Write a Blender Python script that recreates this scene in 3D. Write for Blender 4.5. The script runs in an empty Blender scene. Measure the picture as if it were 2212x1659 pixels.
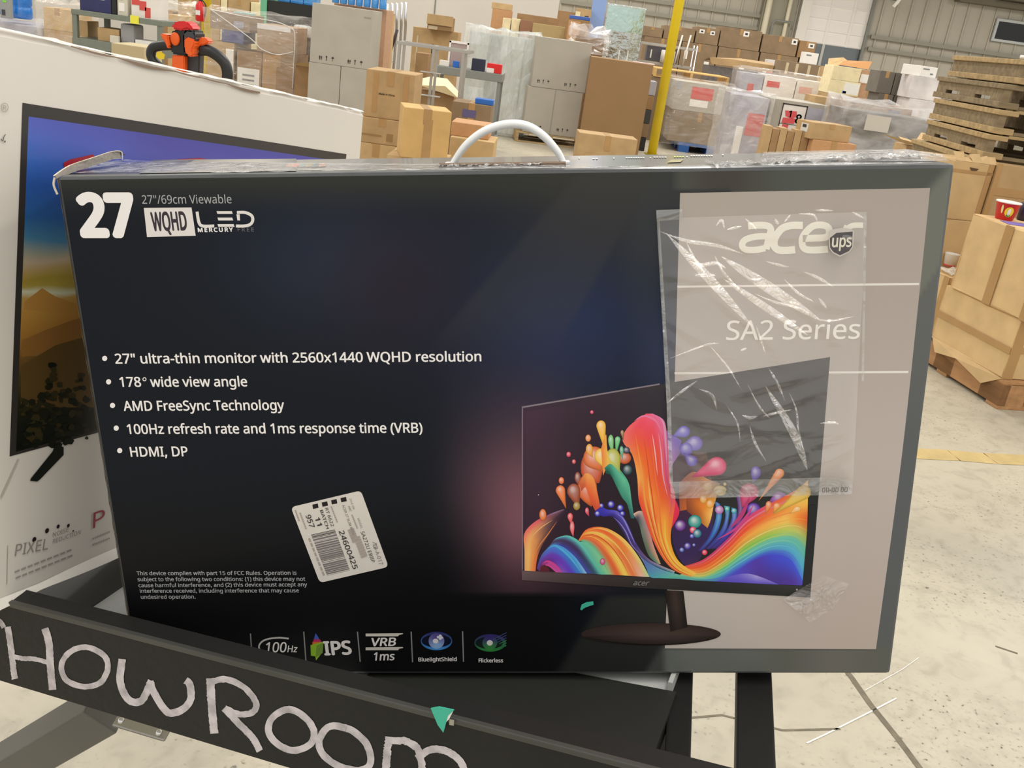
import bpy, bmesh, math, random, os
from mathutils import Vector as V, Matrix as MX
random.seed(7)
S = bpy.context.scene
C = S.collection
# ------------------------------------------------------------------ camera, world, lights, exposure
F = 2000.0; CX = 1106.0; CY = 829.5
PIT = math.radians(21.0); ROL = math.radians(8.0)
CAM = V((0, 0, 1.45))
r0 = V((1, 0, 0)); d0 = V((0, -math.sin(PIT), -math.cos(PIT))); FW = V((0, math.cos(PIT), -math.sin(PIT)))
XI = r0*math.cos(ROL) - d0*math.sin(ROL)
YI = d0*math.cos(ROL) + r0*math.sin(ROL)
cd = bpy.data.cameras.new('camera'); cam = bpy.data.objects.new('camera', cd); C.objects.link(cam)
cd.sensor_width = 36.0; cd.lens = F*36.0/2212.0; cd.clip_start = 0.02; cd.clip_end = 200
m = MX.Identity(4)
for i in range(3):
    m[i][0] = XI[i]; m[i][1] = -YI[i]; m[i][2] = -FW[i]; m[i][3] = CAM[i]
cam.matrix_world = m
S.camera = cam
W = bpy.data.worlds.new('world'); S.world = W; W.use_nodes = True
W.node_tree.nodes['Background'].inputs[0].default_value = (1.0, 0.97, 0.925, 1)
W.node_tree.nodes['Background'].inputs[1].default_value = 0.98
S.view_settings.view_transform = 'Standard'; S.view_settings.look = 'None'
S.view_settings.exposure = -0.2; S.view_settings.gamma = 1.0; S.view_settings.use_curve_mapping = False
def area(name, loc, sx, sy, power, col=(1.0, 0.95, 0.88)):
    l = bpy.data.lights.new(name, 'AREA'); l.shape = 'RECTANGLE'; l.size = sx; l.size_y = sy; l.energy = power; l.color = col
    o = bpy.data.objects.new(name, l); C.objects.link(o); o.location = loc
    return o
area('bay_light_near', (0.6, -0.6, 5.0), 0.5, 3.2, 66)
area('bay_light_near', (-2.6, 1.5, 5.0), 0.5, 3.2, 46)
area('bay_light_near', (3.2, 2.2, 5.0), 0.5, 3.2, 66)
for x in (-6, 0.5, 7):
    area('bay_light_middle', (x, 8.0, 5.5), 0.6, 4, 150)
for x in (-5, 2, 9):
    area('bay_light_far', (x, 15.0, 6.0), 0.6, 5, 270)
for x in (0, 6, 13):
    area('end_fill_light', (x, 23.5, 4.75), 0.6, 4, 310)  # fill row added to brighten the far wall and dock door
# ------------------------------------------------------------------ projection helpers (pixel of the 2212 x 1659 frame -> place)
def ray(x, y):
    return XI*((x-CX)/F) + YI*((y-CY)/F) + FW
def P(x, y, Z): return CAM + ray(x, y)*Z
def onplane(x, y, p0, n):
    r = ray(x, y); return CAM + r*((p0-CAM).dot(n)/r.dot(n))
def G(x, y, z=0.0): return onplane(x, y, V((0, 0, z)), V((0, 0, 1)))
def atY(x, y, Y): r = ray(x, y); return CAM + r*(Y/r.y)
def lin(c):
    return tuple((v/255/12.92 if v/255 <= .04045 else ((v/255+.055)/1.055)**2.4) for v in c)
# ------------------------------------------------------------------ materials
MATS = {}
def mat(name, rgb, rough=.6, metal=0.0, var=0.0, scale=20, bump=0.0, bscale=60, spec=.5, stretch=None, coat=0.0):
    if name in MATS: return MATS[name]
    M = bpy.data.materials.new(name); M.use_nodes = True; nt = M.node_tree; b = nt.nodes['Principled BSDF']
    c = lin(rgb)
    b.inputs['Base Color'].default_value = (*c, 1); b.inputs['Roughness'].default_value = rough
    b.inputs['Metallic'].default_value = metal; b.inputs['Specular IOR Level'].default_value = spec
    b.inputs['Coat Weight'].default_value = coat
    if var or bump:
        tc = nt.nodes.new('ShaderNodeTexCoord'); mp = nt.nodes.new('ShaderNodeMapping')
        nt.links.new(tc.outputs['Object'], mp.inputs[0])
        if stretch: mp.inputs['Scale'].default_value = stretch
    if var:
        n = nt.nodes.new('ShaderNodeTexNoise'); n.inputs['Scale'].default_value = scale; n.inputs['Detail'].default_value = 6
        nt.links.new(mp.outputs[0], n.inputs['Vector'])
        rp = nt.nodes.new('ShaderNodeValToRGB'); nt.links.new(n.outputs['Fac'], rp.inputs[0])
        rp.color_ramp.elements[0].position = .3; rp.color_ramp.elements[1].position = .7
        rp.color_ramp.elements[0].color = (*[max(0, v*(1-var)) for v in c], 1)
        rp.color_ramp.elements[1].color = (*[min(1, v*(1+var)) for v in c], 1)
        nt.links.new(rp.outputs[0], b.inputs['Base Color'])
    if bump:
        n2 = nt.nodes.new('ShaderNodeTexNoise'); n2.inputs['Scale'].default_value = bscale; n2.inputs['Detail'].default_value = 4
        nt.links.new(mp.outputs[0], n2.inputs['Vector'])
        bp = nt.nodes.new('ShaderNodeBump'); bp.inputs['Strength'].default_value = bump; bp.inputs['Distance'].default_value = .02
        nt.links.new(n2.outputs['Fac'], bp.inputs['Height']); nt.links.new(bp.outputs[0], b.inputs['Normal'])
    MATS[name] = M; return M
def vcmat(name, rough=.4, spec=.5, coat=0.0, bump=0.0):
    if name in MATS: return MATS[name]
    M = bpy.data.materials.new(name); M.use_nodes = True; nt = M.node_tree; b = nt.nodes['Principled BSDF']
    a = nt.nodes.new('ShaderNodeAttribute'); a.attribute_name = 'ink'
    nt.links.new(a.outputs['Color'], b.inputs['Base Color'])
    b.inputs['Roughness'].default_value = rough; b.inputs['Specular IOR Level'].default_value = spec; b.inputs['Coat Weight'].default_value = coat
    if bump:
        tc = nt.nodes.new('ShaderNodeTexCoord'); n2 = nt.nodes.new('ShaderNodeTexNoise'); n2.inputs['Scale'].default_value = 9
        nt.links.new(tc.outputs['Object'], n2.inputs['Vector'])
        bp = nt.nodes.new('ShaderNodeBump'); bp.inputs['Strength'].default_value = bump; bp.inputs['Distance'].default_value = .01
        nt.links.new(n2.outputs['Fac'], bp.inputs['Height']); nt.links.new(bp.outputs[0], b.inputs['Normal'])
    MATS[name] = M; return M
def film(name, rgb, lo, hi, rough=.18, scale=6, bump=.6, stretch=(1, 1, 1), metal=0.0, bscale=None, shine=.05):
    """clear plastic: part lets the light straight through, part shines"""
    if name in MATS: return MATS[name]
    M = bpy.data.materials.new(name); M.use_nodes = True; nt = M.node_tree; b = nt.nodes['Principled BSDF']; out = nt.nodes['Material Output']
    b.inputs['Base Color'].default_value = (*lin(rgb), 1); b.inputs['Roughness'].default_value = rough; b.inputs['Metallic'].default_value = metal
    tr = nt.nodes.new('ShaderNodeBsdfTransparent'); mx = nt.nodes.new('ShaderNodeMixShader')
    tc = nt.nodes.new('ShaderNodeTexCoord'); mp = nt.nodes.new('ShaderNodeMapping'); mp.inputs['Scale'].default_value = stretch
    nt.links.new(tc.outputs['Object'], mp.inputs[0])
    n = nt.nodes.new('ShaderNodeTexNoise'); n.inputs['Scale'].default_value = scale; n.inputs['Detail'].default_value = 5; n.inputs['Distortion'].default_value = 1.2
    nt.links.new(mp.outputs[0], n.inputs['Vector'])
    mr = nt.nodes.new('ShaderNodeMapRange'); mr.inputs['From Min'].default_value = .35; mr.inputs['From Max'].default_value = .7
    mr.inputs['To Min'].default_value = lo; mr.inputs['To Max'].default_value = hi
    nt.links.new(n.outputs['Fac'], mr.inputs['Value']); nt.links.new(mr.outputs[0], mx.inputs['Fac'])
    nt.links.new(tr.outputs[0], mx.inputs[1]); nt.links.new(b.outputs[0], mx.inputs[2])
    gl = nt.nodes.new('ShaderNodeBsdfAnisotropic'); gl.inputs['Color'].default_value = (shine, shine, shine, 1); gl.inputs['Roughness'].default_value = rough
    ad = nt.nodes.new('ShaderNodeAddShader'); nt.links.new(mx.outputs[0], ad.inputs[0]); nt.links.new(gl.outputs[0], ad.inputs[1]); nt.links.new(ad.outputs[0], out.inputs['Surface'])
    n3 = nt.nodes.new('ShaderNodeTexNoise'); n3.inputs['Scale'].default_value = bscale or scale*2; n3.inputs['Detail'].default_value = 3; n3.inputs['Distortion'].default_value = 1.5
    nt.links.new(mp.outputs[0], n3.inputs['Vector'])
    bp = nt.nodes.new('ShaderNodeBump'); bp.inputs['Strength'].default_value = bump; bp.inputs['Distance'].default_value = .03
    nt.links.new(n3.outputs['Fac'], bp.inputs['Height']); nt.links.new(bp.outputs[0], b.inputs['Normal']); nt.links.new(bp.outputs[0], gl.inputs['Normal'])
    MATS[name] = M; return M
KR = mat('kraft_board', (182, 152, 110), .75, var=.10, scale=7, spec=.25)
KRL = mat('kraft_board_pale', (198, 168, 122), .75, var=.10, scale=7, spec=.25)
KRD = mat('kraft_board_brown', (156, 124, 88), .78, var=.12, scale=6, spec=.25)
KRX = mat('kraft_board_dull', (142, 120, 94), .8, var=.12, scale=6, spec=.2)
GRB = mat('grey_board', (175, 169, 156), .7, var=.05, scale=4, spec=.3)
WHB = mat('white_board', (228, 222, 214), .65, var=.05, scale=6, spec=.3)
CRB = mat('cream_board', (232, 218, 176), .7, var=.10, scale=9, spec=.3)
DGB = mat('charcoal_board', (112, 106, 96), .6, var=.15, scale=4, spec=.4)
TAPE = mat('packing_tape', (176, 138, 88), .35, var=.06, scale=10)
TAPEC = mat('clear_tape', (206, 190, 160), .2, var=.06, scale=10)
PAPER = mat('white_paper', (236, 233, 226), .6, var=.03, scale=30)
INK = mat('black_ink', (52, 46, 42), .6)
BLK = mat('black_plastic', (28, 28, 29), .45)
RUB = mat('black_rubber', (34, 34, 34), .38)
ORG = mat('orange_plastic', (238, 98, 26), .4)
RED = mat('red_plastic', (214, 34, 34), .38)
DGR = mat('dark_grey_plastic', (62, 62, 66), .45)
YEL = mat('yellow_paint', (236, 208, 34), .45, var=.06, scale=5)
STL = mat('brushed_steel', (186, 184, 178), .35, metal=.85, var=.06)
GST = mat('grey_painted_steel', (128, 130, 124), .5, var=.06)
CHR = mat('chrome_tube', (225, 226, 228), .14, metal=1)
WOOD = mat('pallet_wood', (172, 148, 108), .8, var=.22, scale=3, stretch=(1.5, 9, 9), spec=.2)
WOODY = mat('pallet_wood_yellow', (212, 174, 112), .75, var=.15, scale=3, stretch=(1.5, 9, 9), spec=.2)
WOODD = mat('pallet_wood_weathered', (136, 120, 94), .85, var=.25, scale=3, stretch=(1.5, 9, 9), spec=.2)
BLUEP = mat('blue_plastic', (38, 92, 168), .4)
WRAP = film('stretch_film', (226, 224, 222), .10, .46, .16, 2.5, .5, (1, 1, 2), 0, 4)
WRAPT = film('thin_stretch_film', (226, 222, 216), .05, .26, .12, 3, .6, (1, 1, 3), 0, 5)
WRAPW = film('milky_film', (226, 230, 226), .45, .85, .16, 4, .8, (2, 2, .6))
FOIL = mat('silver_foil', (200, 206, 202), .16, metal=1, bump=1.0, bscale=5)
# ------------------------------------------------------------------ object helpers
def tag(o, label, cat, group=None, kind=None):
    o['label'] = label; o['category'] = cat
    if group: o['group'] = group
    if kind: o['kind'] = kind
    return o
def mesh_obj(name, me, material=None, parent=None):
    o = bpy.data.objects.new(name, me); C.objects.link(o)
    if material: me.materials.append(material)
    if parent: o.parent = parent
    return o
def bm_obj(name, bm, material=None, parent=None, smooth=False):
    me = bpy.data.meshes.new(name); bmesh.ops.recalc_face_normals(bm, faces=bm.faces); bm.to_mesh(me); bm.free()
    if smooth:
        for p in me.polygons: p.use_smooth = True
    return mesh_obj(name, me, material, parent)
def empty(name, loc=(0, 0, 0), rz=0.0, mw=None):
    o = bpy.data.objects.new(name, None); C.objects.link(o); o.empty_display_size = .05
    if mw is not None: o.matrix_world = mw
    else: o.location = loc; o.rotation_euler = (0, 0, rz)
    return o
def bx(bm, x0, x1, y0, y1, z0, z1, bev=0.0):
    vs = [bm.verts.new((x, y, z)) for x in (x0, x1) for y in (y0, y1) for z in (z0, z1)]
    fs = [(0, 1, 3, 2), (4, 6, 7, 5), (0, 4, 5, 1), (2, 3, 7, 6), (0, 2, 6, 4), (1, 5, 7, 3)]
    ff = [bm.faces.new([vs[i] for i in f]) for f in fs]
    if bev:
        es = list({e for f in ff for e in f.edges})
        bmesh.ops.bevel(bm, geom=es, offset=bev, segments=2, affect='EDGES', profile=.6)
def box_obj(name, x0, x1, y0, y1, z0, z1, material, parent=None, bev=0.0):
    bm = bmesh.new(); bx(bm, x0, x1, y0, y1, z0, z1, bev); return bm_obj(name, bm, material, parent)
def cr(pts, n, closed=False):
    """Catmull-Rom samples through tuples"""
    out = []; L = len(pts); D = len(pts[0])
    def g(i):
        if closed: return pts[i % L]
        return pts[max(0, min(L-1, i))]
    segs = L if closed else L-1
    for k in range(n+1):
        t = k/n*segs; i = min(int(t), segs-1); u = t-i
        a, b, c, d = g(i-1), g(i), g(i+1), g(i+2)
        out.append(tuple(.5*((2*b[j]) + (c[j]-a[j])*u + (2*a[j]-5*b[j]+4*c[j]-d[j])*u*u + (3*b[j]-a[j]-3*c[j]+d[j])*u**3) for j in range(D)))
    return out
def tube_bm(bm, pts, rad, seg=10, closed=False):
    rings = []; n = len(pts); pts = [V(p) for p in pts]
    a = None
    for i, p in enumerate(pts):
        t = (pts[min(n-1, i+1)] - pts[max(0, i-1)]).normalized()
        if a is None:
            a = t.cross(V((0, 0, 1)))
            if a.length < 1e-3: a = t.cross(V((1, 0, 0)))
        a = a - t*a.dot(t); a.normalize(); b = t.cross(a); r = rad[i] if isinstance(rad, (list, tuple)) else rad
        rings.append([bm.verts.new(p + (a*math.cos(k*2*math.pi/seg) + b*math.sin(k*2*math.pi/seg))*r) for k in range(seg)])
    for i in range(n-1):
        for k in range(seg):
            bm.faces.new((rings[i][k], rings[i][(k+1) % seg], rings[i+1][(k+1) % seg], rings[i+1][k]))
    bm.faces.new(rings[0][::-1]); bm.faces.new(rings[-1])
def tube_obj(name, pts, rad, material, parent=None, seg=10):
    bm = bmesh.new(); tube_bm(bm, pts, rad, seg); return bm_obj(name, bm, material, parent, True)
def bar_obj(name, p, q, w, h, material, parent=None, up=V((0, 0, 1)), bev=.002):
    """square tube from p to q"""
    p = V(p); q = V(q); t = (q-p); L = t.length; t.normalize(); a = t.cross(up).normalized(); b = a.cross(t)
    bm = bmesh.new(); bx(bm, 0, L, -w/2, w/2, -h/2, h/2, bev)
    M = MX.Identity(4)
    for i in range(3): M[i][0] = t[i]; M[i][1] = a[i]; M[i][2] = b[i]; M[i][3] = p[i]
    bm.transform(M)
    return bm_obj(name, bm, material, parent)
def lathe_bm(bm, prof, seg=24, c=(0, 0, 0)):
    rings = []
    for r, z in prof:
        rings.append([bm.verts.new((c[0]+r*math.cos(k*2*math.pi/seg), c[1]+r*math.sin(k*2*math.pi/seg), c[2]+z)) for k in range(seg)])
    for i in range(len(rings)-1):
        for k in range(seg): bm.faces.new((rings[i][k], rings[i][(k+1) % seg], rings[i+1][(k+1) % seg], rings[i+1][k]))
    bm.faces.new(rings[0][::-1]); bm.faces.new(rings[-1])
# ------------------------------------------------------------------ printed faces: everything is laid out on a real plane
try:
    FONT = bpy.data.fonts.load(os.path.join(bpy.utils.system_resource('DATAFILES'), 'fonts', 'NotoSansMath-Regular.woff2'))
except Exception:
    FONT = None
class Sheet:
    """a plane with an origin, axes right / up / out and a parent; pixel() reads where a sight line meets it"""
    def __init__(s, parent, o, ux, uy, n):
        s.parent, s.o, s.ux, s.uy, s.n = parent, o, ux, uy, n; s.layer = .0004
    def q(s, x, y):
        p = onplane(x, y, s.o, s.n) - s.o
        return (p.dot(s.ux), p.dot(s.uy))
    def up(s, d=.000003):
        s.layer += d; return s.layer
class Art:
    def __init__(s): s.v = []; s.f = []; s.c = []
    def add(s, vs, fs, cs):
        b = len(s.v); s.v += vs; s.f += [tuple(i+b for i in f) for f in fs]; s.c += cs
    def build(s, name, material, parent):
        me = bpy.data.meshes.new(name); me.from_pydata(s.v, [], s.f); me.update()
        a = me.attributes.new('ink', 'FLOAT_COLOR', 'POINT')
        for i, c in enumerate(s.c): a.data[i].color = (*c, 1)
        return mesh_obj(name, me, material, parent)
def mixc(a, b, t): return tuple(a[i]+(b[i]-a[i])*t for i in range(3))
def patch(art, sh, ea, eb, rows, na=28, nb=None, gain=1.0, conv=lambda p: p):
    """fills between two traced edges; rows = colours from edge a to edge b, one list per station along"""
    if not isinstance(rows[0], (list,)): rows = [rows]
    k = len(rows[0]); nb = nb or max(6, (k-1)*4)
    A = cr([conv(p) for p in ea], na); B = cr([conv(p) for p in eb], na); z = sh.up()
    vs = []; cs = []; fs = []
    for i in range(na+1):
        t = i/na*(len(rows)-1); ri = min(int(t), len(rows)-2) if len(rows) > 1 else 0; rt = t-ri
        for j in range(nb+1):
            u = j/nb
            vs.append((*sh.q(A[i][0]+(B[i][0]-A[i][0])*u, A[i][1]+(B[i][1]-A[i][1])*u), z))
            cu = u*(k-1); ci = min(int(cu), k-2); ct = cu-ci
            ct = ct*ct*(3-2*ct)
            c0 = mixc(rows[ri][ci], rows[ri][ci+1], ct)
            if len(rows) > 1: c0 = mixc(c0, mixc(rows[ri+1][ci], rows[ri+1][ci+1], ct), rt)
            cs.append(tuple(v*gain for v in lin(c0)))
    for i in range(na):
        for j in range(nb):
            a = i*(nb+1)+j; fs.append((a, a+1, a+nb+2, a+nb+1))
    art.add(vs, fs, cs)
def poly(art, sh, pts, col, gain=1.0, conv=lambda p: p):
    z = sh.up(); c = tuple(v*gain for v in lin(col))
    art.add([(*sh.q(*conv(p)), z) for p in pts], [tuple(range(len(pts)))], [c]*len(pts))
def stroke(art, sh, pts, w, col, n=20, gain=1.0, conv=lambda p: p, closed=False, taper=False):
    pp = cr([conv(p) for p in pts], n, closed); z = sh.up(); vs = []; cs = []
    k = len(pp); c = tuple(v*gain for v in lin(col))
    for i, p in enumerate(pp):
        a = pp[(i-1) % (k-1)] if closed else pp[max(0, i-1)]; b = pp[(i+1) % (k-1)] if closed else pp[min(k-1, i+1)]
        tx, ty = b[0]-a[0], b[1]-a[1]; l = math.hypot(tx, ty) or 1
        ww = w/2*(1 if not taper else max(.08, math.sin(math.pi*i/(k-1))))
        vs += [(*sh.q(p[0]-ty/l*ww, p[1]+tx/l*ww), z), (*sh.q(p[0]+ty/l*ww, p[1]-tx/l*ww), z)]; cs += [c, c]
    art.add(vs, [(2*i, 2*i+1, 2*i+3, 2*i+2) for i in range(k-1)], cs)
def blob(art, sh, cx, cy, rx, ry, col, rot=0, conv=lambda p: p, tail=None, n=22, hi=.5, gain=1.0, lo=.6):
    """a drop of paint as printed: ellipse (or teardrop with its tip at tail), colour from rim to highlight"""
    z = sh.up(); vs = []; cs = []; fs = []
    c = lin(col); ca, sa = math.cos(rot), math.sin(rot)
    for k in range(4):
        f = (1, .8, .5, .18)[k]; ox, oy = -.22*(1-f)*rx, -.35*(1-f)*ry
        tint = (mixc((0, 0, 0), c, lo), c, mixc(c, (1, 1, 1), hi*.25), mixc(c, (1, 1, 1), hi*.75))[k]
        for j in range(n):
            a = j*2*math.pi/n; x = rx*f*math.cos(a)+ox; y = ry*f*math.sin(a)+oy
            px, py = cx+x*ca-y*sa, cy+x*sa+y*ca
            if tail:
                dx, dy = tail[0]-cx, tail[1]-cy; L = math.hypot(dx, dy); d = ((px-cx)*dx+(py-cy)*dy)/L
                if d > 0:
                    s = min(1, d/max(rx, ry)); lat = ((px-cx)*-dy+(py-cy)*dx)/L; s2 = s*s
                    nd = d + s2*(L-max(rx, ry))*f; lat *= (1-.75*s2)
                    px, py = cx+dx/L*nd-dy/L*lat, cy+dy/L*nd+dx/L*lat
            vs.append((*sh.q(*conv((px, py))), z)); cs.append(tuple(v*gain for v in tint))
    for k in range(3):
        for j in range(n):
            a, b = k*n+j, k*n+(j+1) % n; fs.append((a, b, b+n, a+n))
    fs.append(tuple(range(3*n, 4*n)))
    art.add(vs, fs, cs)
def glyphs(s, shear=0.0, space=1.0, bold=0.0):
    """flat mesh of a line of lettering, base line on y = 0; heavier faces are thickened by overlaid copies"""
    cu = bpy.data.curves.new('t', 'FONT'); cu.body = s; cu.shear = shear; cu.resolution_u = 3; cu.space_character = space
    if FONT: cu.font = FONT
    to = bpy.data.objects.new('t', cu); C.objects.link(to); bpy.context.view_layer.update()
    me = bpy.data.meshes.new_from_object(to.evaluated_get(bpy.context.evaluated_depsgraph_get()))
    bpy.data.objects.remove(to); bpy.data.curves.remove(cu)
    if bold:
        vs = [v.co.copy() for v in me.vertices]; fs = [tuple(p.vertices) for p in me.polygons]; n = len(vs); V2 = []; F2 = []
        for k, (dx, dy) in enumerate([(math.cos(a*math.pi/8), .8*math.sin(a*math.pi/8)) for a in range(0, 16, 1 if bold > .03 else 3)]+[(0, 0)]):
            V2 += [(v.x+dx*bold, v.y+dy*bold, k*.0004) for v in vs]; F2 += [tuple(i+k*n for i in f) for f in fs]
        bpy.data.meshes.remove(me); me = bpy.data.meshes.new('t'); me.from_pydata(V2, [], F2); me.update()
    return me
CAPH = max(v.co.y for v in glyphs('H').vertices)
def text(sh, name, s, L, R, material, h=None, bold=0.0, shear=0.0, parent=None, conv=lambda p: p, space=1.0):
    """lettering on a sheet; L / R = pixel where its first and last letters meet the base line, h = pixel height of a capital"""
    me = glyphs(s, shear, space, bold)
    xs = [v.co.x for v in me.vertices]; x0, x1 = min(xs), max(xs)
    a = sh.q(*conv(L)); b = sh.q(*conv(R)); dx, dy = b[0]-a[0], b[1]-a[1]; w = math.hypot(dx, dy); dx /= w; dy /= w
    sx = w/(x1-x0); sy = sx
    if h:
        Lp = conv(L); q2 = sh.q(Lp[0], Lp[1]-h); sy = math.hypot(q2[0]-a[0], q2[1]-a[1])/CAPH
    z = sh.up()
    for v in me.vertices:
        x, y = (v.co.x-x0)*sx, v.co.y*sy
        v.co = (a[0]+dx*x-dy*y, a[1]+dy*x+dx*y, z+v.co.z*.001)
    me.name = name
    return mesh_obj(name, me, material, parent or sh.parent)
def sheet_obj(sh, name, pts, material, parent=None, conv=lambda p: p, thick=0.0):
    z = sh.up(); bm = bmesh.new()
    vs = [bm.verts.new((*sh.q(*conv(p)), z)) for p in pts]; f = bm.faces.new(vs)
    if thick:
        r = bmesh.ops.extrude_face_region(bm, geom=[f]); bmesh.ops.translate(bm, vec=(0, 0, thick), verts=[e for e in r['geom'] if isinstance(e, bmesh.types.BMVert)])
    return bm_obj(name, bm, material, parent or sh.parent)
def frame_mw(o, ux, uy, n):
    M = MX.Identity(4)
    for i in range(3): M[i][0] = ux[i]; M[i][1] = uy[i]; M[i][2] = n[i]; M[i][3] = o[i]
    return M
# ------------------------------------------------------------------ setting: floor, walls, dock door, roof edge
def struct(o): o['kind'] = 'structure'; return o
def quad_wall(name, x0, x1, y, z0, z1, material, th=.12):
    return struct(box_obj(name, x0, x1, y, y+th, z0, z1, material))
FLOORM = bpy.data.materials.new('concrete'); FLOORM.use_nodes = True
nt = FLOORM.node_tree; b = nt.nodes['Principled BSDF']; tc = nt.nodes.new('ShaderNodeTexCoord')
def noise(scale, det=6, dist=0.0):
    n = nt.nodes.new('ShaderNodeTexNoise'); n.inputs['Scale'].default_value = scale; n.inputs['Detail'].default_value = det; n.inputs['Distortion'].default_value = dist
    nt.links.new(tc.outputs['Object'], n.inputs['Vector']); return n
def ramp(src, stops):
    r = nt.nodes.new('ShaderNodeValToRGB'); nt.links.new(src, r.inputs[0])
    r.color_ramp.elements[0].position = stops[0][0]; r.color_ramp.elements[0].color = (*lin(stops[0][1]), 1)
    r.color_ramp.elements[1].position = stops[-1][0]; r.color_ramp.elements[1].color = (*lin(stops[-1][1]), 1)
    for p, c in stops[1:-1]:
        e = r.color_ramp.elements.new(p); e.color = (*lin(c), 1)
    return r
def mul(a, bb, f=1.0):
    x = nt.nodes.new('ShaderNodeMix'); x.data_type = 'RGBA'; x.blend_type = 'MULTIPLY'; x.inputs['Factor'].default_value = f
    nt.links.new(a, x.inputs[6]); nt.links.new(bb, x.inputs[7]); return x.outputs[2]
big = ramp(noise(1.3, 7, .6).outputs['Fac'], [(.3, (176, 169, 152)), (.5, (192, 184, 164)), (.7, (198, 191, 170))])
mid = ramp(noise(14, 8, .8).outputs['Fac'], [(.3, (206, 204, 202)), (.5, (246, 246, 246)), (.72, (255, 255, 255))])
spk = ramp(noise(75, 3).outputs['Fac'], [(.28, (120, 118, 112)), (.37, (245, 245, 245)), (.5, (255, 255, 255))])
mask = ramp(noise(2.1, 4).outputs['Fac'], [(.42, (255, 255, 255)), (.58, (0, 0, 0))])
mx = nt.nodes.new('ShaderNodeMix'); mx.data_type = 'RGBA'; mx.blend_type = 'MULTIPLY'
nt.links.new(mask.outputs[0], mx.inputs['Factor']); nt.links.new(mul(big.outputs[0], mid.outputs[0], .5), mx.inputs[6]); nt.links.new(spk.outputs[0], mx.inputs[7])
nt.links.new(mx.outputs[2], b.inputs['Base Color']); b.inputs['Roughness'].default_value = .42; b.inputs['Specular IOR Level'].default_value = .35
floor = struct(box_obj('floor', -16, 22, -3, 31, -.1, 0, FLOORM))
FJ = mat('floor_joint', (122, 114, 96), .9, var=.2, scale=40)
def floor_line(name, pts, w, material, z=.0012, parent=None):
    bm = bmesh.new(); pp = [G(*p) for p in pts]
    for i in range(len(pp)-1):
        a, c = pp[i], pp[i+1]; t = (c-a).normalized(); s = V((-t.y, t.x, 0))*w/2
        bm.faces.new([bm.verts.new(v+V((0, 0, z))) for v in (a-s, c-s, c+s, a+s)])
    return bm_obj(name, bm, material, parent)
struct(floor_line('floor_joint', [(1300, 500), (1500, 930), (1700, 1260), (1790, 1400), (1838, 1462), (1880, 1522), (1938, 1594), (1990, 1664), (2040, 1730), (2200, 1960)], .016, FJ))
struct(floor_line('floor_joint', [(1480, 1552), (1560, 1545), (1690, 1578), (1815, 1575)], .006, FJ))
struct(floor_line('floor_scratch', [(1742, 1606), (1785, 1586), (1884, 1536), (1936, 1509)], .004, PAPER))
struct(floor_line('floor_scratch', [(1868, 1492), (1948, 1447), (1985, 1421)], .002, PAPER))
struct(floor_line('floor_scratch', [(2150, 1396), (2198, 1412)], .006, FJ))
tapem = mat('worn_tan_tape', (196, 172, 116), .6, var=.12, scale=12)
tag(floor_line('floor_tape', [(1300, 930), (1600, 955), (1940, 978), (2060, 984), (2140, 991), (2260, 996), (2420, 1004), (2900, 1040)], .105, tapem), 'worn tan tape strip stuck across the concrete floor', 'tape')
WLM = mat('painted_wall', (214, 208, 198), .7, var=.03, scale=.8, spec=.2)
WBM = mat('corrugated_wall', (188, 182, 168), .6, var=.05, scale=.6, spec=.3)
xw = atY(1206, 20, 21.0).x
wl = quad_wall('wall_left', -16, xw, 21.0, 0, 6.4, WLM)
sx_ = atY(938, 30, 20.98).x
struct(box_obj('trim_1', sx_-.012, sx_+.012, 20.985, 21.0, 0, 6.4, GST))
# far wall: standing-seam panels, girts, dock door, column, window
Yw = 30.0
dl = atY(1742, 40, Yw).x; dr = atY(1866, 70, Yw).x
wb = quad_wall('wall_back', xw-1, 22, Yw, 0, 4.9, WBM)
bm = bmesh.new(); x = xw
while x < 21:
    if not (dl-.1 < x < dr+.1): bx(bm, x-.02, x+.02, Yw-.05, Yw, .0, 4.9)
    x += .41
struct(bm_obj('trim_2', bm, WBM))
for k, (x0, x1, px, py) in enumerate(((xw, dl-.5, 1500, 15), (xw, dl-.5, 1500, 43), (dr+.2, 22, 1960, 90), (dr+.2, 22, 1960, 117))):
    z = atY(px, py, Yw-.1).z
    struct(box_obj('trim_%d' % (3+k), x0, x1, Yw-.16, Yw-.05, z-.05, z+.05, mat('girt_steel', (150, 146, 132), .55)))
DM = mat('white_door_panel', (242, 238, 234), .5)
dz0 = atY(1850, 106, Yw).z
door = struct(box_obj('door_1', dl, dr, Yw-.10, Yw-.06, dz0, 4.8, DM))
for k in range(8):
    z = dz0+.02+k*.34
    box_obj('panel_rail', dl+.03, dr-.03, Yw-.13, Yw-.10, z, z+.035, DM, door)
for fx in (.36, .74): box_obj('stile', dl+(dr-dl)*fx-.03, dl+(dr-dl)*fx+.03, Yw-.135, Yw-.10, dz0, 4.8, DM, door)
struct(box_obj('trim_7', dl-.28, dl, Yw-.30, Yw-.02, 0, 4.8, mat('white_jamb', (232, 228, 220), .5)))
struct(box_obj('trim_8', dr, dr+.07, Yw-.22, Yw-.02, 0, 4.8, GST))
struct(box_obj('door_2', dl+.02, dr-.02, Yw-.09, Yw-.05, 0, dz0, mat('dock_gap', (110, 118, 124), .6)))
box_obj('seal_post', dl+.3, dl+.42, Yw-.12, Yw-.09, 0, dz0, DGR, bpy.data.objects['door_2'])
box_obj('seal_post', dl+.62, dl+.7, Yw-.12, Yw-.09, 0, dz0, STL, bpy.data.objects['door_2'])
cx_ = atY(1668, 50, Yw).x
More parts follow.
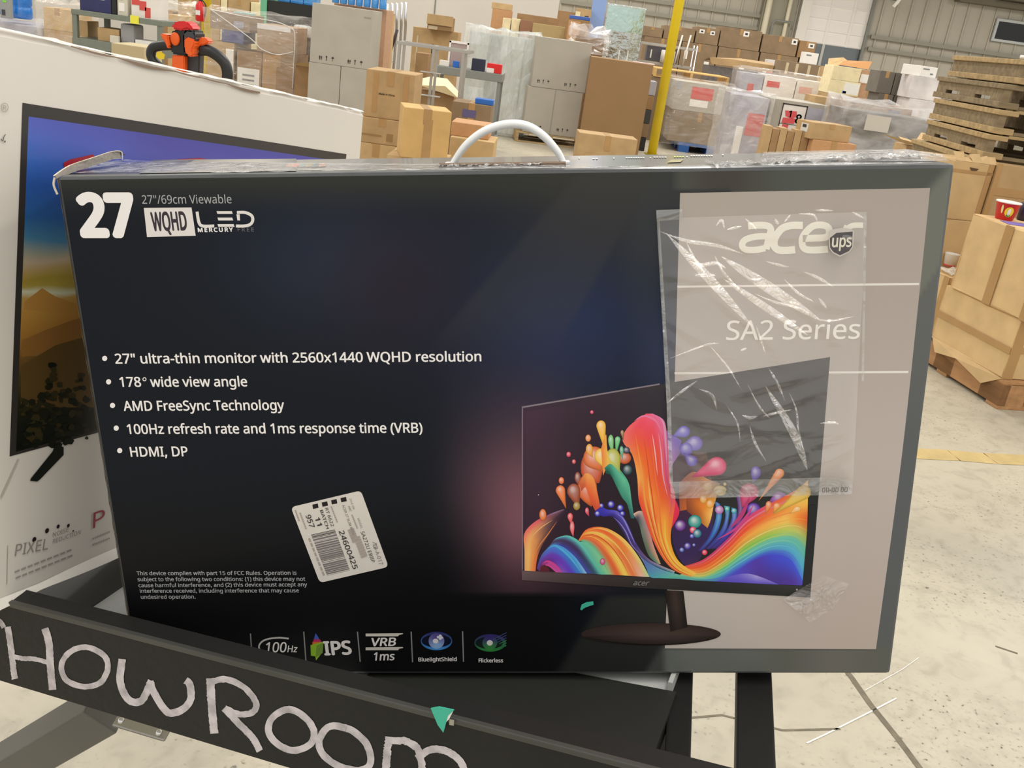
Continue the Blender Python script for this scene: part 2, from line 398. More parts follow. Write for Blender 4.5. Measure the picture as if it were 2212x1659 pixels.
struct(box_obj('column', cx_-.42, cx_+.46, Yw-.35, Yw-.05, 0, 4.9, mat('column_grey', (150, 146, 128), .6)))
for px, rr in ((1655, .09), (1700, .06)):
    p = atY(px, 40, Yw-.45)
    o = tube_obj('drain_pipe', [(p.x, Yw-.46, 0), (p.x, Yw-.46, 4.9)], rr, mat('cream_pipe', (214, 206, 182), .4), None, 12)
    tag(o, 'thick cream pipe on the grey column left of the dock door' if rr > .08 else 'thin cream pipe on the grey column beside the dock door', 'pipe')
t = empty('conduit_frame', (atY(1685, 70, Yw-.6).x, Yw-.55, 0)); tag(t, 'bent grey conduit loop on the column left of the dock door', 'conduit')
zc = atY(1685, 45, Yw-.55).z
tube_obj('conduit', [(-.25, 0, 0), (-.25, 0, zc-.1), (-.2, 0, zc), (.3, 0, zc), (.32, 0, zc-.2)], .03, GST, t)
w0 = atY(2150, 66, Yw-.05); w1 = atY(2290, 90, Yw-.05)
wz0, wz1 = atY(2150, 84, Yw).z, atY(2156, 46, Yw).z
win = struct(box_obj('window_1', w0.x, w1.x, Yw-.10, Yw-.06, wz0, wz1, mat('night_glass', (18, 20, 22), .1)))
for a in ((w0.x-.07, w1.x, wz1, wz1+.07), (w0.x-.07, w1.x, wz0-.07, wz0), (w0.x-.07, w0.x, wz0, wz1)):
    box_obj('window_frame', a[0], a[1], Yw-.14, Yw-.05, a[2], a[3], mat('pale_frame', (196, 200, 200), .4), win)
ceil = struct(box_obj('ceiling', 3.0, 22, 22, 30.1, 4.9, 5.0, mat('dark_roof_deck', (84, 78, 66), .7)))
ez = atY(2090, 6, Yw-.3).z
struct(box_obj('trim_9', atY(2060, 0, Yw).x, 22, Yw-.5, Yw-.06, ez, ez+.16, mat('dark_beam', (112, 104, 86), .6)))
struct(box_obj('trim_10', atY(2140, 0, Yw).x, 22, Yw-.9, Yw-.55, ez+.18, ez+.5, mat('dark_beam', (112, 104, 86), .6)))
pp = atY(1941, 3, Yw-1.0)
t = empty('lamp', (pp.x, pp.y, pp.z)); tag(t, 'small white lamp high on the far wall right of the dock door', 'lamp')
tube_obj('lamp_tube', [(-.1, 0, -.16), (.1, 0, .2)], .05, mat('lamp_white', (250, 248, 240), .4), t)
tube_obj('lamp_bracket', [(0, 0, 0), (0, .95, .1)], .015, GST, t)
# ------------------------------------------------------------------ display cart: axes read off its lettered rail
def cdir(a, b, c): return (XI*a + YI*b + FW*c).normalized()
def rodr(w):
    w = V(w); return MX.Rotation(w.length, 3, w.normalized())
def cols(R3): return [cdir(R3[0][i], R3[1][i], R3[2][i]) for i in range(3)]
mux, mdn, mbk = cols(rodr((0.30807644, 0.02307596, -0.01147121)))
MTL = CAM + XI*-.34868656 + YI*-.15910619 + FW*.7072244
MW, MH, MD = .68, .4442, .145
muy = -mdn; mout = -mbk
rr = -cdir(-4220-CX, 196-CY, F)                 # along the rail, towards the right and the viewer
up = (muy - rr*muy.dot(rr)).normalized()
rn = rr.cross(up).normalized()                  # out of the rail's face, towards the viewer
RZ = .82
R0 = P(0, 1297, RZ)
rail_sh = Sheet(None, R0, rr, up, rn)
# flange edge and lower edge of the face
def hgt(x, y): return rail_sh.q(x, y)[1]
CM = mat('black_cart_steel', (36, 36, 35), .5, var=.12, scale=6, bump=.05, bscale=90, spec=.25)
CME = mat('worn_black_steel', (70, 70, 66), .4, var=.2, scale=9)
cart = empty('display_cart', mw=frame_mw(R0, rr, up, rn)); tag(cart, 'black steel display cart with chalk lettering on its front rail', 'cart')
def loc(p): d = p-R0; return (d.dot(rr), d.dot(up), d.dot(rn))
hl = hgt(0, 1470); hr = hgt(626, 1659); FD = .022
bm = bmesh.new()
prof = [(0, 0), (-.003, .002), (-FD, .002), (-FD, -.003), (-.004, -.004)]
def facev(x, h): return bm.verts.new((x, h, 0))
xl, xr = -.35, .95
hm = (hl+hr)/2
def extr(prof, x0, x1):
    a = [bm.verts.new((x0, y, z)) for z, y in prof]; c = [bm.verts.new((x1, y, z)) for z, y in prof]
    n = len(prof)
    for i in range(n): bm.faces.new((a[i], a[(i+1) % n], c[(i+1) % n], c[i]))
    bm.faces.new(a[::-1]); bm.faces.new(c)
extr([(0, -.004), (-.004, 0), (-FD, 0), (-FD, -.005), (-.006, -.006), (-.006, hm), (0, hm)], xl, xr)
rail = bm_obj('front_rail', bm, CM, cart)
bm = bmesh.new(); bx(bm, xl, xr, -.0042, .0006, -.0044, .0006, .0008); bm_obj('rail_edge', bm, CME, cart)
rail_sh.parent = cart; rail_sh.layer = .0003
CH = bpy.data.materials.new('white_chalk'); CH.use_nodes = True; nt = CH.node_tree; b = nt.nodes['Principled BSDF']
tc = nt.nodes.new('ShaderNodeTexCoord'); n = nt.nodes.new('ShaderNodeTexNoise'); n.inputs['Scale'].default_value = 70; n.inputs['Detail'].default_value = 6
nt.links.new(tc.outputs['Object'], n.inputs['Vector']); r = nt.nodes.new('ShaderNodeValToRGB'); nt.links.new(n.outputs['Fac'], r.inputs[0])
r.color_ramp.elements[0].position = .36; r.color_ramp.elements[0].color = (*lin((176, 171, 173)), 1)
r.color_ramp.elements[1].position = .6; r.color_ramp.elements[1].color = (*lin((216, 209, 211)), 1)
nt.links.new(r.outputs[0], b.inputs['Base Color']); b.inputs['Roughness'].default_value = .8
k6 = lambda p: (p[0]*.4973, 1240+p[1]*.4973)
LET = {'letter_s': [([(-40, 190), (0, 205), (18, 232)], 22, 0)],
 'letter_h': [([(35, 228), (50, 330), (58, 400), (66, 455)], 27, 0), ([(52, 356), (100, 366), (150, 368), (222, 386)], 20, 0), ([(196, 235), (214, 300), (220, 400), (230, 502)], 32, 0)],
 'letter_o': [([(372, 316), (300, 342), (268, 400), (292, 462), (370, 488), (440, 468), (470, 405), (450, 350)], 25, 1)],
 'letter_w': [([(532, 368), (524, 470), (560, 545), (612, 552), (640, 506), (658, 462)], 32, 0), ([(652, 466), (668, 510), (710, 580), (745, 604), (800, 582), (830, 540), (826, 480), (806, 460)], 32, 0)],
 'letter_r': [([(915, 452), (920, 560), (932, 692)], 36, 0), ([(915, 468), (980, 456), (1060, 490), (1112, 555), (1100, 598), (1040, 608), (978, 582)], 27, 0), ([(975, 582), (1040, 650), (1100, 712), (1130, 768)], 30, 0)],
 'letter_o.001': [([(1255, 586), (1185, 622), (1168, 680), (1200, 732), (1270, 765), (1340, 745), (1366, 690), (1330, 625)], 30, 1)],
 'letter_o.002': [([(1505, 668), (1430, 662), (1388, 720), (1402, 780), (1470, 832), (1560, 852), (1610, 822), (1600, 750), (1560, 700)], 31, 1)],
 'letter_m': [([(1692, 706), (1682, 780), (1676, 880)], 34, 0), ([(1690, 724), (1760, 724), (1815, 760), (1834, 840), (1836, 880)], 32, 0), ([(1812, 800), (1870, 762), (1940, 768), (2000, 812), (2026, 880)], 32, 0)]}
for nm, sts in LET.items():
    a = Art()
    for pts, w, cl in sts:
        rng = random.Random(len(pts)*w)
        stroke(a, rail_sh, pts, w*.4973, (210, 205, 206), 40, conv=k6, closed=bool(cl))
        for i, vv in enumerate(a.v): a.v[i] = (vv[0]+rng.uniform(-.00025, .00025), vv[1]+rng.uniform(-.00025, .00025), vv[2])
    a.build(nm.split('.')[0], CH, cart)
# teal chip stuck on the rail edge
TEAL = mat('teal_paint', (66, 188, 160), .45)
chip = empty('paint_chip', mw=frame_mw(R0, rr, up, rn)); tag(chip, 'teal paint chip stuck on the front rail edge of the cart', 'paint chip')
cs_ = Sheet(chip, R0, rr, up, rn); cs_.layer = .0025
sheet_obj(cs_, 'teal_flake', [(935, 1524), (952, 1521), (985, 1528), (972, 1540), (962, 1576), (950, 1560)], TEAL, thick=.001)
sheet_obj(cs_, 'white_flake', [(962, 1534), (983, 1530), (974, 1548), (961, 1560)], PAPER, thick=.0008)
sheet_obj(cs_, 'metal_fleck', [(975, 1548), (985, 1550), (984, 1562), (974, 1560)], STL, thick=.0006)
# deck tray behind the rail, dark sheets on it and the open end of the frame
HD = max(-(MTL+mux*a-muy*MH+mbk*d-R0).dot(up) for a in (0, MW) for d in (0, MD)) + .003
deck0 = R0 - up*HD
def dk(x, y): return onplane(x, y, deck0, up)
def slab(name, pts, y0, y1, material, parent):
    """pts = (along rail, out of rail) outline; y0..y1 height in the cart's frame"""
    bm = bmesh.new(); vs = [bm.verts.new((p[0], y1, p[1])) for p in pts]; f = bm.faces.new(vs)
    r = bmesh.ops.extrude_face_region(bm, geom=[f]); bmesh.ops.translate(bm, vec=(0, y0-y1, 0), verts=[e for e in r['geom'] if isinstance(e, bmesh.types.BMVert)])
    return bm_obj(name, bm, material, parent)
def ln(p): q = loc(dk(*p)); return (q[0], q[2])
xe = ln((1452, 1495))[0]
WHD = mat('white_tray_steel', (206, 208, 204), .45, var=.04, scale=5)
slab('deck_tray', [(-.3, -.008), (.3, -.008), (.3, -.02), (xe, -.02), (xe, -.42), (-.3, -.42)], -HD-.012, -HD, WHD, cart)
a, b2 = ln((1235, 1457)), ln((1452, 1498))
def back(x): return a[1] + (b2[1]-a[1])*(x-a[0])/(b2[0]-a[0])
mt = empty('dark_sheet', mw=frame_mw(R0, rr, up, rn)); tag(mt, 'black sheet strip on the cart deck behind the right end of the rail', 'sheet')  # plain black strip laid along the back of the rail
slab('dark_slab', [(.30, -.010), (xe+.004, -.010), (xe+.004, back(xe+.004)), (.30, back(.30))], -HD-.0125, -HD+.0025, mat('dark_sheet_black', (40, 41, 38), .55, var=.1, scale=9), mt)
c0, c1 = ln((200, 1312)), ln((262, 1270))
mt2 = empty('dark_sheet', mw=frame_mw(R0, rr, up, rn)); tag(mt2, 'black sheet standing for shade on the cart deck beneath the white television box', 'sheet')  # black sheet added in place of the shade under the television box
slab('dark_slab', [(-.28, -.010), (c0[0]-.004, -.010), c0, c1, (c1[0]+(c1[0]-c0[0])*4, c1[1]+(c1[1]-c0[1])*4), (-.28, -.4)], -HD, -HD+.0025, mat('dark_sheet_black', (40, 41, 38), .55), mt2)
box_obj('tray_lip', xe-.004, xe, -HD, -HD+.010, -.4, back(xe)-.001, WHD, cart)
for (x0, y0), (x1, y1), w in (((1462, 1668), (1478, 1330), .021), ((1634, 1690), (1628, 1330), .031)):
    p = V(loc(dk(x0, y0))); q = V(loc(dk(x1, y1))); q = p+(q-p)*1.25; p.y -= .016; q.y -= .016
    bar_obj('frame_member', p, q, w, .03, CM, cart, up=V((0, 1, 0)))
# lower frame seen under the rail, on the left
LS = mat('scuffed_dark_steel', (96, 95, 90), .4, var=.1, scale=8)
p, q = P(-80, 1712, 1.12), P(232, 1528, 1.02)
L1 = V(loc(p)); L2 = V(loc(q))
bar_obj('lower_strut', L1, L2, .040, .045, LS, cart, up=V((0, 1, .3)))
p, q = P(248, 1556, 1.0), P(362, 1590, .99)
bar_obj('hinge_plate', V(loc(p)), V(loc(q)), .013, .003, STL, cart, up=V((0, 1, .5)))
for k in (0, .93):
    c = V(loc(P(262+k*88, 1557+k*28, .985)))
    bm = bmesh.new(); lathe_bm(bm, [(.0035, 0), (.0035, .002), (.002, .0035)], 10)
    bm.transform(MX.Translation(c) @ MX.Rotation(math.radians(-60), 4, 'X')); bm_obj('rivet', bm, CHR, cart, True)
# legs down to the floor, out of view under the deck
for x, z in ((xe-.02, -.40),):
    top = R0 + rr*x + up*(-HD-.01) + rn*z
    L1 = V(loc(top)); L2 = V(loc(V((top.x, top.y, 0))))
    if z < -.1: bar_obj('leg', L1, L2, .03, .03, CM, cart, up=V((0, 0, 1)))
# ------------------------------------------------------------------ television carton standing across the cart
tux, tdn, tbk = cols(rodr((0.25643586, -1.25896955, -0.03179312)))
tuy = -tdn; tout = -tbk
T0 = P(0, 1300, .812)
tv = empty('television_box', mw=frame_mw(T0, tux, tuy, tout)); tag(tv, 'white television carton with a mountain sunset screen printed on it', 'box')
tsh = Sheet(tv, T0, tux, tuy, tout); tsh.layer = .0004
A = {k: tsh.q(*p) for k, p in dict(tl=(0, 60), tr=(785, 240), br=(775, 340), bl=(0, 1300), bm=(240, 1195)).items()}
TVW = mat('white_carton_print', (228, 222, 212), .42, var=.03, scale=4, spec=.4)
# outline of the front as traced (crushed carton: not quite square)
x1 = A['tr'][0]; yb1 = A['bl'][1] + (A['bm'][1]-A['bl'][1])*(x1-A['bl'][0])/(A['bm'][0]-A['bl'][0])
sl = (A['tr'][1]-A['tl'][1])/(A['tr'][0]-A['tl'][0])
xl0 = -.10
fr = [(xl0, A['bl'][1]+(A['bm'][1]-A['bl'][1])*(xl0-A['bl'][0])/(A['bm'][0]-A['bl'][0])), (x1, yb1), (x1, A['tr'][1]), (xl0, A['tl'][1]+sl*(xl0-A['tl'][0]))]
bm = bmesh.new()
N = 40; fv = []; TD = .13
for k in range(N+1):
    u = k/N; xx = xl0+(x1-xl0)*u
    yb = fr[0][1]+(fr[1][1]-fr[0][1])*u; yt = fr[3][1]+(fr[2][1]-fr[3][1])*u
    j = math.sin(u*37)*.0016+math.sin(u*91)*.001
    fv.append([bm.verts.new((xx, yb+.001*math.sin(u*23), 0)), bm.verts.new((xx, yt-.006+j*.3, 0)), bm.verts.new((xx, yt+j, -.004)), bm.verts.new((xx, yt+.0005+j*.5, -TD)), bm.verts.new((xx, yb, -TD))])
for k in range(N):
    for i in range(5):
        bm.faces.new((fv[k][i], fv[k+1][i], fv[k+1][(i+1) % 5], fv[k][(i+1) % 5]))
bm.faces.new(fv[0]); bm.faces.new(fv[-1][::-1])
bm_obj('carton_body', bm, TVW, tv)
# torn brown edge and clear tape along the top, split lower edge
rng = random.Random(4)
def edge_strip(name, a, b, seq, material, z0, z1, h0, h1, n=60):
    bm = bmesh.new(); prev = None
    for k in range(n+1):
        u = k/n; xx = a[0]+(b[0]-a[0])*u; yy = a[1]+(b[1]-a[1])*u; w = seq(u)
        cur = [bm.verts.new((xx, yy+h0*w, z0)), bm.verts.new((xx, yy+h1*w, z1))]
        if prev: bm.faces.new((prev[0], cur[0], cur[1], prev[1]))
        prev = cur
    return bm_obj(name, bm, material, tv)
tp = lambda px, py: tsh.q(px, py)
edge_strip('torn_edge', tp(150, 97), tp(560, 196), lambda u: .25+.45*abs(math.sin(u*5)*math.sin(u*11+1)), mat('torn_brown_edge', (132, 112, 94), .8), .0012, .0016, -.002, -.0062)
edge_strip('tape_edge', fr[3], fr[2], lambda u: .5+.5*abs(math.sin(u*21)*math.cos(u*55)), mat('wrinkled_clear_tape', (222, 217, 208), .3, bump=.25, bscale=60), -.002, .0014, .0012, -.0016, 90)
edge_strip('split_edge', fr[0], fr[1], lambda u: .4+.6*abs(math.sin(u*13+.5)), mat('white_fluting', (240, 236, 226), .6), .0006, .006, .004, -.005)
TP = vcmat('glossy_print', .28, .5)
art = Art()
def ts(px, py): return (px, py)
# screen picture: rows from top to bottom, left to right
g = .95
tl, trr, bl_ = (48, 222), (760, 337), (20, 986)
def scr(u, v):     # u along the top edge in pixels from the left edge, v 0..1 down
    t = u; xt = 48+t; yt = 222+t*.1585
    xb = 20+t*.96; yb = 986-t*.26
    return (xt+(xb-xt)*v, yt+(yb-yt)*v)
poly(art, tsh, [scr(0, 0), scr(700, 0), scr(700, 1), scr(0, 1)], (52, 48, 46))
stops = [(0, (84, 96, 190), (78, 76, 172)), (.06, (80, 108, 200), (84, 84, 180)), (.13, (58, 106, 192), (78, 84, 176)), (.2, (40, 86, 164), (70, 86, 170)), (.3, (44, 96, 156), (60, 90, 160)), (.37, (72, 128, 160), (80, 120, 160)), (.405, (150, 156, 140), (150, 150, 140)), (.43, (186, 168, 140), (180, 160, 130)), (.46, (176, 150, 92), (176, 150, 90)), (.49, (160, 140, 52), (160, 140, 60)), (.515, (168, 150, 66), (170, 150, 70)), (.53, (204, 206, 176), (200, 200, 170)), (.545, (186, 150, 80), (186, 150, 80)), (.58, (182, 136, 62), (182, 136, 62)), (.66, (158, 112, 48), (160, 112, 50)), (.72, (112, 82, 40), (120, 86, 40)), (.78, (72, 60, 28), (70, 60, 30)), (.86, (36, 36, 16), (30, 30, 16)), (.93, (14, 18, 10), (14, 18, 10)), (1, (8, 12, 6), (8, 12, 6))]
vs = []; cs = []; fs = []; z = tsh.up()
for i, (v, c0, c1) in enumerate(stops):
    for k in range(21):
        u = 14+k*33; wob = (.008*math.sin(k*.9+i) if .35 < v < .85 else 0)
        vs.append((*tsh.q(*scr(u, .036+.96*(v+wob)*.995)), z)); cs.append(lin(mixc(c0, c1, min(1, k/9))))
for i in range(len(stops)-1):
    for k in range(20):
        a = i*21+k; fs.append((a, a+1, a+22, a+21))
art.add(vs, fs, cs)
for pts, c in (([(52, 652), (90, 622), (118, 640), (160, 655), (200, 668), (200, 690), (52, 668)], (176, 128, 60)), ([(46, 735), (100, 712), (160, 690), (220, 676), (240, 760), (46, 770)], (140, 98, 46)), ([(44, 790), (120, 745), (180, 728), (230, 720), (250, 880), (44, 880)], (92, 70, 34))):
    poly(art, tsh, pts, c)
rng = random.Random(11)
for k in range(150):          # dark trees on the slope
    x = rng.uniform(44, 190); top = 880-(x-44)*.55 if x > 80 else 860
    if 92 < x < 130: top = 785+abs(x-112)*1.6
    y = rng.uniform(top, 960); s = rng.uniform(5, 11)
    poly(art, tsh, [(x+s*math.cos(a)*rng.uniform(.6, 1.2), y+s*.8*math.sin(a)*rng.uniform(.6, 1.2)) for a in [j*math.pi/3.5 for j in range(7)]], (rng.choice([(26, 28, 14), (40, 38, 16), (18, 22, 10), (52, 46, 20)])))
poly(art, tsh, [(135, 352), (150, 344), (200, 333), (204, 340), (140, 372)], (168, 36, 52)); poly(art, tsh, [(380, 344), (430, 341), (470, 348), (380, 360)], (168, 36, 52))
art.build('screen_print', TP, tv)
art = Art()
poly(art, tsh, [(128, 962), (136, 966), (136, 982), (84, 1036), (78, 1040), (63, 1038), (66, 1032), (112, 975), (118, 960)], (22, 26, 20))
poly(art, tsh, [(36, 992), (40, 991), (6, 1068), (0, 1078), (0, 1070)], (190, 184, 174))
art.build('foot_print', TP, tv)
for x, y, r in ((72.5, 1165, 5.2), (100, 1146, 5.2), (124, 1137, 4.2), (146, 1135, 3.8), (156.5, 1146.5, 2)):
    art = Art(); q = tsh.q(x, y); q2 = tsh.q(x, y-r); rr_ = abs(q2[1]-q[1]); z = tsh.up()
    art.add([(q[0]+rr_*math.cos(a*.5), q[1]+rr_*math.sin(a*.5), z) for a in range(13)], [tuple(range(13))], [lin((38, 30, 34))]*13); art.build('dot_print', TP, tv)
art = Art()
for y0, y1, x in ((1178, 1262, 14.5),):
    poly(art, tsh, [(x, y0), (x+1.3, y0), (x-.6, y1), (x-2, y1)], (170, 164, 156))
art.build('rule_print', TP, tv)
for a, b2 in (((30, 1234), (156, 1184)), ((32, 1247), (158, 1196)), ((198, 1162), (236, 1146)), ((198, 1175), (236, 1160))):
    art = Art()
    for k in range(9):
        u0 = k/9; u1 = u0+.085; pa = (a[0]+(b2[0]-a[0])*u0, a[1]+(b2[1]-a[1])*u0); pb = (a[0]+(b2[0]-a[0])*u1, a[1]+(b2[1]-a[1])*u1)
        poly(art, tsh, [pa, pb, (pb[0], pb[1]+3.4), (pa[0], pa[1]+3.4)], (168, 160, 154))
    art.build('small_print', TP, tv)
art = Art()
stroke(art, tsh, [(0, 300), (4, 304), (6, 296), (10, 290)], 2, (120, 116, 110)); poly(art, tsh, [(7, 304), (10, 303), (10, 307), (7, 308)], (90, 88, 84))
art.build('edge_print', TP, tv)
PG = mat('grey_print', (150, 142, 136), .5); PRD = mat('crimson_print', (168, 62, 78), .5)
text(tsh, 'pixel_lettering', 'PIXEL', (30, 1201), (101, 1186), PG, h=24)
text(tsh, 'noise_lettering', 'NOISE', (112, 1160), (146, 1148), PG, h=9); text(tsh, 'reduction_lettering', 'REDUCTION', (112, 1174), (172, 1153), PG, h=9)
text(tsh, 'red_lettering', 'P', (199, 1141), (224, 1131), PRD, h=33)
text(tsh, 'registered_mark', 'R', (4, 237), (11, 239), mat('pale_print', (170, 166, 160), .5), h=11)
art = Art(); stroke(art, tsh, [(8+7.5*math.cos(a), 232+9.5*math.sin(a)) for a in [j*.7 for j in range(9)]], 1.2, (170, 166, 160), 24, closed=True); art.build('registered_ring', TP, tv)
# ------------------------------------------------------------------ monitor carton: the main subject
mon = empty('monitor_box', mw=frame_mw(MTL, mux, muy, mout)); tag(mon, 'dark glossy monitor carton with rainbow paint splash picture and white handle', 'box')
msh = Sheet(mon, MTL, mux, muy, mout); msh.layer = .00023
KED = mat('kraft_edge', (176, 150, 112), .8, var=.1, scale=30)
LAM = mat('dark_laminate', (92, 95, 96), .24, var=.1, scale=5, bump=.03, bscale=14, coat=.2)
bm = bmesh.new(); bx(bm, 0, MW, -MH, 0, -MD, -.0005, .004); bm_obj('carton_body', bm, LAM, mon)
PR = vcmat('laminated_print', .36, .16, bump=.04)
PF = vcmat('matte_print', .42, .2)
# --- ground print of the front: dark navy to black with facets, a plum glow and glare painted along the top
def sm(a, b, x):
    t = max(0, min(1, (x-a)/(b-a))); return t*t*(3-2*t)
def ground(x, y):
    c = (17, 22, 30)
    c = mixc(c, (36, 44, 62), math.exp(-((x-720)/230)**2-((y-560)/170)**2)*.85)
    c = mixc(c, (36, 48, 84), math.exp(-((x-1230)/260)**2-((y-690)/210)**2)*.85)
    c = mixc(c, (52, 50, 50), math.exp(-((x-1330)/260)**2-((y-430)/150)**2)*.8)
    c = mixc(c, (42, 30, 42), math.exp(-((x-860)/150)**2-((y-620)/150)**2)*.6)
    gl = math.exp(-((x-1130)/150)**2-((y-1120)/230)**2)*(1-sm(1278, 1290, y))*sm(880, 1000, x)
    c = mixc(c, (124, 82, 94), gl)
    c = mixc(c, (17, 17, 18), sm(1000, 1250, y)*(1-gl)*(1-.9*sm(1150, 1330, x))*.9)
    c = mixc(c, (54, 55, 48), (1-sm(370, 480, y))*.85)  # grey glare on the top band, mixed into the print colour
    c = mixc(c, (44, 46, 44), sm(0, 30, (x-1275)+(y-1318)*.64)*sm(1284, 1292, y)*.9)           # lower facets
    c = mixc(c, (70, 72, 70), sm(0, 16, (x-1420)+(y-1398)*.64)*sm(1284, 1292, y))
    f = sm(-8, 8, (x-1245)+(y-380)*.86)*(1-sm(-8, 8, (x-1410)+(y-380)*.55))*(1-sm(640, 800, y))
    c = mixc(c, (62, 62, 62), f*.35)
    c = mixc(c, (56, 60, 62), sm(-8, 8, (x-1410)+(y-380)*.55)*(1-sm(380, 900, y))*sm(1300, 1400, x)*.6)
    c = mixc(c, (52, 60, 90), sm(1330, 1440, x)*sm(600, 760, y)*(1-sm(800, 900, y))*.6)
    # border right of the panel
    b_ = (80, 84, 78)
    b_ = mixc(b_, (60, 52, 48), math.exp(-((x-1560)/90)**2)*.6)
    if x > 1455 and y < 412: c = mixc(c, b_, sm(1440, 1480, x))
    d1 = sm(-16, 16, (x-2010)*1.0+(y-405)*.92)
    if x > 1890:
        e = (112, 114, 106)
        e = mixc(e, (98, 101, 98), sm(-6, 6, (y-640)+(x-1985)*1.45))
        e = mixc(e, (93, 97, 98), sm(700, 1000, y))
        if y < 1402: c = mixc(c, e, d1 if y < 500 else 1)
    if y > 1398 and x > 1432:
        e = mixc((104, 108, 104), (96, 98, 92), sm(1600, 1700, x)); e = mixc(e, (120, 114, 114), math.exp(-((x-1800)/60)**2)*.4)
        c = mixc(c, e, sm(1398, 1404, y)*sm(1425, 1445, x)) if x < 1900 else e
    return c
art = Art()
NU, NV = 230, 150
vs = []; cs = []; fs = []
def toPix(u, v):
    p = MTL + mux*u + muy*v - CAM; Z = p.dot(FW); return (CX+F*p.dot(XI)/Z, CY+F*p.dot(YI)/Z)
e_ = .0032
for j in range(NV+1):
    for i in range(NU+1):
        u = e_+(MW-2*e_)*i/NU; v = -e_-(MH-2*e_)*j/NV
        vs.append((u, v, .0002)); x, y = toPix(u, v); cs.append(tuple(q*1.12 for q in lin(ground(x, y))))
for j in range(NV):
    for i in range(NU):
        a = j*(NU+1)+i; fs.append((a, a+1, a+NU+2, a+NU+1))
art.add(vs, fs, cs); art.build('front_print', PR, mon)
# kraft showing along the rubbed left edge, and the worn corner
bm = bmesh.new(); prev = None
for k in range(40):
    v = -MH*k/39; w = .0016+.0012*abs(math.sin(k*1.7))
    cur = [bm.verts.new((-.0006, v, -.004)), bm.verts.new((w*.6-.0003, v, .0004))]
    if prev: bm.faces.new((prev[0], cur[0], cur[1], prev[1]))
    prev = cur
bm_obj('rubbed_edge', bm, KED, mon)
# --- grey panel with its rules
art = Art()
patch(art, msh, [(1469, 417), (1462, 660), (1452, 1000), (1436, 1400)], [(2009, 406), (1983, 660), (1946, 1000), (1892, 1402)], [[(152, 144, 136), (152, 143, 136)], [(160, 152, 146), (156, 147, 140)], [(172, 164, 158), (168, 159, 153)], [(178, 170, 164), (166, 154, 147)]], na=20, gain=1.42)
for a, b2 in (((1463, 617), (1985, 611)), ((1457, 804), (1962, 801))):
    poly(art, msh, [(a[0], a[1]), (b2[0], b2[1]), (b2[0], b2[1]+4.5), (a[0], a[1]+4.5)], (215, 210, 204), 1.3)
art.build('grey_panel_print', PR, mon)
# --- printed monitor
art = Art()
G1 = 1.12
patch(art, msh, [(1127, 878), (1127, 1252)], [(1793, 771), (1750, 1290)], [[(66, 48, 62), (58, 46, 56), (58, 56, 58), (66, 62, 62), (60, 56, 56)], [(60, 46, 58), (48, 40, 46), (44, 44, 44), (52, 52, 52), (48, 50, 50)], [(54, 42, 50), (42, 38, 42), (40, 42, 40), (42, 44, 44), (44, 46, 46)]], na=24, nb=24, gain=G1)
patch(art, msh, [(1134, 890), (1134, 1230)], [(1440, 838), (1440, 1245)], [[(72, 50, 66), (58, 44, 56), (54, 52, 60)], [(66, 46, 60), (48, 36, 46), (44, 40, 44)], [(60, 42, 54), (50, 36, 44), (44, 40, 42)]], na=20, gain=G1)
poly(art, msh, [(1127, 878), (1425, 828), (1425, 831), (1130, 881)], (138, 128, 136)); poly(art, msh, [(1127, 878), (1130, 880), (1130, 1230), (1127, 1232)], (128, 110, 122))
patch(art, msh, [(1127, 1232), (1300, 1241), (1500, 1252), (1750, 1263)], [(1127, 1252), (1300, 1264), (1500, 1276), (1750, 1290)], [[(114, 94, 96), (104, 86, 88)], [(70, 60, 58), (60, 52, 50)], [(46, 44, 46), (42, 42, 42)], [(58, 60, 60), (46, 48, 48)]], na=20, gain=G1)
A2 = lambda p: (1100+p[0]*.42189, 740+p[1]*.42189)
B2 = lambda p: (1120+p[0]*.15371, 860+p[1]*.15371)
C2 = lambda p: (1120+p[0]*.15371, 1080+p[1]*.15371)
D2 = lambda p: (1420+p[0]*.19293, 980+p[1]*.19293)
dk_ = (58, 42, 56)
# left wave
patch(art, msh, [(85, 990), (85, 720), (85, 465), (250, 290), (450, 205), (640, 128)], [(240, 1000), (262, 820), (330, 640), (470, 430), (580, 280), (660, 150)], [[(246, 176, 104), (250, 192, 112), (244, 150, 84), (238, 110, 66)], [(250, 180, 106), (252, 196, 116), (240, 160, 90), (232, 120, 70)], [(240, 120, 108), (248, 176, 104), (228, 150, 90), (120, 84, 80)], [(232, 96, 110), (214, 130, 100), (120, 84, 80), (70, 50, 62)], [(150, 90, 110), (110, 74, 84), (70, 50, 60), dk_], [(140, 110, 140), (80, 58, 70), dk_, dk_]], gain=G1, conv=C2)
stroke(art, msh, [(385, 225), (500, 180), (640, 128)], 2.6, (150, 116, 150), conv=C2, taper=True)
stroke(art, msh, [(150, 560), (300, 400), (480, 280)], 2, (246, 196, 128), conv=C2, taper=True); stroke(art, msh, [(205, 960), (260, 700), (420, 470), (540, 300)], 2.4, (240, 140, 70), conv=C2, taper=True)
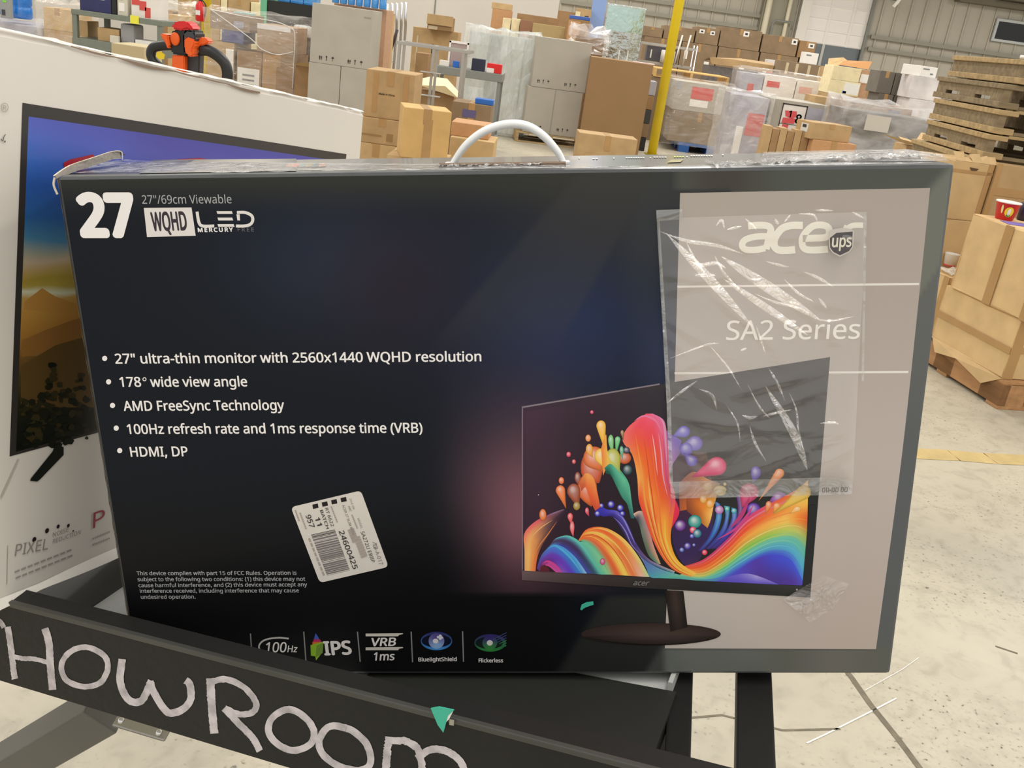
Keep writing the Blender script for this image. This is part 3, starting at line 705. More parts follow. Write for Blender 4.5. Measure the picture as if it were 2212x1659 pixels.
# arches
patch(art, msh, [(845, 560), (950, 415), (1120, 375), (1300, 420), (1500, 560), (1690, 800), (1842, 1082)], [(850, 580), (880, 572), (950, 590), (1030, 650), (1120, 760), (1200, 890), (1275, 1046)], [[(240, 110, 50), (246, 140, 60), (244, 130, 60), (240, 110, 56), (236, 110, 60), (190, 160, 110)], [(238, 100, 52), (246, 120, 60), (244, 190, 90), (238, 110, 60), (236, 120, 64), (110, 190, 150)], [(250, 190, 90), (238, 104, 56), (250, 200, 90), (246, 130, 60), (236, 120, 80), (104, 190, 150)], [(248, 214, 120), (240, 140, 70), (236, 120, 70), (250, 214, 96), (236, 104, 60), (128, 196, 150)], [(190, 214, 160), (240, 190, 170), (240, 130, 80), (250, 214, 96), (236, 104, 60), (170, 200, 140)]], na=36, nb=40, gain=G1, conv=C2)
for k, (f, c) in enumerate(((.08, (252, 210, 110)), (.33, (252, 214, 110)), (.5, (226, 96, 56)), (.62, (250, 196, 96)), (.8, (228, 120, 76)))):
    ea = [(870, 560), (955, 425), (1120, 380), (1300, 425), (1500, 565), (1690, 805), (1838, 1080)]; eb = [(860, 578), (890, 574), (955, 592), (1030, 650), (1120, 760), (1200, 890), (1275, 1046)]
    stroke(art, msh, [(a[0]+(b2[0]-a[0])*f, a[1]+(b2[1]-a[1])*f) for a, b2 in zip(ea, eb)][1:], 2.6, c, conv=C2, taper=True, n=30)
patch(art, msh, [(840, 600), (890, 580), (960, 595), (1060, 680), (1150, 800), (1275, 1046)], [(860, 640), (880, 650), (930, 720), (1000, 820), (1080, 930), (1180, 1046)], [[(110, 196, 160), (90, 186, 160)], [(120, 200, 160), (96, 190, 170)], [(150, 210, 150), (110, 196, 160)]], gain=G1, conv=C2)
patch(art, msh, [(440, 640), (520, 540), (660, 500), (770, 535), (880, 620), (1000, 780), (1180, 1046)], [(380, 690), (440, 650), (500, 634), (590, 645), (690, 705), (800, 810), (960, 1030)], [[(120, 74, 90), (90, 66, 110), (80, 110, 170)], [(84, 160, 206), (80, 66, 96), (88, 140, 200)], [(92, 190, 200), (74, 58, 96), (70, 70, 160)], [(96, 200, 180), (70, 56, 100), (76, 80, 170)], [(100, 200, 170), (60, 90, 120), (80, 80, 180)]], na=30, nb=20, gain=G1, conv=C2)
stroke(art, msh, [(520, 545), (660, 505), (770, 540), (880, 625), (1000, 785), (1175, 1044)], 5, (110, 206, 190), conv=C2, n=30, taper=True)
patch(art, msh, [(256, 960), (330, 760), (480, 630), (590, 642), (690, 702), (800, 805), (890, 925), (962, 1032)], [(310, 1010), (316, 980), (350, 940), (395, 922), (440, 940), (475, 970), (510, 1000), (530, 1014)], [[(86, 60, 110), (110, 64, 150), (100, 56, 120), (120, 60, 90), (110, 50, 60)], [(78, 140, 220), (90, 110, 210), (116, 70, 180), (120, 56, 130), (216, 76, 150)], [(84, 160, 230), (76, 120, 214), (112, 66, 190), (104, 60, 160), (224, 80, 160)], [(90, 180, 232), (70, 120, 210), (110, 70, 196), (130, 80, 190), (226, 84, 160)], [(150, 196, 224), (70, 130, 214), (96, 70, 200), (140, 90, 190), (220, 84, 160)]], na=30, nb=26, gain=G1, conv=C2)
stroke(art, msh, [(395, 690), (500, 640), (600, 690), (720, 800), (820, 930), (880, 1025)], 4.5, (92, 190, 236), conv=C2, taper=True); stroke(art, msh, [(400, 910), (450, 890), (520, 940), (600, 1015)], 3.4, (228, 90, 166), conv=C2, taper=True)
poly(art, msh, [(300, 1008), (315, 930), (370, 905), (420, 950), (440, 1010)], (104, 48, 58), conv=C2); stroke(art, msh, [(330, 900), (400, 860), (480, 895), (560, 960), (610, 1015)], 6, (222, 78, 158), conv=C2, taper=True)
# dark blue ribbon and its crown
patch(art, msh, [(1140, 60), (1240, 130), (1400, 160), (1530, 330), (1650, 600), (1800, 800), (1960, 900), (2200, 1000)], [(1060, 190), (1200, 230), (1330, 240), (1460, 440), (1560, 620), (1690, 760), (1850, 890), (2180, 1030)], [[(66, 60, 180), (60, 54, 170)], [(74, 66, 190), (58, 50, 160)], [(110, 100, 214), (56, 46, 120)], [(84, 76, 170), (58, 46, 90)], [(80, 66, 140), (60, 46, 84)], [(120, 96, 140), (70, 60, 110)], [(170, 140, 170), (80, 100, 150)], [(200, 180, 160), (90, 160, 170)]], na=34, gain=G1, conv=C2)
stroke(art, msh, [(1370, 180), (1470, 260), (1560, 440), (1640, 620)], 3, (150, 140, 220), conv=C2, taper=True); stroke(art, msh, [(1330, 240), (1420, 320), (1510, 450), (1600, 640), (1760, 800)], 3, (140, 130, 210), conv=C2, taper=True)
for x, y, r in ((1300, 60, 48), (1165, 80, 34), (1430, 110, 46), (1460, 190, 36), (1110, 190, 40)): blob(art, msh, x, y, r, r*1.05, (66, 62, 190), conv=C2, gain=G1, hi=.8)
# teal base
patch(art, msh, [(1660, 720), (1760, 830), (1900, 920), (2060, 990), (2230, 1040), (2600, 1130)], [(1760, 880), (1800, 970), (1850, 1082), (2000, 1096), (2230, 1106), (2600, 1136)], [[(150, 130, 170), (90, 110, 160)], [(96, 120, 180), (84, 140, 190)], [(104, 150, 190), (86, 170, 180)], [(110, 180, 180), (96, 190, 170)], [(140, 200, 160), (120, 196, 150)]], na=24, gain=G1, conv=C2)
# green leaf, pale leaf
patch(art, msh, [(490, 640), (530, 615), (590, 680), (615, 730), (625, 800), (640, 900)], [(495, 670), (520, 680), (550, 740), (575, 790), (605, 830), (622, 900)], [[(40, 110, 90), (30, 80, 70)], [(80, 170, 140), (40, 100, 84)], [(96, 190, 150), (50, 120, 100)], [(100, 190, 150), (70, 160, 130)], [(50, 110, 120), (40, 80, 90)]], gain=G1, conv=A2)
patch(art, msh, [(1615, 190), (1700, 150), (1770, 190), (1830, 380), (1900, 640), (2000, 900)], [(1630, 230), (1650, 260), (1700, 360), (1750, 560), (1830, 780), (1960, 900)], [[(240, 190, 150), (200, 170, 150)], [(210, 180, 170), (60, 60, 80)], [(180, 140, 150), (110, 130, 110)], [(214, 150, 140), (90, 110, 90)], [(220, 170, 120), (90, 150, 130)]], gain=G1, conv=C2)
# dark plum pit on the right
patch(art, msh, [(830, 560), (840, 800), (835, 1000), (880, 1120), (930, 1150)], [(1010, 560), (1050, 800), (1040, 950), (1010, 1050), (960, 1130)], [[(64, 46, 62), (90, 66, 60)], [(70, 40, 60), (84, 60, 62)], [(60, 44, 84), (60, 48, 96)], [(66, 48, 96), (58, 44, 80)], [(80, 56, 90), (70, 50, 80)]], gain=G1, conv=A2)
# orange cluster in the middle, brown film-tinted block
patch(art, msh, [(240, 330), (400, 200), (560, 280), (700, 330)], [(250, 640), (360, 620), (520, 600), (640, 560)], [[(150, 90, 76), (170, 90, 60)], [(170, 110, 90), (210, 110, 50)], [(210, 140, 80), (236, 150, 60)], [(150, 120, 80), (240, 170, 80)]], gain=G1, conv=D2)
patch(art, msh, [(330, 640), (330, 480), (450, 470), (620, 540)], [(560, 830), (590, 760), (610, 680), (632, 560)], [[(130, 70, 50), (150, 80, 50), (210, 140, 60)], [(190, 100, 60), (230, 130, 50), (246, 190, 100)], [(230, 120, 60), (244, 160, 70), (250, 210, 120)]], gain=G1, conv=D2)
for x, y, rx, ry, c in ((515, 510, 40, 46, (240, 180, 90)), (590, 560, 44, 50, (246, 176, 80)), (560, 370, 60, 48, (232, 180, 110)), (700, 400, 74, 46, (226, 200, 120)), (700, 430, 66, 40, (206, 176, 90)), (755, 340, 18, 18, (230, 196, 130))): blob(art, msh, x, y, rx, ry, c, conv=D2, gain=G1)
# blue fingers
for ea, eb, c0, c1 in (([(640, 530), (660, 660), (630, 800), (560, 950), (450, 1080)], [(700, 560), (720, 680), (690, 830), (620, 960), (500, 1090)], (60, 110, 180), (60, 130, 200)), ([(745, 580), (760, 700), (720, 830), (640, 950), (540, 1060)], [(810, 590), (800, 720), (770, 850), (690, 970), (580, 1070)], (70, 160, 180), (60, 90, 180)), ([(830, 600), (830, 730), (770, 860), (690, 960), (590, 1060)], [(888, 620), (880, 750), (830, 870), (750, 970), (640, 1060)], (70, 150, 200), (70, 70, 170)), ([(880, 460), (900, 620), (860, 800), (760, 950), (640, 1060)], [(950, 450), (960, 640), (930, 800), (820, 960), (700, 1060)], (110, 70, 130), (90, 50, 120))):
    patch(art, msh, ea, eb, [[c0, mixc(c0, (255, 255, 255), .25), c0], [c1, mixc(c1, (255, 255, 255), .3), c1], [(64, 60, 150), c1, (70, 60, 150)], [(66, 50, 110), (70, 60, 130), (66, 50, 110)]], gain=G1, conv=D2)
# purple ribbons behind the column
patch(art, msh, [(795, 440), (830, 470), (850, 480), (880, 500)], [(815, 700), (830, 640), (850, 600), (880, 560)], [[(140, 110, 190), (160, 110, 170)], [(130, 100, 200), (170, 120, 180)], [(110, 90, 190), (110, 80, 150)]], gain=G1, conv=A2)
for x, y, rx, ry, c, t in ((893, 455, 32, 30, (104, 92, 196), (835, 480)), (950, 515, 40, 38, (112, 92, 190), (870, 540)), (905, 545, 34, 34, (100, 84, 190), None), (935, 605, 30, 28, (100, 80, 180), (890, 560)), (1062, 632, 50, 48, (222, 70, 122), (930, 690)), (1262, 665, 27, 32, (108, 90, 180), (1245, 720)), (1228, 765, 50, 46, (216, 84, 128), (1190, 850)), (1380, 795, 38, 32, (150, 90, 170), (1330, 815)), (1250, 855, 36, 36, (110, 66, 176), (1220, 890))): blob(art, msh, x, y, rx, ry, c, conv=A2, gain=G1, tail=t)
# right hand swoosh: three nested sheets
EU = [(890, 1145), (1000, 1105), (1120, 1000), (1210, 900), (1290, 845), (1400, 790), (1480, 745), (1530, 700)]
EM = [(900, 1180), (1000, 1190), (1110, 1130), (1210, 1050), (1320, 990), (1420, 965), (1480, 975), (1524, 1008)]
EL = [(860, 1190), (960, 1218), (1060, 1222), (1150, 1180), (1260, 1110), (1350, 1085), (1440, 1110), (1506, 1225)]
EB = [(800, 1200), (900, 1212), (1060, 1222), (1180, 1228), (1290, 1234), (1380, 1238), (1450, 1241), (1498, 1243)]
patch(art, msh, EL, EB, [[(110, 196, 150), (100, 190, 160)], [(90, 170, 180), (90, 150, 190)], [(80, 100, 200), (90, 90, 200)], [(84, 80, 206), (96, 84, 206), (100, 90, 206)][:2], [(88, 66, 176), (84, 60, 150)], [(74, 80, 214), (80, 58, 150)], [(72, 90, 220), (84, 60, 160)], [(76, 96, 220), (96, 80, 190)]], na=40, gain=G1, conv=A2)
patch(art, msh, [(1040, 1222), (1150, 1190), (1220, 1182), (1290, 1200), (1380, 1238)], [(1040, 1226), (1150, 1229), (1220, 1232), (1290, 1235), (1380, 1240)], [[(90, 80, 200), (90, 80, 200)], [(116, 104, 210), (96, 84, 200)], [(170, 160, 226), (110, 96, 206)], [(110, 96, 206), (96, 80, 190)]], gain=G1, conv=A2)
patch(art, msh, EM, EL, [[(246, 190, 90), (230, 200, 110), (150, 200, 130), (110, 196, 160)], [(250, 200, 110), (170, 206, 120), (110, 200, 150), (96, 190, 160)], [(150, 200, 90), (100, 196, 140), (90, 180, 190), (80, 120, 200)], [(130, 196, 90), (104, 196, 160), (80, 150, 210), (80, 90, 206)], [(150, 200, 90), (110, 196, 170), (84, 170, 200), (74, 80, 206)], [(186, 206, 110), (110, 196, 176), (90, 170, 206), (76, 90, 214)], [(170, 196, 110), (104, 190, 176), (90, 180, 210), (80, 110, 220)], [(150, 180, 110), (104, 186, 170), (88, 180, 210), (84, 150, 226)]], na=40, nb=26, gain=G1, conv=A2)
patch(art, msh, EU, EM, [[(236, 90, 60), (240, 96, 54), (246, 170, 80), (240, 196, 110)], [(214, 70, 110), (238, 84, 56), (244, 130, 60), (190, 200, 100)], [(190, 60, 130), (236, 80, 70), (240, 110, 54), (196, 200, 90)], [(214, 70, 130), (238, 80, 60), (246, 160, 70), (160, 196, 84)], [(224, 80, 120), (240, 110, 60), (250, 180, 84), (170, 200, 90)], [(236, 110, 70), (244, 150, 70), (250, 200, 100), (190, 206, 100)], [(240, 140, 70), (248, 190, 90), (244, 140, 60), (196, 200, 110)], [(250, 210, 110), (250, 200, 90), (220, 100, 50), (160, 170, 90)]], na=40, nb=26, gain=G1, conv=A2)
for f, w, c in ((.15, 3, (240, 130, 160)), (.3, 2.2, (250, 120, 90)), (.5, 2.4, (250, 150, 80)), (.68, 2.4, (252, 190, 90)), (.85, 2.2, (250, 220, 130))):
    stroke(art, msh, [(a[0]+(b2[0]-a[0])*f, a[1]+(b2[1]-a[1])*f) for a, b2 in zip(EU, EM)], w, c, conv=A2, taper=True, n=36)
for f, w, c in ((.15, 2.2, (190, 220, 120)), (.4, 2.4, (140, 214, 190)), (.62, 2.2, (120, 200, 220)), (.82, 2.2, (90, 130, 226))):
    stroke(art, msh, [(a[0]+(b2[0]-a[0])*f, a[1]+(b2[1]-a[1])*f) for a, b2 in zip(EM, EL)], w, c, conv=A2, taper=True, n=36)
for x, y, rx, ry, c, t in ((1383, 668, 24, 24, (240, 150, 80), (1275, 810)), (1508, 765, 36, 36, (236, 196, 90), (1350, 880)), (1328, 830, 16, 20, (236, 140, 80), (1310, 880)), (1370, 835, 18, 16, (240, 160, 80), (1350, 880)), (1475, 850, 18, 14, (246, 190, 110), (1430, 880)), (1000, 1073, 14, 14, (236, 70, 100), None)): blob(art, msh, x, y, rx, ry, c, conv=A2, gain=G1, tail=t)
stroke(art, msh, [(1130, 950), (1190, 880), (1230, 790)], 9, (196, 70, 130), conv=A2, taper=True); stroke(art, msh, [(1060, 1010), (1160, 950), (1220, 880), (1250, 830)], 6, (214, 80, 150), conv=A2, taper=True)
for x, y, r, c in ((950, 915, 34, (60, 160, 150)), (875, 935, 28, (124, 70, 160)), (940, 958, 17, (232, 80, 110)), (962, 976, 22, (60, 130, 150)), (935, 990, 12, (90, 80, 190)), (912, 1040, 17, (96, 76, 180)), (945, 1035, 8, (110, 110, 200)), (883, 1060, 12, (90, 110, 190)), (1075, 855, 22, (190, 130, 190)), (1115, 850, 12, (90, 190, 180)), (1150, 860, 14, (80, 170, 190))): blob(art, msh, x, y, r, r, c, conv=A2, gain=G1, hi=.7)
# red bulge right of the column foot, then the main column
patch(art, msh, [(800, 640), (830, 760), (862, 830), (868, 880), (820, 965)], [(760, 640), (770, 760), (780, 830), (790, 880), (800, 965)], [[(230, 110, 140), (236, 100, 110)], [(226, 70, 100), (240, 80, 80)], [(226, 50, 84), (240, 80, 84)], [(220, 50, 80), (240, 90, 80)]], gain=G1, conv=A2)
patch(art, msh, [(700, 363), (610, 430), (580, 500), (630, 575), (655, 690), (662, 800), (690, 890), (735, 1010), (790, 1110), (850, 1168), (930, 1198)], [(735, 363), (790, 395), (806, 460), (815, 560), (822, 680), (850, 790), (838, 900), (826, 1000), (845, 1080), (885, 1135), (960, 1180)], [[(240, 84, 110), (244, 92, 116), (240, 110, 150), (226, 130, 170)], [(240, 104, 108), (238, 80, 98), (238, 88, 112), (226, 120, 170)], [(236, 120, 110), (238, 92, 74), (236, 78, 88), (230, 116, 160)], [(240, 130, 70), (238, 104, 50), (234, 84, 64), (226, 110, 150)], [(246, 180, 90), (240, 120, 54), (232, 84, 60), (232, 100, 130)], [(238, 90, 60), (246, 150, 60), (238, 100, 54), (234, 90, 110)], [(236, 80, 66), (240, 120, 60), (246, 160, 64), (238, 120, 60)], [(236, 90, 60), (244, 150, 64), (248, 180, 64), (240, 150, 60)], [(238, 100, 60), (246, 150, 60), (250, 190, 60), (244, 170, 60)], [(236, 100, 60), (250, 190, 80), (246, 160, 60), (250, 206, 80)], [(244, 150, 80), (250, 196, 90), (250, 206, 96), (248, 190, 90)]], na=44, nb=24, gain=G1, conv=A2)
EA = [(620, 470), (640, 575), (660, 690), (668, 800), (695, 890), (740, 1010), (795, 1110), (855, 1168), (930, 1198)]; EBc = [(800, 460), (812, 560), (820, 680), (848, 790), (836, 900), (824, 1000), (843, 1080), (883, 1135), (955, 1182)]
for f, w, c, i0, i1 in ((.14, 4, (250, 170, 80), 0, 9), (.3, 3.4, (250, 196, 110), 2, 6), (.36, 2.4, (224, 80, 56), 0, 6), (.55, 3, (250, 130, 70), 0, 9), (.62, 2.6, (250, 190, 190), 0, 3), (.8, 3, (240, 170, 200), 0, 4), (.72, 3.4, (252, 214, 100), 4, 9), (.9, 2.6, (224, 90, 140), 0, 5), (.45, 3, (252, 206, 90), 4, 9), (.2, 2.4, (220, 80, 56), 3, 9)):
    stroke(art, msh, [(a[0]+(b2[0]-a[0])*f, a[1]+(b2[1]-a[1])*f) for a, b2 in zip(EA, EBc)][i0:i1], w, c, conv=A2, taper=True, n=34)
stroke(art, msh, [(640, 400), (690, 375), (750, 400), (785, 470)], 5, (244, 130, 170), conv=A2, taper=True); stroke(art, msh, [(770, 380), (792, 420), (800, 500), (806, 620)], 4.5, (240, 170, 206), conv=A2, taper=True)
# left cluster
for x, y, rx, ry, c, t in ((590, 590, 34, 30, (206, 100, 60), None), (600, 550, 18, 18, (70, 70, 90), None), (605, 650, 24, 26, (60, 90, 96), None), (350, 690, 16, 30, (150, 80, 70), (380, 760)), (400, 750, 50, 80, (226, 110, 60), (425, 840)), (330, 760, 34, 40, (170, 90, 66), (360, 850)), (345, 835, 18, 22, (170, 140, 60), None), (425, 640, 60, 90, (206, 96, 66), (470, 720)), (435, 590, 56, 60, (224, 120, 70), (480, 660)), (410, 545, 18, 28, (240, 170, 80), (430, 590)), (470, 580, 34, 40, (246, 200, 90), (510, 660)), (470, 425, 24, 28, (246, 190, 80), (492, 560)), (520, 500, 14, 30, (130, 200, 130), (535, 590)), (555, 495, 14, 16, (110, 196, 130), (545, 580)), (578, 460, 9, 14, (150, 120, 76), (585, 500)), (530, 600, 40, 60, (190, 190, 90), (570, 690)), (575, 550, 10, 22, (100, 180, 140), (580, 600))): blob(art, msh, x, y, rx, ry, c, conv=A2, gain=G1, tail=t)
patch(art, msh, [(470, 540), (495, 470), (500, 540), (520, 600), (565, 640)], [(480, 680), (500, 640), (520, 650), (545, 670), (575, 690)], [[(240, 130, 70), (230, 140, 70)], [(246, 190, 84), (240, 190, 90)], [(220, 206, 96), (190, 190, 90)], [(150, 190, 110), (110, 150, 96)]], gain=G1, conv=A2)
patch(art, msh, [(360, 720), (390, 668), (430, 690), (450, 760), (466, 840)], [(370, 760), (390, 740), (405, 780), (420, 820), (440, 860)], [[(200, 96, 66), (180, 80, 60)], [(244, 170, 90), (236, 110, 60)], [(240, 140, 76), (226, 90, 56)], [(220, 90, 60), (200, 80, 60)]], gain=G1, conv=A2)
patch(art, msh, [(488, 640), (520, 620), (560, 660), (600, 710), (618, 800)], [(492, 655), (515, 665), (545, 725), (580, 790), (616, 840)], [[(50, 120, 100), (40, 90, 80)], [(90, 180, 150), (50, 120, 100)], [(104, 196, 156), (70, 150, 126)], [(80, 160, 140), (60, 130, 116)]], gain=G1, conv=A2)
for x, y, rx, ry, c, t in ((423, 355, 9, 10, (216, 70, 110), None), (404, 488, 14, 18, (240, 156, 90), None), (304, 571, 12, 14, (220, 76, 104), None), (331, 608, 10, 12, (216, 90, 100), None), (267, 705, 14, 18, (236, 120, 70), None), (262, 755, 24, 26, (240, 130, 70), (292, 850)), (172, 880, 18, 30, (236, 130, 70), None), (312, 890, 14, 20, (236, 100, 100), (318, 930)), (322, 945, 12, 34, (238, 110, 116), (330, 995)), (398, 860, 10, 18, (222, 84, 110), (412, 890)), (478, 1120, 13, 17, (216, 80, 140), None), (150, 778, 3, 3, (180, 170, 160), None)): blob(art, msh, x, y, rx, ry, c, conv=A2, gain=G1, tail=t)
# right bezel, cut clean over the picture, then stand
poly(art, msh, [(1748, 1090), (1763, 1090), (1750, 1290), (1733, 1289), (1733, 1263)], (44, 46, 48), G1)
patch(art, msh, [(1127, 1234), (1300, 1242), (1500, 1253), (1735, 1265)], [(1127, 1252), (1300, 1264), (1500, 1276), (1735, 1289)], [[(114, 94, 96), (104, 86, 88)], [(70, 60, 58), (60, 52, 50)], [(46, 44, 46), (42, 42, 42)], [(58, 60, 60), (46, 48, 48)]], na=20, gain=G1)
blob(art, msh, 1721, 1273, 2, 2, (180, 180, 180))
patch(art, msh, [(1436, 1274), (1441, 1310), (1448, 1362)], [(1476, 1276), (1480, 1310), (1484, 1350)], [[(30, 26, 24), (60, 48, 44), (34, 30, 28)], [(46, 38, 36), (70, 56, 52), (40, 34, 32)]], gain=G1)
z = msh.up(); vs = [(*msh.q(1406, 1368), z)]; cs = [lin((84, 68, 64))]
for k in range(40):
    a = k*2*math.pi/40; vs.append((*msh.q(1406+151*math.cos(a), 1369+24*math.sin(a)), z)); cs.append(lin((58, 46, 42) if math.sin(a) < .3 else (40, 34, 32)))
art.add(vs, [(0, k+1, (k+1) % 40+1) for k in range(40)], cs)
stroke(art, msh, [(1265, 1376), (1330, 1387), (1406, 1392), (1490, 1388), (1548, 1377)], 3, (26, 22, 20), n=30, taper=True)
patch(art, msh, [(1441, 1310), (1448, 1364)], [(1480, 1310), (1485, 1354)], [[(40, 34, 32), (66, 54, 50), (38, 32, 30)], [(34, 28, 26), (44, 36, 34), (30, 26, 24)]], gain=G1)
art.build('picture_print', PR, mon)
# --- lettering
msh.layer = .0003
PW = mat('white_print', (248, 244, 241), .4); PG2 = mat('light_grey_print', (176, 176, 178), .4); PC = mat('cream_print', (228, 222, 204), .4); PDK = mat('dark_plum_print', (44, 30, 42), .4); PT = mat('taupe_print', (120, 112, 108), .45)
text(msh, 'size_lettering', '27', (174, 508), (298, 508), PW, h=85, bold=.045)
text(msh, 'viewable_lettering', '27"/69cm Viewable', (308, 440), (501, 439), PG2, h=18)
art = Art(); poly(art, msh, [(311, 449), (414, 448), (423, 509), (318, 512)], (232, 226, 222)); art.build('badge_print', PF, mon)
text(msh, 'resolution_lettering', 'WQHD', (330, 498), (406, 496), PDK, h=38, bold=.03)
art = Art(); q = (232, 228, 222)
for pts in ([(428, 457), (431, 487), (436, 489)], ): pass
stroke(art, msh, [(426, 457), (430, 480), (438, 488), (463, 488)], 6.5, q, 16)
for y, x0, x1 in ((459, 468, 503), (473, 470, 504), (487, 470, 507)): poly(art, msh, [(x0, y-3), (x1-2, y-3), (x1, y+3), (x0+2, y+3)], q)
stroke(art, msh, [(512, 459), (530, 459), (544, 466), (546, 477), (540, 485), (528, 488), (510, 488)], 6.5, q, 26); poly(art, msh, [(511, 463), (518, 463), (519, 476), (513, 476)], q)
art.build('led_logo_print', PF, mon)
text(msh, 'mercury_lettering', 'MERCURY', (428, 501), (504, 500), PW, h=8.5, bold=.03, space=1.25); text(msh, 'free_lettering', 'FREE', (514, 500), (549, 500), mat('dim_print', (110, 108, 112), .4), h=8.5, space=1.25)
for i, (s, x, y, x1, y1) in enumerate((('27" ultra-thin monitor with 2560x1440 WQHD resolution', 250, 785, 1040, 780), ('178', 260, 835, 306, 835), ('wide view angle', 326, 835, 535, 834), ('AMD FreeSync Technology', 268, 887, 615, 885), ('100Hz refresh rate and 1ms response time (VRB)', 276, 937, 913, 934), ('HDMI, DP', 283, 986, 407, 985))):
    text(msh, 'feature_line', s, (x, y), (x1, y1), PW, h=20.5, bold=.014)
art = Art(); stroke(art, msh, [(312.5+3.4*math.cos(k*.785), 819+3.4*math.sin(k*.785)) for k in range(8)], 2, (232, 226, 222), 24, closed=True)
for x, y in ((226.5, 774), (235, 824.5), (243.5, 875.5), (251.5, 924.5), (259, 973)):
    ar2 = Art(); z = msh.up(); ar2.add([(*msh.q(x+5.6*math.cos(a*.5236), y+5.8*math.sin(a*.5236)), z) for a in range(12)], [tuple(range(12))], [lin((248, 244, 241))]*12); ar2.build('bullet_print', PF, mon)
art.build('degree_print', PF, mon)
FCC = ('This device complies with part 15 of FCC Rules. Operation is', 'subject to the following two conditions: (1) this device may not', 'cause harmful interference, and (2) this device must accept any', 'interference received, including interference that may cause', 'undesired operation.')
for s, x, y, x1, y1 in zip(FCC, (296, 298, 300, 303, 305), (1242, 1255, 1268, 1280, 1293), (641, 660, 664, 646, 423), (1241, 1254, 1266, 1279, 1292.5)):
    text(msh, 'notice_line', s, (x, y), (x1, y1), PG2, h=8, bold=.012)
K3 = lambda p: (1380+p[0]*.31646, 380+p[1]*.31641)
art = Art(); q = (246, 241, 226)
for pts, w in (([(745, 342), (820, 336), (880, 342), (900, 368), (888, 420), (868, 500)], 15), ([(886, 412), (800, 414), (725, 436), (704, 474), (730, 502), (800, 504), (862, 492)], 14), ([(1118, 338), (1040, 338), (975, 360), (930, 420), (922, 472), (950, 504), (1010, 508), (1066, 502)], 16), ([(1118, 428), (1200, 424), (1270, 420), (1298, 396), (1290, 350), (1240, 334), (1180, 346), (1128, 400), (1112, 450), (1130, 496), (1190, 506), (1290, 500)], 15), ([(1424, 340), (1400, 400), (1385, 440)], 15), ([(1420, 360), (1460, 338), (1530, 336)], 12)): stroke(art, msh, pts, w, q, 34, conv=K3)
art.build('brand_lettering', PF, mon)
text(msh, 'series_lettering', 'SA2 Series', (1568, 734), (1856, 731), mat('pale_print_warm', (252, 247, 240), .4), h=41, bold=.006)
msh.layer = .0016; text(msh, 'small_brand_lettering', 'acer', (1367, 1262), (1402, 1263), mat('dim_grey_print', (120, 118, 116), .4), h=11, bold=.02, shear=.3); msh.layer = .0004
# icon row
q = (150, 148, 146)
for x0, y0, x1, y1 in ((540, 1368, 544, 1428), (655, 1364, 660, 1430), (771, 1364, 777, 1429), (887, 1364, 890, 1430), (998, 1363, 1000, 1429), (423, 1366, 425, 1400)):
    art = Art(); poly(art, msh, [(x0, y0), (x0+2.6, y0), (x1+2.6, y1), (x1, y1)], q); art.build('divider_print', PF, mon)
art = Art()
stroke(art, msh, [(624, 1379), (600, 1377), (572, 1382), (560, 1394), (564, 1406), (580, 1410)], 3.6, (206, 204, 200), 24)
art.build('swoosh_print', PF, mon); art = Art()
for pts, c in (([(682, 1367), (691, 1381), (678, 1381)], (70, 100, 190)), ([(678, 1380), (691, 1380), (695, 1386), (676, 1388)], (196, 50, 110)), ([(675, 1386), (697, 1386), (690, 1392), (675, 1392)], (226, 110, 50)), ([(671, 1393), (695, 1386), (699, 1388), (697, 1408), (683, 1426), (681, 1417), (672, 1416)], (150, 196, 50)), ([(684, 1394), (699, 1388), (697, 1410), (682, 1420)], (120, 156, 60))):
    poly(art, msh, pts, c)
art.build('panel_badge_print', PF, mon)
q = (226, 220, 210)
for y in (1371, 1401): art = Art(); poly(art, msh, [(790, y-3), (870, y-4), (871, y-2), (862, y), (860, y+3), (790, y+3)], q); art.build('bar_print', PF, mon)
art = Art()
# eye badges
def ell(cx, cy, rx, ry, c0, c1, rin=.0, n=36):
    z = msh.up(); vs = []; cs = []
    for k in range(n):
        a = k*2*math.pi/n; c = lin(mixc(c0, c1, .5+.5*math.sin(a)))
        vs += [(*msh.q(cx+rx*math.cos(a), cy+ry*math.sin(a)), z), (*msh.q(cx+rx*rin*math.cos(a), cy+ry*rin*math.sin(a)), z)]; cs += [c, c]
    art.add(vs, [(2*k, 2*k+1, 2*((k+1) % n)+1, 2*((k+1) % n)) for k in range(n)], cs)
ell(943, 1384, 34, 20, (50, 54, 110), (70, 150, 226), .01); ell(943, 1384, 32, 14, (24, 24, 44), (20, 24, 50), .01); ell(943, 1384, 17, 17, (90, 80, 150), (150, 190, 236), .01)
ell(941, 1384, 6, 5, (236, 234, 236), (236, 234, 236), .01); ell(951, 1376, 4, 6, (226, 226, 236), (226, 226, 236), .01); poly(art, msh, [(944, 1373), (957, 1375), (957, 1379), (944, 1378)], (226, 226, 236))
art.build('blue_eye_print', PF, mon); art = Art()
ell(1059, 1388, 34, 19, (54, 48, 110), (50, 140, 64), .01); ell(1057, 1388, 30, 13, (24, 30, 40), (22, 40, 30), .01); ell(1058, 1388, 16, 15, (60, 50, 120), (60, 140, 70), .01); ell(1058, 1388, 6.5, 6, (224, 226, 220), (224, 226, 220), .01)
for k in range(6): stroke(art, msh, [(1064+k*5, 1381+k*3), (1094, 1366+k*5.5)], 1.6, (70, 76, 130) if k < 3 else (60, 140, 76), 4)
art.build('green_eye_print', PF, mon)
text(msh, 'refresh_lettering', '100', (577, 1408), (621, 1408), PW, h=21, shear=.25, bold=.01); text(msh, 'hertz_lettering', 'Hz', (621, 1408), (644, 1408), PW, h=14, shear=.25, bold=.01)
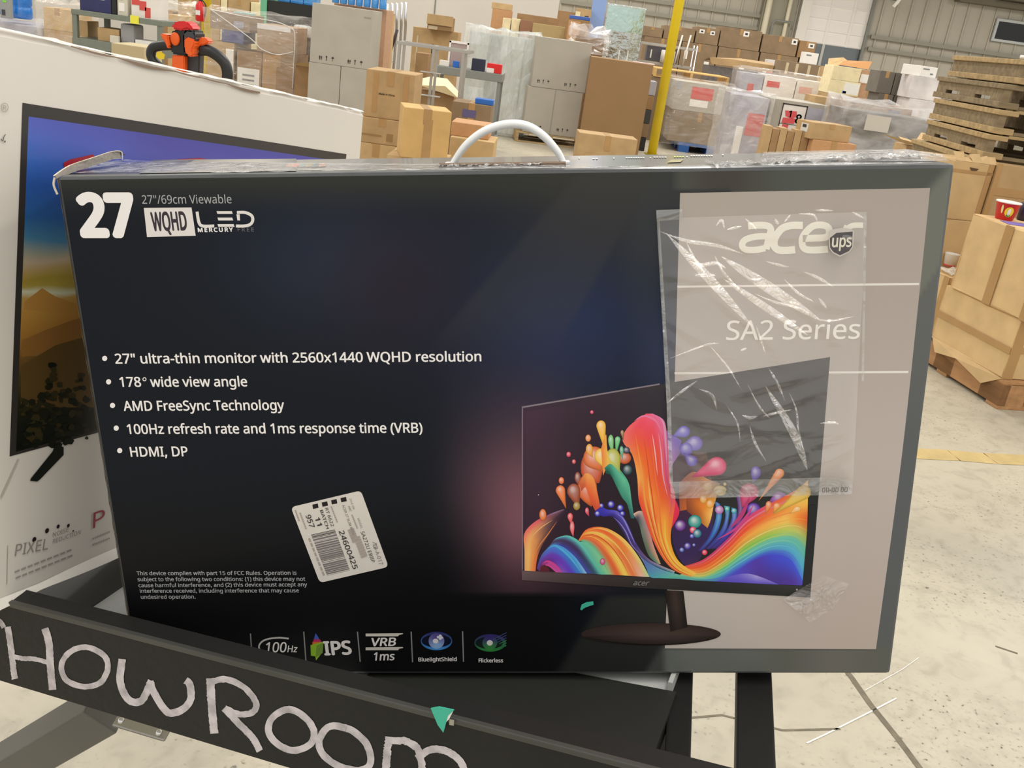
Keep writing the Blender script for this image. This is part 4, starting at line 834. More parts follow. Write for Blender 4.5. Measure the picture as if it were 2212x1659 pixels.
text(msh, 'panel_lettering', 'IPS', (701, 1414), (761, 1412), PW, h=28, bold=.03)
text(msh, 'blur_lettering', 'VRB', (804, 1395), (857, 1394), PW, h=17, bold=.02, shear=.2); text(msh, 'response_lettering', '1ms', (809, 1426), (854, 1425), PW, h=17, bold=.02, shear=.2)
text(msh, 'shield_lettering', 'BluelightShield', (904, 1428), (987, 1427), PW, h=8, bold=.02); text(msh, 'flicker_lettering', 'Flickerless', (1034, 1430), (1087, 1430), PW, h=8, bold=.02)
text(msh, 'cut_off_lettering', 'ma', (453, 1388), (475, 1388), PG2, h=9); text(msh, 'cut_off_lettering', 'or', (511, 1404), (534, 1404), PG2, h=9)
# --- top of the carton: layout on the top plane
top = Sheet(mon, MTL, mux, mbk, muy); top.layer = .0006
art = Art()
patch(art, top, [(300, 376), (420, 374), (560, 372), (640, 371)], [(330, 347), (420, 346), (560, 345), (640, 344)], [[(110, 114, 124), (96, 100, 116)], [(180, 174, 164), (150, 146, 140)], [(186, 180, 168), (170, 164, 154)], [(96, 99, 100), (92, 95, 96)]], gain=.9)
poly(art, top, [(330, 352), (420, 347), (400, 358), (340, 366)], (78, 82, 98))
for k, c in enumerate(((206, 150, 110), (220, 110, 80), (120, 160, 150), (190, 170, 110), (90, 130, 140), (200, 150, 120))):
    x = 618+k*14; poly(art, top, [(x, 362), (x+14, 361), (x+15, 354), (x+1, 355)], c)
for x0, x1, y in ((1250, 1251, 343), (1280, 1292, 344), (1325, 1326, 343), (1352, 1392, 342), (1404, 1405, 342), (1412, 1440, 341), (1456, 1478, 340), (1483, 1484, 340), (1492, 1540, 338), (1560, 1562, 336)):
    nd = max(1, int((x1-x0)/5))
    for kk in range(nd):
        xa = x0+(x1-x0+1.5)*kk/nd; xb = xa+(x1-x0+1.5)/nd*(.72 if nd > 1 else 1)
        poly(art, top, [(xa, y+1), (xb, y+1), (xb-.6, y-1), (xa-.6, y-1)], (226, 226, 220) if x0 != 1456 else (190, 210, 80))
poly(art, top, [(1440, 353), (1470, 352), (1476, 346), (1450, 347)], (150, 140, 80))
TM = MX(((1, 0, 0, 0), (0, 0, 1, 0), (0, -1, 0, 0), (0, 0, 0, 1)))
art.build('top_print', PF, mon).data.transform(TM)
CLR = film('clear_tape_film', (240, 240, 240), .12, .75, .1, 9, 1.0, (1, 1, 1), 0, 60)
sheet_obj(top, 'clear_tape', [(1640, 352), (1800, 349), (2050, 350), (2036, 336), (1960, 324), (1800, 326), (1650, 330)], CLR).data.transform(TM)
sheet_obj(top, 'clear_tape', [(150, 376), (330, 373), (900, 367), (1220, 365), (1220, 352), (900, 356), (330, 350), (250, 345)], CLR).data.transform(TM)
# crumpled tape at both upper corners and the worn front edge
def crumple(name, path, w, amp, material, seed, off=(0, 0, .0012)):
    rng = random.Random(seed); bm = bmesh.new(); pp = cr(path, 60); prev = None
    for i, p in enumerate(pp):
        cur = [bm.verts.new((p[0]+rng.uniform(-amp, amp)*.5+off[0], p[1]+rng.uniform(-amp, amp)+off[1], p[2]+w*(j-1)+rng.uniform(-amp, amp)+off[2])) for j in range(3)]
        if prev:
            for j in range(2): bm.faces.new((prev[j], cur[j], cur[j+1], prev[j+1]))
        prev = cur
    return bm_obj(name, bm, material, mon)
WRK = film('crinkled_film', (232, 232, 230), .35, .8, .12, 40, .8, (1, 1, 1), 0, 120)
crumple('edge_tape', [(.50, .0008, -.02), (.56, .001, -.035), (.62, .002, -.05), (.672, .0025, -.06)], .018, .0022, WRK, 3)
crumple('edge_tape', [(.12, .0006, -.002), (.3, .0006, -.002), (.45, .0006, -.002), (.67, .0006, -.002)], .0022, .0005, WRK, 5, (0, .0004, .0006))
# torn flap lifted at the left end
def P3(px, py, d):       # point on a plane d behind the front
    q = onplane(px, py, MTL+mbk*d, mout)-MTL; return V((q.dot(mux), q.dot(muy), q.dot(mout)))
bm = bmesh.new()
fr_ = [P3(118, 380, .002), P3(150, 358, .03), P3(200, 340, .06), P3(240, 327, .08), P3(258, 327, .085)]
bk_ = [P3(122, 386, .0), P3(170, 368, .02), P3(215, 354, .045), P3(245, 344, .07), P3(262, 343, .08)]
va = [bm.verts.new(p) for p in fr_]; vb = [bm.verts.new(p) for p in bk_]; vc = [bm.verts.new(p+V((0, -.004, -.012))) for p in fr_]
for i in range(4):
    bm.faces.new((va[i], va[i+1], vb[i+1], vb[i])); bm.faces.new((va[i], vc[i], vc[i+1], va[i+1]))
bm_obj('torn_flap', bm, mat('torn_grey_flap', (120, 114, 106), .5, var=.35, scale=60, bump=.6, bscale=90), mon)
bm = bmesh.new()
a_ = [P3(116, 380, .001), P3(150, 358, .029), P3(200, 341, .059), P3(240, 328, .079), P3(262, 328, .084), P3(264, 345, .083)]
tube_bm(bm, [V(p) for p in cr([tuple(p) for p in a_], 30)], .0005, 6); bm_obj('flap_edge', bm, mat('pale_fluting', (214, 204, 182), .7, var=.3, scale=80), mon)
bm = bmesh.new(); tube_bm(bm, [V(p) for p in cr([tuple(P3(118, 384, .0)), tuple(P3(116, 400, .0)), tuple(P3(124, 420, .0))], 8)], .0009, 6); bm_obj('worn_corner', bm, mat('pale_fluting', (214, 204, 182), .7), mon)
# handle slot and white carry handle
HZ = .055
bm = bmesh.new(); p = [P3(948, 361, .035), P3(1000, 357, .035), P3(1100, 355, .035), P3(1180, 353, .035), P3(1222, 352, .035)]
tube_bm(bm, [V((q[0], .0008, q[2])) for q in p], .0022, 6); bm_obj('slot_lip', bm, mat('torn_brown_edge', (112, 92, 74), .8), mon)
slot = bmesh.new(); bx(slot, P3(950, 360, .04)[0], P3(1215, 352, .04)[0], .0002, .0006, -.056, -.034); bm_obj('handle_slot', slot, BLK, mon)
crumple('slot_film', [tuple(P3(945, 361, .03)+V((0, .002, 0))), tuple(P3(1020, 357, .03)), tuple(P3(1170, 353, .03))], .004, .0012, WRK, 8)
hp = [P3(972, 366, HZ), P3(984, 344, HZ), P3(1008, 312, HZ), P3(1045, 284, HZ), P3(1090, 269, HZ), P3(1135, 271, HZ), P3(1172, 292, HZ), P3(1200, 322, HZ), P3(1214, 345, HZ), P3(1220, 366, HZ)]
hp = [V(q) for q in cr([tuple(q) for q in hp], 48)]
bm = bmesh.new(); rings = []
for i, q in enumerate(hp):
    t = (hp[min(i+1, 48)]-hp[max(i-1, 0)]).normalized(); nn = V((0, 0, 1)); s = t.cross(nn).normalized(); w = .0023+.0011*math.sin(math.pi*i/48)
    rings.append([bm.verts.new(q+s*w*math.cos(a)+nn*.006*math.sin(a)) for a in [j*math.pi/5 for j in range(10)]])
for i in range(48):
    for j in range(10): bm.faces.new((rings[i][j], rings[i][(j+1) % 10], rings[i+1][(j+1) % 10], rings[i+1][j]))
bm.faces.new(rings[0]); bm.faces.new(rings[-1])
bm_obj('carry_handle', bm, mat('white_handle_plastic', (236, 238, 236), .35), mon, True)
for xp in (972, 1220):
    q = P3(xp, 362 if xp < 1000 else 356, HZ); box_obj('handle_anchor', q[0]-.004, q[0]+.004, -.004, .002, -HZ-.008, -HZ+.008, mat('white_handle_plastic', (236, 238, 236), .35), mon, .001)
# --- things stuck on the carton
st = empty('price_sticker', mw=frame_mw(MTL, mux, muy, mout)); tag(st, 'tilted white barcode sticker on the dark monitor carton', 'sticker')
ssh = Sheet(st, MTL, mux, muy, mout); ssh.layer = .0004
E2 = lambda p: (600+p[0]*.14469, 1040+p[1]*.14466)
def rounded(c, r, n=5):
    out = []
    for i in range(len(c)):
        a, b2, d = V((*c[i-1], 0)), V((*c[i], 0)), V((*c[(i+1) % len(c)], 0))
        p = b2+(a-b2).normalized()*r; q = b2+(d-b2).normalized()*r
        for k in range(n+1):
            t = k/n; w = p*(1-t)**2+b2*2*t*(1-t)+q*t*t; out.append((w.x, w.y))
    return out
sheet_obj(ssh, 'sticker_paper', rounded([(198, 380), (1243, 132), (1655, 1270), (630, 1508)], 70), mat('sticker_paper', (224, 218, 208), .5, var=.04, scale=60), conv=E2, thick=.0003)
ssh.layer += .0004
art = Art(); k_ = (40, 34, 34)
for x, y in ((565, 365), (705, 333), (845, 299), (985, 266)):
    poly(art, ssh, [(x-46, y-24), (x+36, y-42), (x+48, y+22), (x-34, y+40)], k_, conv=E2)
rng = random.Random(2); y = 0.0
while y < 1:
    w = rng.choice((.012, .012, .02, .03, .04)); g_ = rng.choice((.008, .012, .02))
    dark = rng.choice((60, 110, 120, 130, 70, 150)) if w < .03 else 128
    def bp_(u, v): return (500+(740-500)*v+355*u-15*u*v, 790+(1400-790)*v-80*u)
    poly(art, ssh, [bp_(0, y), bp_(1, y), bp_(1, min(1, y+w)), bp_(0, min(1, y+w))], (dark, dark-8, dark-8), conv=E2); y += w+g_
for a, b2, w in (((800, 365), (895, 610), 3), ((265, 420), (325, 590), 3), ((335, 460), (430, 710), 3), ((470, 840), (700, 1410), 4), ((1110, 490), (1195, 700), 3), ((1090, 700), (1170, 900), 14), ((1180, 820), (1300, 1130), 14)):
    for j in range(8):
        u0, u1 = j/8, j/8+.1; pa = (a[0]+(b2[0]-a[0])*u0, a[1]+(b2[1]-a[1])*u0); pb = (a[0]+(b2[0]-a[0])*u1, a[1]+(b2[1]-a[1])*u1)
        stroke(art, ssh, [pa, pb], w, (176, 164, 156), 2, conv=E2)
stroke(art, ssh, [(1420, 900), (1465, 925), (1430, 960), (1480, 1000)], 1.2, (130, 118, 112), conv=E2)
art.build('sticker_print', PF, st)
SI = mat('sticker_ink', (48, 42, 42), .5); SG = mat('sticker_grey_ink', (150, 140, 134), .5)
for s, a, b2, h, mm_, bd in (('957', (418, 500), (486, 688), 13, SI, .01), ('11', (556, 540), (600, 660), 12, SI, .02), ('BATCH', (632, 425), (732, 702), 7.5, SI, .01), ('RT 6622', (706, 395), (802, 668), 8, SI, .0), ('24600425', (912, 735), (1130, 1305), 13, SI, .01), ('ACER 27 SLIM MON', (962, 345), (1120, 790), 6, SG, .01), ('ABC', (1050, 360), (1082, 445), 5, SG, .01), ('2nd 09', (1072, 250), (1126, 410), 5, SG, .0), ('MODEL', (1190, 545), (1246, 700), 5, SG, .0), ('SA272U EBIIP', (1240, 745), (1406, 1205), 9, SI, .0), ('7B-A-017', (1418, 925), (1520, 1240), 10, mat('pencil_ink', (130, 120, 116), .6), .0)):
    text(ssh, 'sticker_lettering', s, a, b2, mm_, h=h*.78, bold=bd, conv=E2)
# courier pouch of clear film with its shield
pc = empty('plastic_pouch', mw=frame_mw(MTL, mux, muy, mout)); tag(pc, 'clear plastic document pouch with a small shield logo stuck on the monitor carton', 'pouch')
psh = Sheet(pc, MTL, mux, muy, mout); psh.layer = .006
PFM = film('pouch_film', (220, 216, 212), .09, .16, .12, 4, .07, (1, 1.6, 1), 0, 14, .05)
rng = random.Random(9)
NX, NY = 56, 72; vs = []; fs = []
tl_, tr_, br_, bl2 = (1420, 470), (1868, 456), (1838, 1052), (1448, 1066)
cre = [(rng.uniform(0, 1), rng.uniform(0, 1), rng.uniform(-.9, .4)+.5, rng.uniform(.1, .4), rng.uniform(.0006, .0030)) for _ in range(30)]
for j in range(NY+1):
    for i in range(NX+1):
        u, v = i/NX, j/NY
        x = (tl_[0]*(1-u)+tr_[0]*u)*(1-v)+(bl2[0]*(1-u)+br_[0]*u)*v; y = (tl_[1]*(1-u)+tr_[1]*u)*(1-v)+(bl2[1]*(1-u)+br_[1]*u)*v
        h = .0012
        for cx0, cy0, an, L, am in cre:       # ridges running down to the right
            dx, dy = u-cx0, (v-cy0)*1.35; al = dx*math.cos(an)+dy*math.sin(an); ac = -dx*math.sin(an)+dy*math.cos(an)
            h += am*math.exp(-(al/L)**2-(ac/.02)**2)
        e = min(1, 12*min(u, v, 1-u, 1-v)+.15)
        vs.append((*psh.q(x, y), .0042+h*e))
for j in range(NY):
    for i in range(NX):
        a = j*(NX+1)+i; fs.append((a, a+1, a+NX+2, a+NX+1))
me = bpy.data.meshes.new('pouch_sheet'); me.from_pydata(vs, [], fs)
for p in me.polygons: p.use_smooth = True
mesh_obj('pouch_sheet', me, PFM, pc)
# sharp creases standing up from the sheet, where the lamps glint
CRE = [([(1424, 498), (1480, 518), (1545, 528), (1602, 546)], 9), ([(1488, 562), (1512, 570), (1545, 566), (1566, 578)], 9), ([(1544, 486), (1556, 474), (1562, 492)], 4), ([(1568, 494), (1600, 486)], 4), ([(1606, 470), (1622, 484), (1632, 496)], 5),
 ([(1540, 548), (1562, 588), (1606, 634)], 4), ([(1650, 562), (1680, 570), (1700, 574)], 4), ([(1732, 584), (1764, 598), (1798, 618)], 7), ([(1628, 632), (1672, 650), (1720, 662), (1745, 674)], 6), ([(1700, 648), (1724, 656)], 6),
 ([(1762, 686), (1790, 690), (1840, 680)], 5), ([(1764, 640), (1782, 664)], 4), ([(1670, 470), (1678, 484)], 4), ([(1720, 460), (1752, 462), (1762, 478)], 5), ([(1756, 452), (1796, 453)], 5), ([(1836, 456), (1862, 470)], 5), ([(1690, 478), (1704, 462)], 3),
 ([(1440, 866), (1470, 842), (1504, 818)], 4), ([(1508, 836), (1536, 850), (1546, 884)], 4), ([(1600, 892), (1616, 898), (1634, 894)], 7), ([(1646, 894), (1672, 888), (1706, 880)], 6), ([(1656, 790), (1676, 824), (1692, 862)], 4),
 ([(1612, 826), (1636, 872), (1660, 900)], 3), ([(1700, 842), (1716, 880), (1722, 930), (1740, 990)], 5), ([(1768, 910), (1796, 908), (1808, 912)], 6), ([(1616, 914), (1628, 952), (1652, 992)], 4), ([(1566, 870), (1590, 910), (1596, 950)], 3), ([(1640, 950), (1670, 980), (1690, 1000)], 3),
 ([(1530, 742), (1570, 790), (1600, 840)], 3), ([(1596, 754), (1610, 748)], 5), ([(1630, 700), (1650, 760)], 3), ([(1506, 662), (1530, 720), (1560, 800)], 3), ([(1690, 600), (1720, 630), (1756, 650)], 4), ([(1480, 520), (1500, 560), (1530, 600)], 4), ([(1446, 770), (1520, 742), (1550, 738)], 3), ([(1660, 540), (1690, 552)], 3)]
CRE = [(p, w if w > 4 else w*1.5) for i, (p, w) in enumerate(CRE) if w > 3 or i % 2 == 0]
CRE += [([(1440, 505), (1530, 600), (1620, 700)], 20), ([(1556, 552), (1660, 620), (1770, 690)], 24), ([(1560, 600), (1650, 660), (1740, 720)], 16), ([(1650, 830), (1710, 930), (1740, 1010)], 18)]
bm = bmesh.new()
for pts, w in CRE:
    pp = cr(pts, 14); prev = None
    for i, p in enumerate(pp):
        a, b2 = pp[max(0, i-1)], pp[min(14, i+1)]; tx, ty = b2[0]-a[0], b2[1]-a[1]; l = math.hypot(tx, ty); f = max(.05, math.sin(math.pi*i/14)); ww = w*.5*f
        k1, k2 = psh.q(p[0]-ty/l*ww, p[1]+tx/l*ww), psh.q(p[0]+ty/l*ww, p[1]-tx/l*ww); mq = psh.q(*p); hgt_ = .0056+(.0016*f*w/8 if w < 12 else .00055*f)*(.7+.3*math.sin(i*2.3))
        cur = [bm.verts.new((*k1, .0052)), bm.verts.new((*mq, hgt_)), bm.verts.new((*k2, .0052))]
        if prev:
            for j in range(2): bm.faces.new((prev[j], prev[j+1], cur[j+1], cur[j]))
        prev = cur
bm_obj('film_creases', bm, film('crease_film', (240, 238, 234), .03, .16, .26, 30, .5, (1, 1, 1), 0, 60, .34), pc, True)
SEAM = film('pouch_seam_film', (196, 198, 196), .25, .5, .2, 12, .6)
for nm, pts, zz in (('pouch_seam', [(1416, 452), (1472, 450), (1472, 472), (1417, 476)], .0046), ('pouch_seam', [(1417, 474), (1423, 474), (1447, 860), (1452, 1040), (1444, 1040), (1438, 860)], .0046), ('adhesive_strip', [(1446, 1036), (1795, 1026), (1838, 1034), (1836, 1062), (1795, 1064), (1447, 1072)], .0048), ('pouch_seam', [(1862, 458), (1868, 458), (1862, 820), (1857, 820)], .0046)):
    psh.layer = zz; sheet_obj(psh, nm, pts, SEAM)
psh.layer = .0075
art = Art()
poly(art, psh, [(1784, 497), (1790, 493), (1812, 489), (1832, 492), (1838, 496), (1836, 530), (1828, 541), (1808, 551), (1792, 543), (1785, 533)], (206, 200, 192))
poly(art, psh, [(1786, 511), (1800, 500), (1835, 497), (1834, 529), (1827, 539), (1808, 548), (1794, 541), (1787, 532)], (92, 88, 90))
art.build('shield_print', PF, pc)
text(psh, 'shield_lettering', 'ups', (1790, 530), (1832, 529), PC, h=25, bold=.02)
text(psh, 'slip_lettering', 'aa-aa aa'.replace('a', '\u2013'), (1770, 1055), (1824, 1054), mat('slip_ink', (110, 104, 100), .5), h=9, bold=.02)
# clear tape scrap low on the panel, teal paint speck
tp_ = empty('tape_scrap', mw=frame_mw(MTL, mux, muy, mout)); tag(tp_, 'clear tape scrap stuck near the bottom right of the grey panel', 'tape')
tsh_ = Sheet(tp_, MTL, mux, muy, mout); tsh_.layer = .0022
sheet_obj(tsh_, 'tape_film', [(1690, 1292), (1776, 1240), (1832, 1258), (1800, 1310), (1750, 1342)], film('scrap_film', (226, 220, 216), .06, .4, .2, 20, .8))
sp = empty('paint_speck', mw=frame_mw(MTL, mux, muy, mout)); tag(sp, 'small teal paint speck on the dark front of the monitor carton', 'paint speck')
ss2 = Sheet(sp, MTL, mux, muy, mout); ss2.layer = .0022
sheet_obj(ss2, 'speck', [(1253, 1313), (1256, 1303), (1266, 1298), (1281, 1296), (1282, 1303), (1272, 1306), (1262, 1310), (1256, 1315)], TEAL, thick=.0004)
# ------------------------------------------------------------------ the warehouse behind
def place(L, R, Y, yaw=0.0, z0=0.0, B=None):
    """front face of an upright carton: its top edge runs from sight line L to sight line R, L being Y away"""
    tl = atY(*L, Y); d = V((math.cos(yaw), math.sin(yaw), 0)); n = V((-d.y, d.x, 0))
    tr = onplane(*R, tl, n); w = (tr-tl).dot(d); zt = tl.z
    if B is not None: z0 = atY(*B, Y).z
    return tl, d, n, w, z0, zt
def decal(name, w, h, u0, u1, v0, v1, material, parent, yy, th=.003):
    return box_obj(name, -w/2+w*u0, -w/2+w*u1, yy-th, yy, h*v0, h*v1, material, parent)
def marks(name, w, h, u0, v0, s, parent, yy):
    """handling marks: arrows, glass, umbrella"""
    bm = bmesh.new()
    def q(pts):
        vs = [bm.verts.new((x, yy-.003, z)) for x, z in pts]; bm.faces.new(vs)
    x = -w/2+w*u0; z = h*v0
    q([(x, z), (x+s*.2, z), (x+s*.2, z+s*.5), (x+s*.35, z+s*.5), (x+s*.1, z+s), (x-s*.15, z+s*.5), (x, z+s*.5)])
    q([(x+s*.45, z), (x+s*.6, z), (x+s*.6, z+s*.55), (x+s*.72, z+s*.55), (x+s*.52, z+s*.95), (x+s*.34, z+s*.55), (x+s*.45, z+s*.55)])
    x += s*1.7
    q([(x-s*.22, z+s), (x+s*.22, z+s), (x+s*.08, z+s*.5), (x+s*.05, z+s*.15), (x+s*.2, z), (x-s*.2, z), (x-s*.05, z+s*.15), (x-s*.08, z+s*.5)])
    x += s*1.5
    q([(x-s*.35, z+s*.6), (x+s*.35, z+s*.6), (x+s*.2, z+s*.9), (x, z+s), (x-s*.2, z+s*.9)]); q([(x-s*.04, z), (x+s*.04, z), (x+s*.04, z+s*.6), (x-s*.04, z+s*.6)])
    return bm_obj(name, bm, INK, parent)
def carton(label, L, R, Y, dep=.4, m_=None, yaw=0.0, z0=0.0, B=None, name='cardboard_box', cat='box', group=None, tape=True, labels=(), mk=(), zt=None, bev=.006):
    tl, d, n, w, z0, z1 = place(L, R, Y, math.radians(yaw), z0, B)
    if zt is not None: z1 = zt
    h = z1-z0; c = tl + d*w/2 + n*dep/2; m_ = m_ or KR
    bm = bmesh.new(); bx(bm, -w/2, w/2, -dep/2, dep/2, 0, h, bev)
    o = bm_obj(name, bm, m_); o.location = (c.x, c.y, z0); o.rotation_euler = (0, 0, math.radians(yaw)); tag(o, label, cat, group)
    if tape:
        tw = min(.03, w*.12); bm = bmesh.new()
        bx(bm, -tw, tw, -dep/2-.002, dep/2+.002, h-.001, h+.0015); bx(bm, -tw, tw, -dep/2-.0025, -dep/2, h-min(.16, h*.3), h+.0015)
        bm_obj('packing_tape', bm, TAPE, o)
    o['lb'] = [decal('box_label', w, h, u0, u1, v0, v1, lm, o, -dep/2).name for u0, u1, v0, v1, lm in labels]
    for u0, v0, s in mk: marks('handling_marks', w, h, u0, v0, s, o, -dep/2)
    o['dims'] = (w, dep, h); return o
def topz(o): return o.location.z + o['dims'][2]
def shell(label, L, R, Y, dep, m_, yaw=0.0, z0=0.0, B=None, name='stretch_wrap', cat='plastic wrap', zt=None, pad=.03, lumps=.02, seed=1):
    """loose film around a load"""
    tl, d, n, w, z0, z1 = place(L, R, Y, math.radians(yaw), z0, B)
    if zt is not None: z1 = zt
    h = z1-z0; c = tl+d*w/2+n*dep/2; rng = random.Random(seed); bm = bmesh.new()
    W2, D2 = w/2+pad, dep/2+pad
    loop = []
    for (x0, y0), (x1, y1) in (((-W2, -D2), (W2, -D2)), ((W2, -D2), (W2, D2)), ((W2, D2), (-W2, D2)), ((-W2, D2), (-W2, -D2))):
        for k in range(6): loop.append((x0+(x1-x0)*k/6, y0+(y1-y0)*k/6))
    rows = []; nz = 7
    for j in range(nz+1):
        rows.append([bm.verts.new((x*(1+rng.uniform(0, lumps)/W2), y*(1+rng.uniform(0, lumps)/D2), h*j/nz+(rng.uniform(0, lumps*2) if j == nz else 0))) for x, y in loop])
    k = len(loop)
    for j in range(nz):
        for i in range(k): bm.faces.new((rows[j][i], rows[j][(i+1) % k], rows[j+1][(i+1) % k], rows[j+1][i]))
    cen = bm.verts.new((0, 0, h+pad*.6))
    for i in range(k): bm.faces.new((rows[nz][i], rows[nz][(i+1) % k], cen))
    o = bm_obj(name, bm, m_); o.location = (c.x, c.y, z0); o.rotation_euler = (0, 0, math.radians(yaw)); return tag(o, label, cat)
def pallet(label, corner, yaw, w, dep, z0=0.0, wood=None, H=.135, group=None, notch=False, over=0.0, boards=6, side=False):
    """timber pallet: corner = its near left corner (x, y); stringers run back"""
    wood = wood or WOOD
    o = empty('pallet', (corner[0], corner[1], z0), math.radians(yaw)); tag(o, label, 'pallet', group)
    for k in range(boards):
        y = (dep-.09)*k/(boards-1); box_obj('deck_board', .102 if side else -over, w+over, y, y+.09, H-.018, H, wood, o, .003)
    if side:     # lead boards run along the seen side, proud of the stringer
        for z in (0, H-.034): box_obj('edge_board', -.014, .10, -.01, dep+.01, z, z+.034-(.006 if z else 0), wood, o, .004)
        wood = WOODD
    for k in range(3):
        x = (w-.04)*k/2
        if notch:
            bm = bmesh.new()
            for y0, y1, za in ((0, .16, .018), (.16, .38, .055), (.38, dep-.38, .018), (dep-.38, dep-.16, .055), (dep-.16, dep, .018)): bx(bm, x, x+.04, y0, y1, za, H-.018)
            bm_obj('stringer', bm, wood, o)
        else: box_obj('stringer', x, x+.04, 0, dep, .018, H-.018, wood, o)
    for k in range(3):
        y = (dep-.09)*k/2; box_obj('bottom_board', .102 if side else -over, w+over, y, y+.09, 0, .018, wood, o, .003)
    return o
def cyl(name, c, r, h, m_, label, cat, group=None, prof=None, seg=20):
    bm = bmesh.new(); lathe_bm(bm, prof or [(r*.9, 0), (r, h*.03), (r, h*.97), (r*.9, h)], seg); o = bm_obj(name, bm, m_, None, True); o.location = c; return tag(o, label, cat, group)
LBL = PAPER; REDP = mat('red_print', (208, 78, 72), .5); BLUP = mat('blue_print', (40, 104, 190), .5); NAVY = mat('navy_board', (44, 46, 92), .5, var=.1)
LAV = mat('lavender_grey_board', (170, 168, 178), .6, var=.12, scale=5); DULL = mat('dull_brown_board', (136, 116, 92), .75, var=.1, scale=6); TRB = mat('terracotta_board', (168, 110, 88), .7, var=.1)
ORB = mat('orange_kraft', (192, 146, 102), .75, var=.06)
# ---- far row of big brown cartons
far = [((1389, 55), (1434, 56), 'olive brown carton at the left end of the far carton row', KRX, ()),
 ((1437, 54), (1504, 57), 'wide brown carton behind the yellow post in the far row', KRX, ()),
 ((1507, 57), (1557, 59), 'narrow brown carton with two small labels in the far row', KRX, ((.12, .34, .62, .86, LBL), (.6, .8, .6, .84, LBL))),
 ((1560, 57), (1647, 71), 'largest upper brown carton of the far row, one square label', KRX, ((.55, .69, .66, .92, LBL),)),
 ((1650, 73), (1726, 85), 'brown carton left of the dock door in the far row', KRX, ((.82, .97, .64, .94, LBL),)),
 ((1729, 87), (1764, 94), 'last brown carton on the right of the far row under the dock door', KRD, ((.55, .9, .62, .9, LBL),))]
for L, R, lab, mm_, lb in far:
    zs = 1.60
    o = carton('upper ' + lab if not lab.startswith('largest') else lab, L, R, 20.0, .8, mm_, z0=zs, labels=lb, group='upper cartons of the far row')
    for kk, (u0, u1, v0, v1, _m) in enumerate(lb): decal('label_arrow', *(o['dims'][0], o['dims'][2]), u0+(u1-u0)*.3, u0+(u1-u0)*.75, v0+(v1-v0)*.3, v0+(v1-v0)*.7, INK, bpy.data.objects[o['lb'][kk]], -.403)
for L, R, lab, lb in (((1389, 100), (1470, 108), 'lower dull carton of the far row behind the wire shelf', ()), ((1473, 100), (1550, 104), 'lower carton of the far row with a torn pale label', ((.7, .84, .68, .8, LBL), (.1, .2, .8, .9, LBL))), ((1553, 103), (1640, 117), 'lower carton of the far row above the flattened tray', ((.58, .7, .72, .84, LBL),)), ((1643, 118), (1724, 129), 'lower carton of the far row behind the tape striped box', ()), ((1727, 130), (1764, 136), 'lower carton at the right end of the far row', ())):
    carton(lab, L, R, 20.0, .8, KRX, labels=lb, zt=1.595, group='lower cartons of the far row')
# ---- blue panel, foil crate, things left of the yellow post
carton('tall lavender blue foam panel beside the silver foil crate', (1283, -14), (1313, -10), 19.0, .12, mat('lavender_blue_foam', (132, 158, 206), .6), name='foam_sheet', cat='foam sheet', tape=False)
o = carton('tall crate wrapped in crinkled silver foil', (1313, 6), (1397, 18), 16.0, .5, FOIL, name='foil_crate', cat='crate', tape=False, bev=.02)
w, dp, h = o['dims']; decal('teal_sheen_band', w, h, .03, .97, .80, .985, mat('teal_sheen_foil', (196, 220, 212), .16, metal=1, bump=1.0, bscale=3), o, -dp/2, .006)  # teal sheen on the foil, painted as a tinted band
box_obj('seam_strip', -w/2, w/2, -dp/2-.006, -dp/2, h*.50, h*.53, mat('dark_foil', (70, 74, 70), .4, metal=.8), o)
for u in (.48, .7): decal('white_strap', w, h, u, u+.025, .3, .66, WHB, o, -dp/2, .012)
# wire shelf with dark goods
t = empty('wire_shelf', (atY(1440, 100, 17.2).x, 17.2, 0)); tag(t, 'low wire shelf with two white rods behind the yellow post', 'shelf')
z1 = atY(1440, 98, 17.2).z; z2 = atY(1440, 138, 17.2).z
for z in (z1, z2):
    bm = bmesh.new()
    for k in range(9): bx(bm, -.50, .52, -.2+.05*k-.004, -.2+.05*k+.004, z-.004, z+.004)
    bx(bm, -.50, .52, -.215, -.20, z-.03, z+.012); bm_obj('shelf_tray', bm, STL, t)
for x in (-.5, .5):
    for y in (-.21, .2): tube_obj('post', [(x, y, 0), (x, y, z1+.06)], .012, CHR, t, 8)
for px in (1474, 1492):
    x = atY(px, 76, 17.0).x - t.location.x; tube_obj('white_rod', [(x-.05, -.23, z2), (x, -.23, atY(px, 76, 17).z)], .013, WHB, t, 8)
carton('dark grey machine case on the wire shelf', (1399, 102), (1466, 112), 17.1, .3, mat('dark_grey_case', (84, 82, 86), .5), z0=z2+.015, zt=z1-.035, name='machine_case', cat='case', tape=False, labels=((.12, .16, .2, .75, PAPER), (.86, .9, .25, .5, PAPER)))
p = atY(1441, 134, 16.85); cyl('white_drum', (p.x, 16.92, z2+.02), .12, .2, WHB, 'round white drum standing in front of the dark grey case', 'drum')
Yp = G(1464, 327).y
